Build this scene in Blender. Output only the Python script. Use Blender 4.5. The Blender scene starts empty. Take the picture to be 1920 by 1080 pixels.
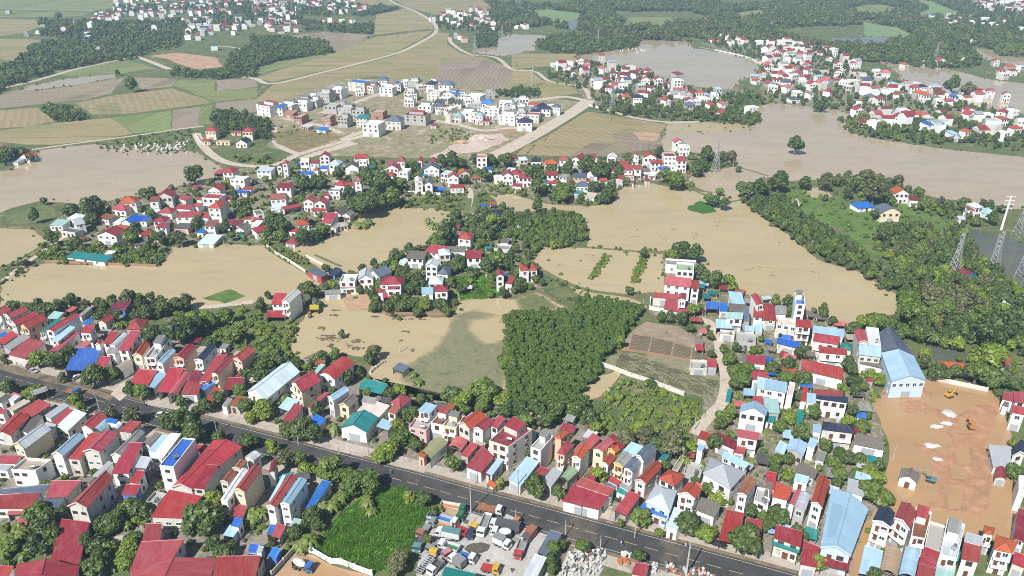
import bpy, math, random
import numpy as np
from mathutils import Vector, Matrix

# ------------------------------------------------------------------ camera, sky, sun, exposure
SC = bpy.context.scene
COL = SC.collection
CAM_H = 170.0
FPX = 1420.0                      # focal length in pixels of the 1920 px wide photograph
PITCH = math.radians(26.0)
cam_d = bpy.data.cameras.new('camera'); cam = bpy.data.objects.new('camera', cam_d); COL.objects.link(cam)
cam.location = (0, 0, CAM_H); cam.rotation_euler = (math.pi / 2 - PITCH, 0, 0)
cam_d.sensor_width = 36.0; cam_d.lens = FPX / 1920 * 36.0
cam_d.clip_start = 1.0; cam_d.clip_end = 20000.0
SC.camera = cam
SUN_AZ, SUN_EL = 33.0, 47.0       # the light travels away from the camera and towards the right
W = bpy.data.worlds.new('World'); SC.world = W; W.use_nodes = True
_sky = W.node_tree.nodes.new('ShaderNodeTexSky'); _sky.sky_type = 'NISHITA'; _sky.sun_disc = False
_sky.sun_elevation = math.radians(SUN_EL); _sky.sun_rotation = math.radians(SUN_AZ + 180)
_sky.air_density = 1.0; _sky.dust_density = 1.2
_bg = W.node_tree.nodes['Background']; _bg.inputs[1].default_value = 0.058
W.node_tree.links.new(_sky.outputs[0], _bg.inputs[0])
sun_d = bpy.data.lights.new('sun', 'SUN'); sun_d.energy = 5.0; sun_d.angle = math.radians(0.53); sun_d.color = (1.0, 0.985, 0.955)
sun = bpy.data.objects.new('sun', sun_d); COL.objects.link(sun)
_a, _e = math.radians(SUN_AZ), math.radians(SUN_EL)
sun.rotation_euler = Vector((math.sin(_a) * math.cos(_e), math.cos(_a) * math.cos(_e), -math.sin(_e))).to_track_quat('-Z', 'Y').to_euler()
SC.view_settings.view_transform = 'Standard'; SC.view_settings.look = 'None'
SC.view_settings.exposure = 0.46; SC.view_settings.gamma = 1.0
SC.render.engine = 'CYCLES'
SC.cycles.use_denoising = False
SC.cycles.max_bounces = 6; SC.cycles.diffuse_bounces = 2; SC.cycles.glossy_bounces = 2
SC.cycles.transmission_bounces = 2; SC.cycles.transparent_max_bounces = 4; SC.cycles.volume_bounces = 0
SC.cycles.caustics_reflective = False; SC.cycles.caustics_refractive = False
SC.cycles.sample_clamp_indirect = 4.0
SC.cycles.filter_width = 1.0

# ------------------------------------------------------------------ small helpers
RNG = random.Random(7)
_cp, _sp = math.cos(PITCH), math.sin(PITCH)
def gp(x, y, z=0.0):
    """photograph pixel -> world point at height z on the ray"""
    u, v = x - 960.0, y - 540.0
    d = (u, FPX * _cp - v * _sp, -FPX * _sp - v * _cp)
    t = (z - CAM_H) / d[2]
    return np.array((d[0] * t, d[1] * t))
def tile(c, r, x, y): return (480 * c + x / 4.0, 270 * r + y / 4.0)
def px_per_m(p): return FPX / math.hypot(p[1] * _cp + CAM_H * _sp, 1e-6)

def tag(o, label=None, cat=None, group=None, kind=None):
    if label: o['label'] = label
    if cat: o['category'] = cat
    if group: o['group'] = group
    if kind: o['kind'] = kind
    return o
def link(o, parent=None):
    COL.objects.link(o)
    if parent is not None: o.parent = parent
    return o
def empty(name, loc, rz=0.0):
    o = bpy.data.objects.new(name, None); o.location = loc; o.rotation_euler = (0, 0, rz); o.empty_display_size = 0.5
    return link(o)
def inst(name, me, parent=None, loc=(0, 0, 0), rz=0.0, sc=(1, 1, 1)):
    o = bpy.data.objects.new(name, me); o.location = loc; o.rotation_euler = (0, 0, rz); o.scale = sc
    return link(o, parent)
def copy_tree(o, parent=None):
    c = o.copy(); COL.objects.link(c); c.parent = parent
    for ch in list(o.children): copy_tree(ch, c)
    return c

class MB:
    """collects faces with material slots and uvs into one mesh"""
    def __init__(s): s.v = []; s.f = []; s.m = []; s.uv = []
    def face(s, pts, mat=0, uv=None):
        n = len(s.v); s.v.extend([tuple(p) for p in pts]); s.f.append(tuple(range(n, n + len(pts)))); s.m.append(mat)
        s.uv.append(uv if uv is not None else [(0, 0)] * len(pts))
    def prism(s, poly, z0, z1, mat=0, top=True, bottom=False, topmat=None):
        n = len(poly)
        for i in range(n):
            a, b = poly[i], poly[(i + 1) % n]
            L = math.hypot(b[0] - a[0], b[1] - a[1])
            s.face([(a[0], a[1], z0), (b[0], b[1], z0), (b[0], b[1], z1), (a[0], a[1], z1)], mat, [(0, z0), (L, z0), (L, z1), (0, z1)])
        if top: s.face([(p[0], p[1], z1) for p in poly], mat if topmat is None else topmat, [(p[0], p[1]) for p in poly])
        if bottom: s.face([(p[0], p[1], z0) for p in reversed(poly)], mat)
    def box(s, x0, x1, y0, y1, z0, z1, mat=0):
        s.prism([(x0, y0), (x1, y0), (x1, y1), (x0, y1)], z0, z1, mat, True, True)
    def slab(s, q, t, mat=0, uv=None):
        """quad or triangle q (3D, ccw from above) with thickness t downwards"""
        s.face(q, mat, uv); lo = [(p[0], p[1], p[2] - t) for p in q]; s.face(lo[::-1], mat)
        for i in range(len(q)):
            j = (i + 1) % len(q); s.face([lo[i], lo[j], q[j], q[i]], mat)
    def tube(s, p0, p1, r0, r1=None, n=6, mat=0, caps=True):
        r1 = r0 if r1 is None else r1
        p0, p1 = Vector(p0), Vector(p1); d = (p1 - p0)
        if d.length < 1e-6: return
        q = d.to_track_quat('Z', 'Y'); a = []; b = []
        for i in range(n):
            t = 2 * math.pi * i / n; o = q @ Vector((math.cos(t), math.sin(t), 0)); a.append(p0 + o * r0); b.append(p1 + o * r1)
        for i in range(n):
            j = (i + 1) % n; s.face([a[i], a[j], b[j], b[i]], mat)
        if caps: s.face(b, mat); s.face(a[::-1], mat)
    def mesh(s, name, mats, smooth=False, merge=False):
        me = bpy.data.meshes.new(name); me.from_pydata(s.v, [], s.f)
        for m in mats: me.materials.append(m)
        if len(mats) > 1: me.polygons.foreach_set('material_index', s.m)
        uvl = me.uv_layers.new(name='UVMap'); flat = [c for f in s.uv for p in f for c in p]
        uvl.data.foreach_set('uv', flat)
        if smooth: me.polygons.foreach_set('use_smooth', [True] * len(s.f))
        me.update(); return me
    def build(s, name, mats, parent=None, **k): return link(bpy.data.objects.new(name, s.mesh(name, mats, **k)), parent)

# ------------------------------------------------------------------ materials (all node based)
def _mat(name):
    m = bpy.data.materials.new(name); m.use_nodes = True; nt = m.node_tree
    return m, nt, nt.nodes['Principled BSDF']
def nd(nt, t, **k):
    n = nt.nodes.new(t)
    for a, b in k.items():
        if a.startswith('i'):
            n.inputs[int(a[1:])].default_value = b
        else: setattr(n, a, b)
    return n
def mixc(nt, fac, a, b, mode='MIX'):
    n = nt.nodes.new('ShaderNodeMix'); n.data_type = 'RGBA'; n.blend_type = mode
    for sock, v in ((n.inputs[0], fac), (n.inputs[6], a), (n.inputs[7], b)):
        if hasattr(v, 'is_linked') or isinstance(v, bpy.types.NodeSocket): nt.links.new(v, sock)
        elif isinstance(v, (int, float)): sock.default_value = v
        else: sock.default_value = (v[0], v[1], v[2], 1)
    return n.outputs[2]
def noise(nt, scale, detail=3.0, rough=0.55, vec=None):
    n = nt.nodes.new('ShaderNodeTexNoise'); n.inputs['Scale'].default_value = scale; n.inputs['Detail'].default_value = detail; n.inputs['Roughness'].default_value = rough
    if vec is not None: nt.links.new(vec, n.inputs['Vector'])
    return n.outputs['Fac']
def ramp(nt, fac, p0, p1, c0=0.0, c1=1.0):
    n = nt.nodes.new('ShaderNodeMapRange'); nt.links.new(fac, n.inputs[0])
    n.inputs[1].default_value = p0; n.inputs[2].default_value = p1; n.inputs[3].default_value = c0; n.inputs[4].default_value = c1
    return n.outputs[0]
def mth(nt, op, a, b=None, c=None):
    n = nt.nodes.new('ShaderNodeMath'); n.operation = op
    for i, v in enumerate((a, b, c)):
        if v is None: continue
        if isinstance(v, bpy.types.NodeSocket): nt.links.new(v, n.inputs[i])
        else: n.inputs[i].default_value = v
    return n.outputs[0]
def pos(nt): return nt.nodes.new('ShaderNodeNewGeometry').outputs['Position']
def scaled(nt, vec, s, rot=0.0):
    n = nt.nodes.new('ShaderNodeMapping'); nt.links.new(vec, n.inputs[0]); n.inputs['Scale'].default_value = s; n.inputs['Rotation'].default_value = (0, 0, rot)
    return n.outputs[0]
def bump(nt, h, bsdf, strength=0.4, dist=0.1):
    n = nt.nodes.new('ShaderNodeBump'); n.inputs['Strength'].default_value = strength; n.inputs['Distance'].default_value = dist
    nt.links.new(h, n.inputs['Height']); nt.links.new(n.outputs[0], bsdf.inputs['Normal'])
def dk(c, k): return tuple(x * k for x in c)

def m_plain(name, c, rough=0.6, metal=0.0, var=0.12):
    m, nt, b = _mat(name); p = pos(nt)
    out = mixc(nt, noise(nt, 1.3, 3, 0.6, p), dk(c, 1 - var), dk(c, 1 + var)); nt.links.new(out, b.inputs['Base Color'])
    b.inputs['Roughness'].default_value = rough; b.inputs['Metallic'].default_value = metal
    return m
def m_wall(name, c, stain=0.35, dirt=(0.16, 0.15, 0.13)):
    m, nt, b = _mat(name); p = pos(nt)
    rnd = nt.nodes.new('ShaderNodeObjectInfo').outputs['Random']
    st = noise(nt, 1.0, 4, 0.65, scaled(nt, p, (1.1, 1.1, 0.22)))
    big = noise(nt, 0.12, 2, 0.5, p)
    f = mth(nt, 'MULTIPLY', ramp(nt, st, 0.5, 0.78), ramp(nt, big, 0.35, 0.7, 0.25, 1.0))
    f = mth(nt, 'MULTIPLY', f, ramp(nt, rnd, 0.0, 1.0, 0.35 * stain, 1.6 * stain))
    out = mixc(nt, f, c, dirt)
    out = mixc(nt, ramp(nt, noise(nt, 6.0, 2, 0.6, p), 0.3, 0.7, 0.0, 0.12), out, dk(c, 0.7))
    nt.links.new(out, b.inputs['Base Color']); b.inputs['Roughness'].default_value = 0.85
    return m
def m_sheet(name, c, wear=(0.42, 0.36, 0.32), wk=0.25, rough=0.42, seam=1.05):
    """painted corrugated metal: seams down the slope, streaks, fading"""
    m, nt, b = _mat(name); uv = nt.nodes.new('ShaderNodeUVMap').outputs[0]; p = pos(nt)
    rnd = nt.nodes.new('ShaderNodeObjectInfo').outputs['Random']
    sx = nt.nodes.new('ShaderNodeSeparateXYZ'); nt.links.new(uv, sx.inputs[0])
    fr = mth(nt, 'FRACT', mth(nt, 'MULTIPLY', sx.outputs[0], 1.0 / seam))
    line = mth(nt, 'LESS_THAN', fr, 0.10)
    sheetid = mth(nt, 'FLOOR', mth(nt, 'MULTIPLY', sx.outputs[0], 1.0 / (seam * 1.0)))
    wn = nt.nodes.new('ShaderNodeTexWhiteNoise'); wn.noise_dimensions = '2D'
    cx = nt.nodes.new('ShaderNodeCombineXYZ'); nt.links.new(sheetid, cx.inputs[0])
    nt.links.new(mth(nt, 'FLOOR', mth(nt, 'MULTIPLY', sx.outputs[1], 0.19)), cx.inputs[1]); nt.links.new(cx.outputs[0], wn.inputs['Vector'])
    streak = noise(nt, 1.0, 4, 0.6, scaled(nt, uv, (1.6, 0.16, 1)))
    hsv = nt.nodes.new('ShaderNodeHueSaturation'); hsv.inputs['Color'].default_value = (*c, 1)
    nt.links.new(ramp(nt, rnd, 0, 1, 0.68, 1.2), hsv.inputs['Value']); nt.links.new(ramp(nt, mth(nt, 'FRACT', mth(nt, 'MULTIPLY', rnd, 7.3)), 0, 1, 1.06, 0.92), hsv.inputs['Saturation']); nt.links.new(ramp(nt, mth(nt, 'FRACT', mth(nt, 'MULTIPLY', rnd, 13.7)), 0, 1, 0.488, 0.512), hsv.inputs['Hue'])
    out = mixc(nt, ramp(nt, wn.outputs['Value'], 0.2, 1, 0.0, 0.42), hsv.outputs[0], dk(c, 0.66))
    out = mixc(nt, ramp(nt, streak, 0.42, 0.8, 0.0, wk), out, wear)
    out = mixc(nt, ramp(nt, noise(nt, 0.22, 3, 0.6, p), 0.52, 0.75, 0.0, wk * 0.9), out, wear)
    out = mixc(nt, mth(nt, 'MULTIPLY', line, 0.3), out, dk(c, 0.45))
    nt.links.new(out, b.inputs['Base Color']); b.inputs['Roughness'].default_value = rough
    b.inputs['Specular IOR Level'].default_value = 0.35
    bump(nt, mth(nt, 'SINE', mth(nt, 'MULTIPLY', sx.outputs[0], 2 * math.pi / 0.35)), b, 0.25, 0.03)
    return m
def m_tiles(name, c, c2):
    """clay tiles laid in courses"""
    m, nt, b = _mat(name); uv = nt.nodes.new('ShaderNodeUVMap').outputs[0]; p = pos(nt)
    br = nt.nodes.new('ShaderNodeTexBrick'); nt.links.new(uv, br.inputs['Vector']); br.inputs['Scale'].default_value = 1.0
    br.inputs['Brick Width'].default_value = 0.34; br.inputs['Row Height'].default_value = 0.38; br.inputs['Mortar Size'].default_value = 0.025
    br.inputs['Color1'].default_value = (*c, 1); br.inputs['Color2'].default_value = (*c2, 1); br.inputs['Mortar'].default_value = (*dk(c, 0.4), 1)
    out = mixc(nt, ramp(nt, noise(nt, 0.5, 4, 0.65, p), 0.45, 0.8, 0, 0.45), br.outputs['Color'], dk(c, 0.42))
    rnd = nt.nodes.new('ShaderNodeObjectInfo').outputs['Random']
    hsv = nt.nodes.new('ShaderNodeHueSaturation'); nt.links.new(out, hsv.inputs['Color']); nt.links.new(ramp(nt, rnd, 0, 1, 0.85, 1.2), hsv.inputs['Value'])
    nt.links.new(hsv.outputs[0], b.inputs['Base Color']); b.inputs['Roughness'].default_value = 0.75
    bump(nt, br.outputs['Fac'], b, 0.4, -0.05)
    return m
def m_mottle(name, cols, s1=0.08, s2=0.9, rough=0.95, bumpk=0.5, hi=0.5):
    """ground cover: large patches of several colours, fine speckle"""
    m, nt, b = _mat(name); p = pos(nt)
    a = noise(nt, s1, 5, 0.62, p); c = noise(nt, s1 * 4.3, 4, 0.6, scaled(nt, p, (1, 1, 1), 0.7)); fn = noise(nt, s2, 4, 0.7, p)
    out = mixc(nt, ramp(nt, a, 0.38, 0.62), cols[0], cols[1])
    out = mixc(nt, ramp(nt, c, 0.48, 0.66), out, cols[2])
    if len(cols) > 3: out = mixc(nt, ramp(nt, noise(nt, s1 * 1.9, 5, 0.65, scaled(nt, p, (1, 1, 1), 1.9)), 0.56, 0.66), out, cols[3])
    out = mixc(nt, ramp(nt, fn, 0.3, 0.75, 0.0, hi), out, dk(cols[0], 0.45))
    nt.links.new(out, b.inputs['Base Color']); b.inputs['Roughness'].default_value = rough; b.inputs['Specular IOR Level'].default_value = 0.2
    bump(nt, fn, b, bumpk, 0.4)
    return m
def m_field(name, c1, c2, rot, period=2.2, rows=0.6, plot=26.0):
    """ploughed or planted ground: rows, plots of differing tint"""
    m, nt, b = _mat(name); p = pos(nt); q = scaled(nt, p, (1, 1, 1), rot)
    sx = nt.nodes.new('ShaderNodeSeparateXYZ'); nt.links.new(q, sx.inputs[0])
    wob = mth(nt, 'MULTIPLY', noise(nt, 0.03, 4, 0.6, p), 9.0)
    s = mth(nt, 'SINE', mth(nt, 'MULTIPLY', mth(nt, 'ADD', sx.outputs[0], wob), 2 * math.pi / period))
    cx = nt.nodes.new('ShaderNodeCombineXYZ'); nt.links.new(mth(nt, 'FLOOR', mth(nt, 'MULTIPLY', sx.outputs[0], 1 / plot)), cx.inputs[0])
    nt.links.new(mth(nt, 'FLOOR', mth(nt, 'MULTIPLY', sx.outputs[1], 1 / (plot * 3.4))), cx.inputs[1])
    wn = nt.nodes.new('ShaderNodeTexWhiteNoise'); wn.noise_dimensions = '2D'; nt.links.new(cx.outputs[0], wn.inputs['Vector'])
    fn = noise(nt, 0.35, 5, 0.7, p); big = noise(nt, 0.02, 4, 0.6, p)
    f = mth(nt, 'ADD', mth(nt, 'MULTIPLY', wn.outputs['Value'], 0.75), mth(nt, 'MULTIPLY', ramp(nt, big, 0.3, 0.7), 0.4))
    out = mixc(nt, f, c1, c2)
    out = mixc(nt, ramp(nt, wn.outputs['Value'], 0.72, 0.8, 0.0, 0.35), out, (c2[0] * 0.75, c2[1] * 0.98, c2[2] * 0.75))
    out = mixc(nt, ramp(nt, wn.outputs['Value'], 0.25, 0.15, 0.0, 0.5), out, dk(c1, 0.72))
    out = mixc(nt, ramp(nt, s, 0.0, 0.6, 0.0, rows * 0.6), out, dk(c1, 0.6))
    out = mixc(nt, ramp(nt, noise(nt, 0.012, 5, 0.65, scaled(nt, p, (1, 1.6, 1), rot)), 0.45, 0.7, 0.0, 0.5), out, (0.20, 0.19, 0.095))
    out = mixc(nt, ramp(nt, fn, 0.45, 0.8, 0.0, 0.55), out, dk(c2, 0.6))
    nt.links.new(out, b.inputs['Base Color']); b.inputs['Roughness'].default_value = 0.95; b.inputs['Specular IOR Level'].default_value = 0.15
    bump(nt, s, b, 0.3, 0.25)
    return m
def m_water(name, c, c2, rough=0.10, wave=0.04):
    m, nt, b = _mat(name); p = pos(nt)
    f = noise(nt, 0.011, 5, 0.6, scaled(nt, p, (1, 1.7, 1), 0.4)); g = noise(nt, 0.06, 4, 0.6, scaled(nt, p, (0.5, 1.6, 1), -0.3))
    out = mixc(nt, ramp(nt, f, 0.36, 0.66), c, c2)
    out = mixc(nt, ramp(nt, g, 0.5, 0.75, 0.0, 0.6), out, dk(c, 0.86))
    out = mixc(nt, ramp(nt, noise(nt, 0.03, 5, 0.6, scaled(nt, p, (1, 2.4, 1), 0.2)), 0.52, 0.66, 0.0, 0.5), out, (c2[0] * 1.06, c2[1] * 1.0, c2[2] * 0.86))
    nt.links.new(out, b.inputs['Base Color']); b.inputs['IOR'].default_value = 1.33
    rr = ramp(nt, noise(nt, 0.02, 3, 0.5, scaled(nt, p, (1, 2.5, 1), 0.5)), 0.35, 0.65, rough * 0.6, rough * 1.8); nt.links.new(rr, b.inputs['Roughness'])
    bump(nt, noise(nt, 0.9, 3, 0.6, scaled(nt, p, (0.7, 1.4, 1), 0.6)), b, wave, 0.3)
    return m
def m_leaf(name, c, c2, trans=0.16):
    m, nt, b = _mat(name); nt.nodes.remove(b); p = pos(nt)
    rnd = nt.nodes.new('ShaderNodeObjectInfo').outputs['Random']
    tc = nt.nodes.new('ShaderNodeTexCoord').outputs['Object']
    n1 = noise(nt, 2.4, 2, 0.5, tc)
    wn = nt.nodes.new('ShaderNodeNewGeometry').outputs['Random Per Island']
    f = mth(nt, 'ADD', mth(nt, 'MULTIPLY', rnd, 0.6), mth(nt, 'MULTIPLY', ramp(nt, n1, 0.3, 0.7), 0.25))
    f = mth(nt, 'SUBTRACT', mth(nt, 'ADD', f, mth(nt, 'MULTIPLY', wn, 0.6)), 0.15)
    col = mixc(nt, f, c, c2)
    d = nt.nodes.new('ShaderNodeBsdfDiffuse'); t = nt.nodes.new('ShaderNodeBsdfTranslucent'); g = nt.nodes.new('ShaderNodeBsdfGlossy')
    g.inputs['Roughness'].default_value = 0.45; g.inputs['Color'].default_value = (0.5, 0.5, 0.5, 1)
    nt.links.new(col, d.inputs[0]); nt.links.new(mixc(nt, 0.5, col, (0.25, 0.32, 0.04)), t.inputs[0])
    mx = nt.nodes.new('ShaderNodeMixShader'); mx.inputs[0].default_value = trans
    nt.links.new(d.outputs[0], mx.inputs[1]); nt.links.new(t.outputs[0], mx.inputs[2])
    mg = nt.nodes.new('ShaderNodeMixShader'); mg.inputs[0].default_value = 0.05
    nt.links.new(mx.outputs[0], mg.inputs[1]); nt.links.new(g.outputs[0], mg.inputs[2])
    nt.links.new(mg.outputs[0], nt.nodes['Material Output'].inputs[0])
    return m

# roofs
RC = {}
for k, nm, c, wr in (('R', 'red', (0.33, 0.042, 0.050), None), ('D', 'dark red', (0.21, 0.022, 0.034), None), ('P', 'pinkish red', (0.46, 0.11, 0.11), None),
                     ('B', 'light blue', (0.33, 0.50, 0.66), (0.5, 0.55, 0.55)), ('L', 'bright blue', (0.022, 0.13, 0.50), (0.12, 0.3, 0.55)), ('N', 'navy', (0.022, 0.030, 0.065), (0.12, 0.13, 0.16)),
                     ('S', 'slate grey', (0.105, 0.13, 0.18), (0.25, 0.27, 0.3)), ('G', 'grey', (0.26, 0.26, 0.25), (0.12, 0.11, 0.1)), ('Z', 'silver grey', (0.44, 0.47, 0.50), (0.3, 0.26, 0.22)),
                     ('W', 'white', (0.70, 0.72, 0.72), (0.4, 0.37, 0.33)), ('A', 'pale blue', (0.56, 0.67, 0.72), (0.55, 0.56, 0.54)), ('T', 'teal', (0.018, 0.20, 0.19), (0.14, 0.3, 0.28)),
                     ('Q', 'pale teal', (0.30, 0.47, 0.45), (0.4, 0.45, 0.42)), ('K', 'dark grey', (0.095, 0.09, 0.085), (0.2, 0.18, 0.15)), ('E', 'beige', (0.42, 0.36, 0.28), (0.2, 0.16, 0.12)),
                     ('M', 'maroon', (0.20, 0.03, 0.07), None), ('Y', 'yellow', (0.62, 0.50, 0.03), None), ('V', 'olive', (0.33, 0.34, 0.16), None), ('U', 'rusty brown', (0.28, 0.10, 0.055), (0.12, 0.05, 0.03)),
                     ('J', 'pale green', (0.30, 0.42, 0.25), (0.4, 0.42, 0.35)), ('k', 'pale pink', (0.55, 0.45, 0.41), (0.4, 0.3, 0.25)), ('u', 'rust streaked tan', (0.50, 0.37, 0.24), (0.30, 0.11, 0.05))):
    RC[k] = (nm, m_sheet(nm.replace(' ', '_') + '_sheet', c, wr or (0.40, 0.22, 0.20), 0.5 if k in 'Uu' else 0.2))
RC['O'] = ('orange tiled', m_tiles('orange_tiles', (0.50, 0.115, 0.035), (0.42, 0.085, 0.03)))
RC['X'] = ('orange-red tiled', m_tiles('orange_red_tiles', (0.44, 0.075, 0.035), (0.36, 0.055, 0.03)))
RC['H'] = ('weathered grey tiled', m_tiles('weathered_tiles', (0.20, 0.175, 0.15), (0.15, 0.13, 0.11)))
RC['U2'] = ('brown tiled', m_tiles('brown_tiles', (0.30, 0.10, 0.07), (0.24, 0.08, 0.05)))
RC['C'] = ('concrete', m_wall('roof_concrete', (0.36, 0.345, 0.32), 0.9, (0.12, 0.11, 0.1)))
RC['I'] = ('brick-red', m_wall('roof_brick', (0.34, 0.17, 0.12), 0.6))
# walls
WC = {}
for k, nm, c, st in (('w', 'white', (0.80, 0.79, 0.76), 0.22), ('c', 'cream', (0.74, 0.64, 0.44), 0.3), ('p', 'peach', (0.72, 0.46, 0.32), 0.3), ('g', 'grey concrete', (0.42, 0.41, 0.38), 0.7),
                     ('y', 'yellow', (0.72, 0.52, 0.20), 0.3), ('b', 'blue', (0.10, 0.19, 0.50), 0.2), ('a', 'pale blue', (0.50, 0.64, 0.76), 0.2), ('k', 'pink', (0.68, 0.42, 0.38), 0.35),
                     ('s', 'stained white', (0.62, 0.59, 0.53), 1.0), ('i', 'brick', (0.36, 0.17, 0.11), 0.5), ('r', 'red', (0.42, 0.06, 0.06), 0.3), ('t', 'pale green', (0.50, 0.62, 0.52), 0.3), ('d', 'soot-dark', (0.10, 0.10, 0.10), 0.5)):
    WC[k] = (nm, m_wall(nm.replace(' ', '_') + '_plaster', c, st))
M = {}
M['glass'] = m_plain('window_glass', (0.035, 0.045, 0.055), 0.12)
M['frame_w'] = m_plain('window_frame_white', (0.7, 0.7, 0.68), 0.5)
M['frame_b'] = m_plain('window_frame_brown', (0.14, 0.06, 0.03), 0.5)
M['door'] = m_plain('door_wood', (0.10, 0.05, 0.03), 0.5)
M['roller'] = m_plain('roller_door', (0.36, 0.38, 0.40), 0.45)
M['white'] = m_plain('white_paint', (0.78, 0.77, 0.74), 0.6)
M['steel'] = m_plain('steel', (0.55, 0.56, 0.57), 0.3, 0.85)
M['dsteel'] = m_plain('dark_steel', (0.05, 0.05, 0.055), 0.5, 0.3)
M['tyre'] = m_plain('tyre_rubber', (0.022, 0.022, 0.022), 0.9)
M['rim'] = m_plain('wheel_rim', (0.30, 0.30, 0.29), 0.5, 0.5)
M['conc'] = m_wall('pole_concrete', (0.45, 0.43, 0.40), 0.3)
M['galv'] = m_plain('galvanised_steel', (0.42, 0.43, 0.44), 0.5, 0.3)
M['blackframe'] = m_plain('black_rubber', (0.02, 0.02, 0.02), 0.7)
M['bark'] = m_plain('bark', (0.14, 0.10, 0.07), 0.9, 0, 0.3)
M['orange_paint'] = m_plain('orange_paint', (0.55, 0.20, 0.03), 0.45)
M['brickwall'] = m_wall('garden_brick', (0.33, 0.18, 0.12), 0.8)
M['stain'] = WC['s'][1]
LEAF = {'d': m_leaf('leaf_dark', (0.044, 0.080, 0.025), (0.118, 0.162, 0.042)), 'm': m_leaf('leaf_mid', (0.070, 0.124, 0.025), (0.160, 0.215, 0.044)),
        'b': m_leaf('leaf_bright', (0.115, 0.180, 0.022), (0.225, 0.285, 0.042)), 'o': m_leaf('leaf_olive', (0.090, 0.100, 0.042), (0.165, 0.168, 0.070)),
        'n': m_leaf('leaf_banana', (0.130, 0.190, 0.034), (0.240, 0.305, 0.075), 0.35), 'p': m_leaf('leaf_palm', (0.062, 0.10, 0.030), (0.125, 0.165, 0.045)),
        'a': m_leaf('leaf_acacia', (0.050, 0.104, 0.018), (0.120, 0.185, 0.032), 0.12), 'g': m_leaf('grass_blades', (0.095, 0.245, 0.026), (0.20, 0.38, 0.05), 0.4)}

# ------------------------------------------------------------------ the setting: ground, fields, water, roads
def pts(s): return [tuple(float(v) for v in t.split(',')) for t in s.split()]
def tpts(c, r, s): return [tile(c, r, *p) for p in pts(s)]
def wpoly(pl, z=0.0): return [gp(x, y, z) for x, y in pl]
def rough_edge(poly, seg=5.0, amp=0.9, seed=1, grow=0.0):
    """walk a polygon with short segments and an uneven edge"""
    sg = 1.0 if sum(poly[i][0] * poly[(i + 1) % len(poly)][1] - poly[(i + 1) % len(poly)][0] * poly[i][1] for i in range(len(poly))) > 0 else -1.0
    rg = random.Random(seed); out = []; ph = [rg.uniform(0, 6.28) for _ in range(4)]; s = 0.0
    for i in range(len(poly)):
        a, b = poly[i], poly[(i + 1) % len(poly)]; L = float(np.hypot(*(b - a))); n = max(1, int(L / seg))
        nx, ny = (b[1] - a[1]) / max(L, 1e-6), -(b[0] - a[0]) / max(L, 1e-6)
        for k in range(n):
            t = k / n; d = s + t * L
            o = amp * (math.sin(d * 0.11 + ph[0]) * 0.8 + math.sin(d * 0.37 + ph[1]) * 0.6 + math.sin(d * 0.9 + ph[2]) * 0.35 + rg.uniform(-.35, .35)) * min(1, 4 * t + 0.2, 4 * (1 - t) + 0.2) + sg * grow
            out.append((a[0] + (b[0] - a[0]) * t + nx * o, a[1] + (b[1] - a[1]) * t + ny * o))
        s += L
    return out
def sheet(name, poly, z, mat, kind='structure', label=None):
    me = bpy.data.meshes.new(name); me.from_pydata([(p[0], p[1], z) for p in poly], [], [tuple(range(len(poly)))])
    if me.polygons[0].normal.z < 0: me.flip_normals()
    me.materials.append(mat); o = link(bpy.data.objects.new(name, me)); o['kind'] = kind
    if label: o['label'] = label
    return o
def ribbon(line, w, z, uv=False):
    """strip of width w along a world polyline -> MB (one strip, mitred)"""
    mb = MB(); L = []; R = []; ds = [0.0]
    for i, p in enumerate(line):
        a = line[max(i - 1, 0)]; b = line[min(i + 1, len(line) - 1)]; d = np.array(b) - np.array(a); d = d / max(np.hypot(*d), 1e-9)
        n = np.array((-d[1], d[0])); L.append(np.array(p) + n * w / 2); R.append(np.array(p) - n * w / 2)
        if i: ds.append(ds[-1] + float(np.hypot(*(np.array(p) - np.array(line[i - 1])))))
    for i in range(len(line) - 1):
        mb.face([(*R[i], z), (*R[i + 1], z), (*L[i + 1], z), (*L[i], z)], 0, [(ds[i], 0), (ds[i + 1], 0), (ds[i + 1], w), (ds[i], w)])
    return mb
def smooth_line(line, n=8):
    P = [np.array(p, float) for p in line]; out = []
    for i in range(len(P) - 1):
        p0, p1, p2, p3 = P[max(i - 1, 0)], P[i], P[i + 1], P[min(i + 2, len(P) - 1)]
        for k in range(n):
            t = k / n
            out.append(0.5 * ((2 * p1) + (-p0 + p2) * t + (2 * p0 - 5 * p1 + 4 * p2 - p3) * t * t + (-p0 + 3 * p1 - 3 * p2 + p3) * t ** 3))
    out.append(P[-1]); return out
def offset_line(line, o):
    out = []
    for i, p in enumerate(line):
        a = line[max(i - 1, 0)]; b = line[min(i + 1, len(line) - 1)]; d = b - a; d = d / max(np.hypot(*d), 1e-9)
        out.append(p + np.array((-d[1], d[0])) * o)
    return out

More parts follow.
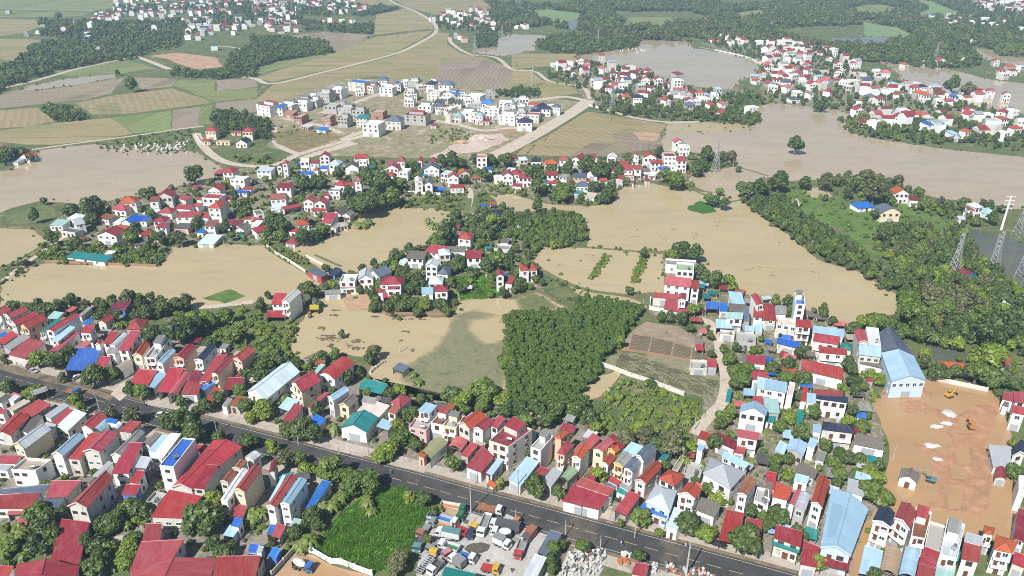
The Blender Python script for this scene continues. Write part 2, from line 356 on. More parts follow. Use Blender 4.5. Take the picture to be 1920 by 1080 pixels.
# occupancy raster (1 m cells), used to keep plants off houses, roads and water
GX0, GY0, GNX, GNY = -1500, 40, 3000, 2100
OCC = np.zeros((GNY, GNX), np.uint8)           # bit 1 building, 2 road or yard, 4 water
def in_poly(X, Y, poly):
    ins = np.zeros(X.shape, bool); n = len(poly)
    for i in range(n):
        x0, y0 = poly[i][0], poly[i][1]; x1, y1 = poly[(i + 1) % n][0], poly[(i + 1) % n][1]
        if y0 == y1: continue
        c = ((y0 > Y) != (y1 > Y)) & (X < (x1 - x0) * (Y - y0) / (y1 - y0) + x0); ins ^= c
    return ins
def mark(poly, bit, clear=0):
    P = np.array([(p[0], p[1]) for p in poly]); x0, y0 = np.floor(P.min(0)).astype(int) - 1; x1, y1 = np.ceil(P.max(0)).astype(int) + 1
    i0, i1 = max(x0 - GX0, 0), min(x1 - GX0, GNX); j0, j1 = max(y0 - GY0, 0), min(y1 - GY0, GNY)
    if i0 >= i1 or j0 >= j1: return
    X, Y = np.meshgrid(np.arange(i0, i1) + GX0 + 0.5, np.arange(j0, j1) + GY0 + 0.5)
    m = in_poly(X, Y, P); s = OCC[j0:j1, i0:i1]
    if clear: s[m] &= (255 ^ clear)
    s[m] |= bit
def occ(x, y):
    i, j = int(x - GX0), int(y - GY0)
    return int(OCC[j, i]) if 0 <= i < GNX and 0 <= j < GNY else 0

# --- ground
g_mat = m_mottle('ground_cover', [(0.10, 0.14, 0.048), (0.16, 0.165, 0.075), (0.075, 0.12, 0.04), (0.28, 0.225, 0.14)], 0.035, 0.5, 0.95, 0.5, 0.55)
gm = bpy.data.meshes.new('ground'); gm.from_pydata([(-9000, -600, 0), (9000, -600, 0), (9000, 12000, 0), (-9000, 12000, 0)], [], [(0, 1, 2, 3)]); gm.materials.append(g_mat)
tag(link(bpy.data.objects.new('ground', gm)), kind='structure')

# --- water
MW = {'tan': m_water('muddy_water', (0.385, 0.310, 0.180), (0.415, 0.335, 0.20), 0.04), 'grey': m_water('silty_water', (0.355, 0.29, 0.195), (0.41, 0.33, 0.225), 0.035),
      'dark': m_water('pond_water', (0.095, 0.105, 0.08), (0.12, 0.12, 0.09), 0.05), 'site': m_water('site_water', (0.35, 0.225, 0.115), (0.40, 0.25, 0.125), 0.12)}
WATER = [
 ('tan', '0,578 0,527 40,507 85,494 180,497 295,500 315,480 322,464 430,458 500,460 540,490 575,515 600,532 585,545 540,560 520,570 360,572'),
 ('tan', '548,470 600,505 615,520 660,512 715,497 770,475 828,445 858,420 868,402 832,396 815,390 740,388 700,392 650,428 600,452 550,460'),
 ('grey', '-60,420 -60,330 20,318 65,300 72,282 180,270 250,278 310,284 370,285 392,300 425,322 400,338 385,350 350,345 290,365 230,370 200,378 150,384 80,375 40,385'),
 ('tan', '-40,425 60,428 92,450 75,468 20,500 -40,512'),
 ('tan', '556,610 590,570 620,552 690,552 690,585 740,597 845,594 860,566 905,560 960,562 1000,545 1060,575 975,588 960,600 955,650 950,730 900,738 830,752 760,740 700,710 690,700 700,670 640,662 590,662 550,685 548,640'),
 ('tan', '918,368 960,364 1040,384 1100,388 1152,378 1165,352 1220,343 1290,358 1345,362 1400,345 1440,360 1400,385 1460,428 1540,490 1600,505 1680,552 1692,585 1640,592 1585,607 1540,592 1440,562 1400,552 1330,527 1322,502 1262,472 1100,468 1104,440 1092,402 1050,393 985,397 940,390'),
 ('tan', '1022,462 1100,462 1245,474 1243,548 1170,553 1110,545 1060,530 1022,510 1000,490'),
 ('tan', '1062,532 1180,553 1218,572 1195,585 1085,562'),
 ('grey', '1240,284 1248,245 1300,238 1400,240 1432,225 1412,203 1450,193 1560,205 1602,215 1600,250 1650,262 1750,277 1850,288 1980,300 1980,392 1905,392 1840,382 1800,376 1760,372 1720,362 1690,347 1620,328 1560,334 1480,340 1440,332 1400,352 1370,367 1320,357 1285,342 1300,323 1380,312 1350,296 1310,287'),
 ('grey', '1075,106 1150,95 1195,90 1200,75 1290,78 1300,90 1350,98 1424,115 1418,140 1388,152 1372,168 1300,162 1250,152 1200,132 1130,117'),
 ('grey', '885,98 920,76 960,64 1042,68 1002,85 1002,95 940,106'),
 ('grey', '1635,108 1700,118 1760,125 1860,150 1980,163 1980,222 1880,210 1800,192 1735,178 1700,160 1680,135'),
 ('grey', '1800,88 1850,92 1980,112 1980,138 1850,112'),
 ('dark', '1608,68 1680,70 1678,76 1655,86 1612,85'), ('dark', '1560,72 1608,70 1610,82 1565,82'), ('dark', '1040,42 1088,38 1125,52 1070,56'),
 ('dark', '1805,428 1880,440 1960,470 1960,560 1895,545 1870,500 1832,465'),
 ('grey', '35,168 100,152 150,144 215,139 218,145 150,158 60,170'),
 ('site', '1634,745 1660,725 1740,712 1800,718 1872,732 1890,800 1905,900 1902,1012 1800,1005 1740,990 1650,965 1668,850'),
 ('site', '1600,1040 1640,955 1668,950 1650,1010 1625,1090 1590,1090'),
 ('tan', '1082,742 1120,705 1165,690 1150,720 1120,745 1095,752'), ('tan', '1250,228 1400,232 1400,245 1250,250'),
 ('tan', '1500,353 1545,352 1566,372 1520,370'), ('dark', '1735,648 1800,645 1830,680 1760,690'),
]
WP = []
m_wetmud = m_mottle('wet_mud', [(0.19, 0.15, 0.085), (0.14, 0.13, 0.06), (0.24, 0.19, 0.115), (0.09, 0.12, 0.045)], 0.09, 0.8, 0.6, 0.3, 0.35)
for i, (k, s) in enumerate(WATER):
    base = wpoly(pts(s)); far = max(p[1] for p in base)
    WP.append(base); mark(base, 4)
    if k not in ('dark', 'site'): sheet('wet_mud_margin', rough_edge(base, 4.0 + far / 250, 1.3 + far / 700, 900 + i, 1.2 + far / 700), 0.0575 + 0.00002 * i, m_wetmud)
    sheet('flood_water' if k != 'dark' else 'pond', rough_edge(base, 4.0 + far / 250, 0.7 + far / 900, i), 0.060 + 0.001 * i, MW[k])
def dist_in(X, Y, poly):
    ins = in_poly(X, Y, poly); d = np.full(X.shape, 1e9)
    for k in range(len(poly)):
        a, b = np.array(poly[k]), np.array(poly[(k + 1) % len(poly)]); ab = b - a; L2 = max(float(ab @ ab), 1e-9)
        t = np.clip(((X - a[0]) * ab[0] + (Y - a[1]) * ab[1]) / L2, 0, 1); d = np.minimum(d, np.hypot(X - a[0] - t * ab[0], Y - a[1] - t * ab[1]))
    return np.where(ins, d, -d)
# green scum and half-drowned plots: thin films that break up towards their edges
def m_film(name, cols, s1, thick):
    m = m_mottle(name, cols, s1, 0.7, 0.6, 0.1, 0.35); nt = m.node_tree; b = nt.nodes['Principled BSDF']; p = pos(nt)
    at = nt.nodes.new('ShaderNodeAttribute'); at.attribute_name = 'cover'
    n1 = noise(nt, 0.09, 6, 0.7, scaled(nt, p, (1, 1.5, 1), .5)); f = mth(nt, 'ADD', at.outputs['Fac'], mth(nt, 'MULTIPLY', mth(nt, 'SUBTRACT', n1, 0.5), 1.3))
    nt.links.new(ramp(nt, f, 0.08, 0.65, 0.0, thick), b.inputs['Alpha']); return m
def film(name, poly, holes, mat, z, step=1.5, soft=9.0, label=None):
    P = np.array(poly); lo, hi = P.min(0), P.max(0); xs, ys = np.arange(lo[0], hi[0] + step, step), np.arange(lo[1], hi[1] + step, step); X, Y = np.meshgrid(xs, ys)
    c = dist_in(X, Y, [tuple(v) for v in poly]) / soft
    for h in holes: c = np.minimum(c, -dist_in(X, Y, [tuple(v) for v in h]) / (soft * 1.4) + .12)
    n, m = len(xs), len(ys); ok = c > -.25; f = [(r * n + q, r * n + q + 1, (r + 1) * n + q + 1, (r + 1) * n + q) for r in range(m - 1) for q in range(n - 1) if ok[r, q] and ok[r + 1, q + 1]]
    me = bpy.data.meshes.new(name); me.from_pydata(np.stack([X, Y, np.full(X.shape, z)], -1).reshape(-1, 3).tolist(), [], f); at = me.attributes.new('cover', 'FLOAT', 'POINT'); at.data.foreach_set('value', np.clip(c, -1, 1).astype(np.float32).ravel()); me.materials.append(mat); me.update()
    o = link(bpy.data.objects.new(name, me)); o['kind'] = 'stuff'
    if label: o['label'] = label
m_scum = m_film('algae', [(0.20, 0.215, 0.12), (0.24, 0.24, 0.135), (0.29, 0.26, 0.15), (0.14, 0.175, 0.08)], 0.10, .8)
film('algae_film', wpoly(pts('842,588 885,578 930,584 968,602 958,705 950,728 905,740 850,750 785,735 738,715 745,690 785,668 815,646 834,620')), [wpoly(pts('890,602 930,596 950,612 945,632 915,640 892,630'))], m_scum, 0.10, 1.2, 8.0, 'soft green algae film spreading over the brown pond')
m_green_scum = m_mottle('duckweed', [(0.045, 0.13, 0.025), (0.06, 0.15, 0.03), (0.05, 0.12, 0.025)], 0.1, 1.0, 0.7, 0.2, 0.3)
sheet('duckweed_mat', rough_edge(wpoly(pts('1290,388 1315,377 1340,385 1345,398 1318,401 1296,396')), 3, 1.5, 53), 0.10, m_green_scum, 'stuff')
m_drowned = m_mottle('drowned_grass', [(0.24, 0.215, 0.135), (0.18, 0.185, 0.095), (0.28, 0.24, 0.155), (0.12, 0.15, 0.06)], 0.05, 0.6, 0.7, 0.2, 0.3)
m_weed = m_film('drowned_weed', [(0.13, 0.17, 0.06), (0.17, 0.19, 0.08), (0.22, 0.205, 0.11), (0.09, 0.14, 0.045)], 0.07, .9)
for s_ in ('0,408 78,378 112,386 118,405 85,420 30,424 0,424', '960,560 1005,546 1062,580 975,590', '1005,547 1062,532 1100,557 1060,568', '1060,560 1110,556 1215,580 1160,590 1085,575', '770,372 870,368 865,398 840,395 760,388'):
    film('drowned_weeds', wpoly(pts(s_)), [], m_weed, 0.115, 1.5, 6.0, 'half-drowned green plot at the water edge')

# thin earth dikes between the drowned plots
m_dike = m_mottle('dike_grass', [(0.13, 0.16, 0.055), (0.17, 0.175, 0.08), (0.10, 0.135, 0.04), (0.24, 0.20, 0.12)], 0.15, 0.8, 0.95, 0.4, 0.4)
for i, (t, w) in enumerate((('1018,462 1100,464 1150,468 1245,476', 2.2), ('1018,508 1060,530 1110,546 1180,556 1222,574', 3.2), ('1106,524 1122,502 1140,478', 3.4), ('1188,530 1198,506 1209,480', 3.4), ('960,560 1005,546 1040,530', 2.0), ('0,427 60,429 120,425', 1.6), ('500,462 545,492 600,515', 4.0), ('590,478 640,500', 2.0), ('1290,352 1330,370 1352,385', 2.4), ('1350,384 1400,372', 2.0), ('1380,312 1440,330', 2.0), ('0,505 40,485 95,452', 2.5), ('828,448 870,410 880,372', 4.0))):
    ribbon(smooth_line([gp(*q) for q in pts(t)], 6), w, 0.125 + .001 * i).build('dike', [m_dike])['kind'] = 'structure'

# --- fields
MF = {'brown': m_field('field_brown', (0.215, 0.174, 0.135), (0.335, 0.261, 0.182), 0.12, 5.0, 0.55, 16.0), 'rice': m_field('field_stubble', (0.372, 0.291, 0.159), (0.239, 0.220, 0.100), 1.50, 7.5, 0.42, 15.0),
      'rice2': m_field('field_stubble_diagonal', (0.359, 0.273, 0.159), (0.239, 0.215, 0.100), 1.42, 6.0, 0.42, 18.0), 'olive': m_field('field_olive', (0.252, 0.232, 0.100), (0.324, 0.237, 0.147), -0.5, 7.0, 0.42, 20.0),
      'green': m_field('field_green', (0.160, 0.218, 0.077), (0.210, 0.220, 0.088), 0.2, 5.0, 0.25), 'lime': m_field('field_lime', (0.155, 0.215, 0.070), (0.205, 0.255, 0.095), 0.1, 8.0, 0.30),
      'grey': m_field('field_grey', (0.239, 0.192, 0.153), (0.311, 0.250, 0.194), 0.1, 5.0, 0.65, 16.0), 'golf': m_field('golf_turf', (0.150, 0.235, 0.095), (0.185, 0.27, 0.12), 0.2, 16.0, 0.25, 300.0),
      'furrow': m_field('furrows', (0.215, 0.174, 0.130), (0.275, 0.220, 0.153), -1.0, 4.5, 0.7), 'dirt': m_mottle('red_earth', [(0.46, 0.275, 0.18), (0.342, 0.228, 0.147), (0.50, 0.34, 0.24)], 0.03, 0.5, 0.95, 0.3, 0.3)}
FIELDS = [
 ('brown', 0, 0, '-60,820 -60,730 240,632 940,582 830,700 640,750 200,790'), ('olive', 0, 0, '560,775 830,720 1290,662 1610,770 1000,850 700,862'),
 ('brown', 0, 0, '985,580 1330,590 1290,650 1070,672'), ('green', 0, 0, '1335,600 1620,600 1600,690 1430,682 1300,642'), ('grey', 0, 0, '1622,600 1930,580 1930,650 1630,690'),
 ('olive', 0, 0, '-60,965 -60,835 170,815 290,810 410,910 200,950'), ('rice', 0, 0, '-60,1060 -60,985 420,922 830,882 1000,1000 760,1050 400,1085 200,1085'),
 ('lime', 0, 0, '840,882 1280,832 1290,970 1005,1002'), ('grey', 0, 0, '1295,825 1500,800 1488,950 1295,970'), ('green', 0, 0, '1502,800 1600,782 1560,930 1490,950'),
 ('grey', 0, 0, '1622,772 1930,740 1930,842 1600,852'), ('green', 0, 0, '1430,690 1930,660 1930,730 1620,765'), ('dirt', 0, 0, '1110,420 1330,396 1620,430 1670,500 1500,522 1400,500 1250,440'),
 ('green', 0, 0, '380,540 960,450 1020,470 1180,510 940,545 550,580'), ('rice', 0, 0, '0,440 0,290 160,290 320,300 200,350 230,420 80,460'), ('green', 0, 0, '-60,60 -60,-60 860,-60 840,60 680,80 220,70'),
 ('rice', 0, 0, '-60,140 250,150 330,190 160,250 -60,280'), ('green', 0, 0, '-60,80 680,90 620,120 300,130 -60,130'),
 ('rice', 1, 0, '0,585 280,490 560,402 880,280 1330,228 1230,300 1030,398 760,475 120,615'),
 ('rice2', 1, 0, '125,640 760,490 1040,418 1260,300 1345,240 1450,250 1430,330 1530,400 1700,425 1925,520 1925,700 1680,690 1260,640 900,570 680,600 500,650 280,760 -20,765'),
 ('rice', 1, 0, '890,190 900,110 1130,62 1310,140 1330,212 880,262'), ('rice2', 1, 0, '1140,55 960,-40 1660,-40 1790,80 1660,95 1350,112'), ('olive', 1, 0, '560,-40 960,-10 1080,40 960,35 850,60 700,20'),
 ('brown', 1, 0, '230,270 520,240 870,260 860,285 600,385 570,360 480,310'), ('green', 1, 0, '170,460 560,400 310,480 0,560 0,510'),
 ('grey', 1, 0, '1380,470 1700,440 1920,520 1920,640 1700,690 1480,660 1330,620'),
 ('olive', 2, 0, '140,1090 570,835 1165,935 1130,1090'), ('furrow', 2, 0, '760,1000 1100,1000 1130,1090 760,1090'), ('dirt', 2, 0, '900,985 1110,1005 1085,1060 960,1055'),
 ('rice', 2, 0, '220,600 560,650 500,700 230,740 210,690 60,640 0,650 0,530 130,525'), ('rice', 2, 0, '0,400 480,405 500,480 220,500 0,520'),
 ('olive', 2, 1, '30,80 130,0 480,0 560,0 500,60 430,90'), ('furrow', 2, 1, '430,90 590,-10 880,-10 890,60 700,90'), ('grey', 2, 1, '890,60 890,-10 1110,-20 1080,40'),
 ('golf', 2, 0, '-20,20 150,82 260,70 510,100 500,150 300,185 180,140 60,80'), ('golf', 3, 0, '640,132 740,170 980,210 1135,292 960,312 940,300 725,268 720,190'),
 ('golf', 3, 0, '980,-20 1220,10 1400,80 1540,130 1380,140 1000,130 1200,80 1100,20'), ('green', 3, 0, '580,70 720,40 880,40 1020,70 860,90 720,100'),
 ('green', 2, 0, '820,190 880,130 1180,130 1240,190 1080,220'), ('green', 2, 0, '1620,110 1860,70 1920,120 1700,150'),
]
for i, (k, c, r, s) in enumerate(FIELDS):
    mark(wpoly(tpts(c, r, s)), 8)
    sheet('field', rough_edge(wpoly(tpts(c, r, s)), 14, 0.8, 100 + i), 0.020 + 0.0007 * i, MF[k])
# low earth bunds between the stubble plots
mb = MB(); rg = random.Random(31)
for fi, (k, c, r, s) in enumerate(FIELDS):
    if k not in ('rice', 'rice2', 'olive', 'green', 'brown'): continue
    P = np.array(wpoly(tpts(c, r, s))); ang = {'rice': .06, 'rice2': .14, 'olive': -.25, 'green': .1, 'brown': .15}[k]; ca, sa = math.cos(ang), math.sin(ang); Q = np.stack([P[:, 0] * ca + P[:, 1] * sa, -P[:, 0] * sa + P[:, 1] * ca], 1)
    for axis in (1, 0):
        v = Q[:, axis].min() + 8
        while v < Q[:, axis].max():
            hit = []
            for i in range(len(Q)):
                a, b = Q[i], Q[(i + 1) % len(Q)]
                if (a[axis] > v) != (b[axis] > v): hit.append(a[1 - axis] + (b[1 - axis] - a[1 - axis]) * (v - a[axis]) / (b[axis] - a[axis]))
            hit.sort(); w = rg.uniform(.35, .8)
            for h0, h1 in zip(hit[::2], hit[1::2]):
                if axis == 0: 
                    m_ = rg.uniform(h0, h1); h0, h1 = (m_, min(h1, m_ + rg.uniform(30, 90)))
                cs = [(h0, v - w), (h1, v - w), (h1, v + w), (h0, v + w)] if axis == 1 else [(v - w, h0), (v + w, h0), (v + w, h1), (v - w, h1)]
                mb.face([(x * ca - y * sa, x * sa + y * ca, .052) for x, y in cs], rg.choice((0, 1, 1)))
            v += rg.uniform(11, 26) * (1 if axis == 1 else 2.6)
m_bund0 = m_plain('bund_grass', (0.12, 0.13, 0.055), .95, 0, .3); m_bund1 = m_plain('bund_straw', (0.30, 0.25, 0.15), .95, 0, .3)
tag(mb.build('field_bunds', [m_bund0, m_bund1]), 'low earth bunds dividing the stubble fields', kind='stuff')
# estate ground, cemetery verge, scrub lots
m_estate = m_mottle('estate_ground', [(0.27, 0.225, 0.145), (0.19, 0.195, 0.085), (0.36, 0.30, 0.215), (0.46, 0.40, 0.32)], 0.035, 0.5, 0.95, 0.3, 0.35)
sheet('estate_ground', rough_edge(wpoly(pts('485,205 560,175 650,148 800,148 980,172 1050,185 1095,192 1000,245 915,300 720,295 560,290 500,275 520,250 470,225')), 10, 1, 200), 0.052, m_estate)
m_village = m_mottle('village_ground', [(0.23, 0.195, 0.14), (0.11, 0.135, 0.055), (0.38, 0.33, 0.255), (0.085, 0.12, 0.045)], 0.11, 0.8, 0.95, 0.3, 0.4)
for i, s in enumerate(('100,400 260,355 430,318 700,300 880,310 1320,285 1320,330 1180,345 1150,378 1080,382 920,362 870,370 830,395 690,402 560,455 330,452 300,470 120,470',
          '600,545 700,490 760,455 830,410 900,385 985,395 1000,440 1015,480 1020,555 850,572 740,592 690,588 690,550 640,560', '1225,485 1320,505 1400,548 1580,600 1640,700 1660,940 1600,1080 1440,1040 1290,960 1320,740 1300,600 1220,590',
          '1030,120 1260,130 1420,175 1300,225 1110,200', '1310,80 1440,82 1680,152 1860,195 1800,240 1580,225 1430,190 1425,120')):
    sheet('village_ground', rough_edge(wpoly(pts(s)), 8, 1.5, 210 + i), 0.056 + .001 * i, m_village)

# --- roads
m_asphalt = m_mottle('asphalt', [(0.060, 0.059, 0.060), (0.078, 0.074, 0.070), (0.050, 0.049, 0.050), (0.115, 0.10, 0.08)], 0.035, 1.6, 0.85, 0.15, 0.25)
m_mud = m_mottle('muddy_shoulder', [(0.20, 0.155, 0.095), (0.15, 0.12, 0.08), (0.26, 0.21, 0.14), (0.10, 0.085, 0.065)], 0.08, 0.9, 0.9, 0.3, 0.35)
m_paving = m_mottle('concrete_paving', [(0.42, 0.37, 0.31), (0.37, 0.33, 0.28), (0.47, 0.42, 0.36), (0.27, 0.225, 0.17)], 0.10, 1.1, 0.9, 0.2, 0.3)
m_lane = m_mottle('cream_concrete', [(0.50, 0.42, 0.33), (0.45, 0.38, 0.30), (0.54, 0.47, 0.38), (0.33, 0.27, 0.2)], 0.12, 1.0, 0.9, 0.2, 0.25)
m_yard = m_mottle('yard_concrete', [(0.43, 0.41, 0.38), (0.37, 0.355, 0.33), (0.48, 0.46, 0.43), (0.20, 0.18, 0.15)], 0.07, 0.9, 0.9, 0.2, 0.3)
m_line = m_plain('road_paint', (0.48, 0.37, 0.20), 0.7, 0, 0.45); m_linew = m_plain('road_paint_white', (0.45, 0.43, 0.38), 0.7, 0, 0.4)
ROAD = smooth_line([gp(x, y) for x, y in [(-260, 640), (-120, 673), (0, 703), (50, 717), (125, 735), (195, 754), (275, 776), (400, 808), (500, 834), (594, 859), (709, 890), (782, 909), (882, 937.5), (990, 966), (1104, 997.5), (1222, 1030), (1346, 1064), (1480, 1101), (1640, 1147), (1800, 1195)]], 8)
mark([tuple(p) for p in offset_line(ROAD, 7.5)] + [tuple(p) for p in reversed(offset_line(ROAD, -7.5))], 2)
ribbon(ROAD, 23.0, 0.075).build('pavement', [m_paving])['kind'] = 'structure'
ribbon(ROAD, 14.6, 0.080).build('road_shoulder', [m_mud])['kind'] = 'structure'
ribbon(ROAD, 11.4, 0.086).build('road', [m_asphalt])['kind'] = 'structure'
road = bpy.data.objects['road']
def dashes(line, on, off, w, z):
    mb = MB(); d = 0.0; nxt = 0.0; seg = []
    for i in range(len(line) - 1):
        a, b = line[i], line[i + 1]; L = float(np.hypot(*(b - a))); u = (b - a) / max(L, 1e-9)
        t = nxt - d
        while t < L:
            p = a + u * t; q = a + u * min(t + on, L + on); n = np.array((-u[1], u[0])) * w / 2
            seg.append([(*(p - n), z), (*(q - n), z), (*(q + n), z), (*(p + n), z)]); nxt += on + off; t = nxt - d
        d += L
    return seg
for q in dashes(ROAD, 4.0, 2.2, 0.17, 0.092):
    mb = MB(); mb.face(q); mb.build('lane_dash', [m_line], road)
for o in (4.9, -4.9): ribbon(offset_line(ROAD, o), 0.16, 0.092).build('edge_line', [m_linew], road)
def kerb(o):
    l1, l2 = offset_line(ROAD, o - .15), offset_line(ROAD, o + .15); mb = MB()
    for i in range(len(ROAD) - 1):
        mb.face([(*l1[i], .2), (*l1[i + 1], .2), (*l2[i + 1], .2), (*l2[i], .2)]); mb.face([(*l1[i], 0), (*l1[i + 1], 0), (*l1[i + 1], .2), (*l1[i], .2)]); mb.face([(*l2[i + 1], 0), (*l2[i], 0), (*l2[i], .2), (*l2[i + 1], .2)])
    k = mb.build('kerb', [m_paving]); k['kind'] = 'structure'
kerb(7.3); kerb(-7.3)
LANES = [('lane', 4.6, m_lane, tpts(2, 2, '1400,230 1480,260 1530,330 1555,430 1575,540 1600,640 1600,760 1570,870 1490,950 1420,1030 1370,1100')),
 ('lane', 4.0, m_lane, tpts(1, 1, '1590,330 1610,400 1560,560 1480,620')), ('avenue', 15.0, m_lane, pts('895,306 960,276 1030,237 1085,203 1104,188')), ('avenue', 9.0, m_lane, pts('1104,190 1060,182 1010,187 965,192')),
 ('lane', 5.0, m_lane, pts('1106,186 1098,168 1075,160 1030,152 1005,135 975,131')), ('lane', 5.5, m_lane, pts('1104,196 1150,210 1190,221 1250,229 1312,228')),
 ('track', 7.0, m_lane, pts('455,144 480,148 512,157 600,137 740,101 790,78 817,60 812,42 780,22 745,8 720,-6')), ('track', 6.0, m_lane, pts('843,70 848,82 880,101 930,108 960,130 1000,132')),
 ('lane', 4.0, m_lane, pts('60,281 150,268 250,255 330,243 382,237')), ('track', 7.0, m_lane, pts('-30,172 60,153 150,128 255,106')), ('track', 8.0, m_lane, pts('255,106 280,115 318,130')),
 ('lane', 7.0, m_lane, pts('368,250 378,270 400,292 430,306 480,312 520,308 560,290 620,272 680,255 730,240')), ('lane', 6.0, m_lane, pts('512,235 520,270 560,290')),
 ('estate_street', 7.0, m_lane, pts('600,212 650,198 700,180 740,165')), ('estate_street', 7.0, m_lane, pts('640,262 700,240 760,222 850,232 905,245 960,240 1010,245')),
 ('estate_street', 6.0, m_lane, pts('530,222 600,235 640,250')), ('lane', 3.0, m_lane, pts('1310,88 1360,98 1420,112 1425,122')), ('lane', 4.0, m_lane, tpts(0, 2, '1440,145 1600,140 1700,128 1900,105')),
 ('track', 5.0, m_lane, tpts(0, 0, '-40,150 340,150')), ('track', 5.0, m_lane, tpts(0, 0, '-40,65 200,72 700,80')), ('track', 5.0, m_lane, tpts(0, 0, '1580,345 1700,350 1820,370')),
 ('lane', 4.5, m_lane, tpts(0, 3, '700,1100 810,1000 850,880 890,780')), ('lane', 3.2, m_mud, tpts(2, 3, '230,1090 330,1000 400,900 440,850')),
 ('track', 4.0, m_mud, tpts(3, 1, '40,430 200,500 330,560 440,610 560,650')), ('lane', 3.0, m_lane, tpts(0, 1, '20,1030 110,960 330,800 480,700'))]
for i, (n, w, m, l) in enumerate(LANES):
    wl = smooth_line([gp(*p) for p in l], 6); ribbon(wl, w, 0.118 + .001 * i).build(n, [m])['kind'] = 'structure'
    mark([tuple(p) for p in offset_line(wl, w / 2)] + [tuple(p) for p in reversed(offset_line(wl, -w / 2))], 2)
m_dry = m_mottle('dry_grass_plot', [(0.23, 0.165, 0.085), (0.16, 0.16, 0.06), (0.27, 0.20, 0.11), (0.10, 0.14, 0.045)], 0.03, 0.5, 0.95, 0.3, 0.35)
m_bed = m_mottle('bed_paths', [(0.30, 0.235, 0.165), (0.25, 0.20, 0.14), (0.36, 0.27, 0.19), (0.17, 0.16, 0.08)], 0.06, 0.6, 0.95, 0.3, 0.3)
PADS = [('muddy_apron', m_mud, tpts(0, 2, '-60,545 200,600 450,690 700,762 860,808 830,850 600,770 300,690 -60,600')), ('yard', m_yard, pts('797,968 822,946 900,968 1010,998 1062,1012 1050,1050 1010,1100 775,1100')), ('driveway', m_paving, tpts(1, 3, '370,80 620,60 850,150 800,190 640,150')), ('driveway', m_paving, tpts(1, 3, '970,235 1060,175 1310,250 1260,310')),
 ('driveway', m_lane, tpts(0, 2, '830,800 900,720 960,690 1010,740 960,800 900,850')), ('driveway', m_paving, tpts(0, 2, '1080,870 1160,810 1300,860 1400,870 1340,920 1180,890')), ('driveway', m_lane, tpts(2, 3, '620,640 690,560 760,560 720,660')),
 ('estate_pad', m_lane, tpts(1, 1, '300,110 700,-20 770,0 420,100')), ('terrace', MF['dirt'], tpts(1, 2, '640,70 860,40 860,160 690,170')),
 ('driveway', m_paving, tpts(0, 2, '1640,970 1800,900 1870,960 1760,1010')), ('bare_plot', m_dry, pts('510,250 560,240 620,250 640,258 560,285 520,270')), ('bare_plot', m_bed, tpts(2, 2, '920,310 1010,255 1250,290 1360,360 1450,440 1480,520 1340,530 790,460')),
 ('stone_yard', m_yard, tpts(2, 3, '420,900 700,880 720,960 650,1090 330,1090'))]
for i, (n, m, l) in enumerate(PADS):
    q = wpoly(l); sheet(n, rough_edge(q, 4, 0.35, 300 + i), 0.150 + .001 * i, m)
    if n in ('yard', 'stone_yard', 'driveway'): mark(q, 2)
m_oil = m_mottle('oily_dirt', [(0.10, 0.09, 0.075), (0.14, 0.125, 0.10), (0.07, 0.065, 0.055)], 0.2, 1.2, 0.7, 0.2, 0.3)
for i, l in enumerate(([(580, 640), (680, 570), (790, 560), (890, 590), (860, 660), (780, 690), (640, 690)], [(850, 760), (890, 770), (880, 800), (845, 790)], [(600, 280), (640, 300), (620, 340), (570, 330)], [(1130, 860), (1200, 880), (1150, 930)], [(1350, 400), (1480, 430), (1440, 480), (1330, 440)])): sheet('oil_stain', rough_edge(wpoly([(780 + x / 6.4, 930 + y / 6.4) for x, y in l]), 1.2, .5, 500 + i), 0.168, m_oil)
# white gravel-coloured mounds on the estate edge
m_pile = m_mottle('pale_spoil', [(0.52, 0.42, 0.35), (0.44, 0.33, 0.27), (0.57, 0.49, 0.42)], 0.05, 0.6, 0.95, 0.4, 0.25)
for i, s in enumerate(('840,275 880,258 940,250 955,262 900,285 850,290', '805,295 840,278 860,290 830,300')): sheet('spoil_ground', rough_edge(wpoly(pts(s)), 4, 1, 330 + i), 0.17, m_pile)
# building site: red earth standing out of the flood
m_redmud = m_mottle('red_mud', [(0.40, 0.205, 0.11), (0.35, 0.20, 0.115), (0.46, 0.27, 0.16), (0.28, 0.18, 0.11)], 0.06, 0.8, 0.85, 0.5, 0.3)
from mathutils import noise as mnoise
def fbm(x, y, s): return mnoise.fractal(Vector((x * s, y * s, 3.7)), 0.9, 2.1, 5)
CORES = [wpoly(pts(t)) for t in ('1752,868 1768,845 1775,815 1790,788 1815,770 1850,760 1868,742 1872,760 1862,800 1850,850 1858,895 1848,925 1838,975 1815,990 1770,982 1752,965 1758,920', '1690,760 1720,752 1760,765 1792,780 1780,795 1740,778 1700,772', '1640,740 1670,728 1725,724 1740,738 1700,745 1660,748', '1715,832 1750,842 1765,855 1740,850')]
PITS = [wpoly(pts(t)) for t in ('1790,845 1815,842 1822,870 1795,872', '1783,875 1813,880 1812,900 1785,898', '1778,915 1806,915 1800,955 1776,955', '1800,790 1825,788 1822,812 1796,812')]
_sp_ = np.array(wpoly(pts('1634,745 1660,725 1740,712 1800,718 1872,732 1890,800 1905,900 1895,990 1800,965 1740,960 1655,948 1668,850'))); _lo, _hi = _sp_.min(0), _sp_.max(0)
xs, ys = np.arange(_lo[0], _hi[0], .8), np.arange(_lo[1], _hi[1], .8); GXm, GYm = np.meshgrid(xs, ys)
core = np.max([dist_in(GXm, GYm, c_) for c_ in CORES], axis=0); pit = np.max([dist_in(GXm, GYm, c_) for c_ in PITS], axis=0)
nz = np.array([[fbm(x, y, .07) for x in xs] for y in ys]); nz2 = np.array([[fbm(x, y, .35) for x in xs] for y in ys])
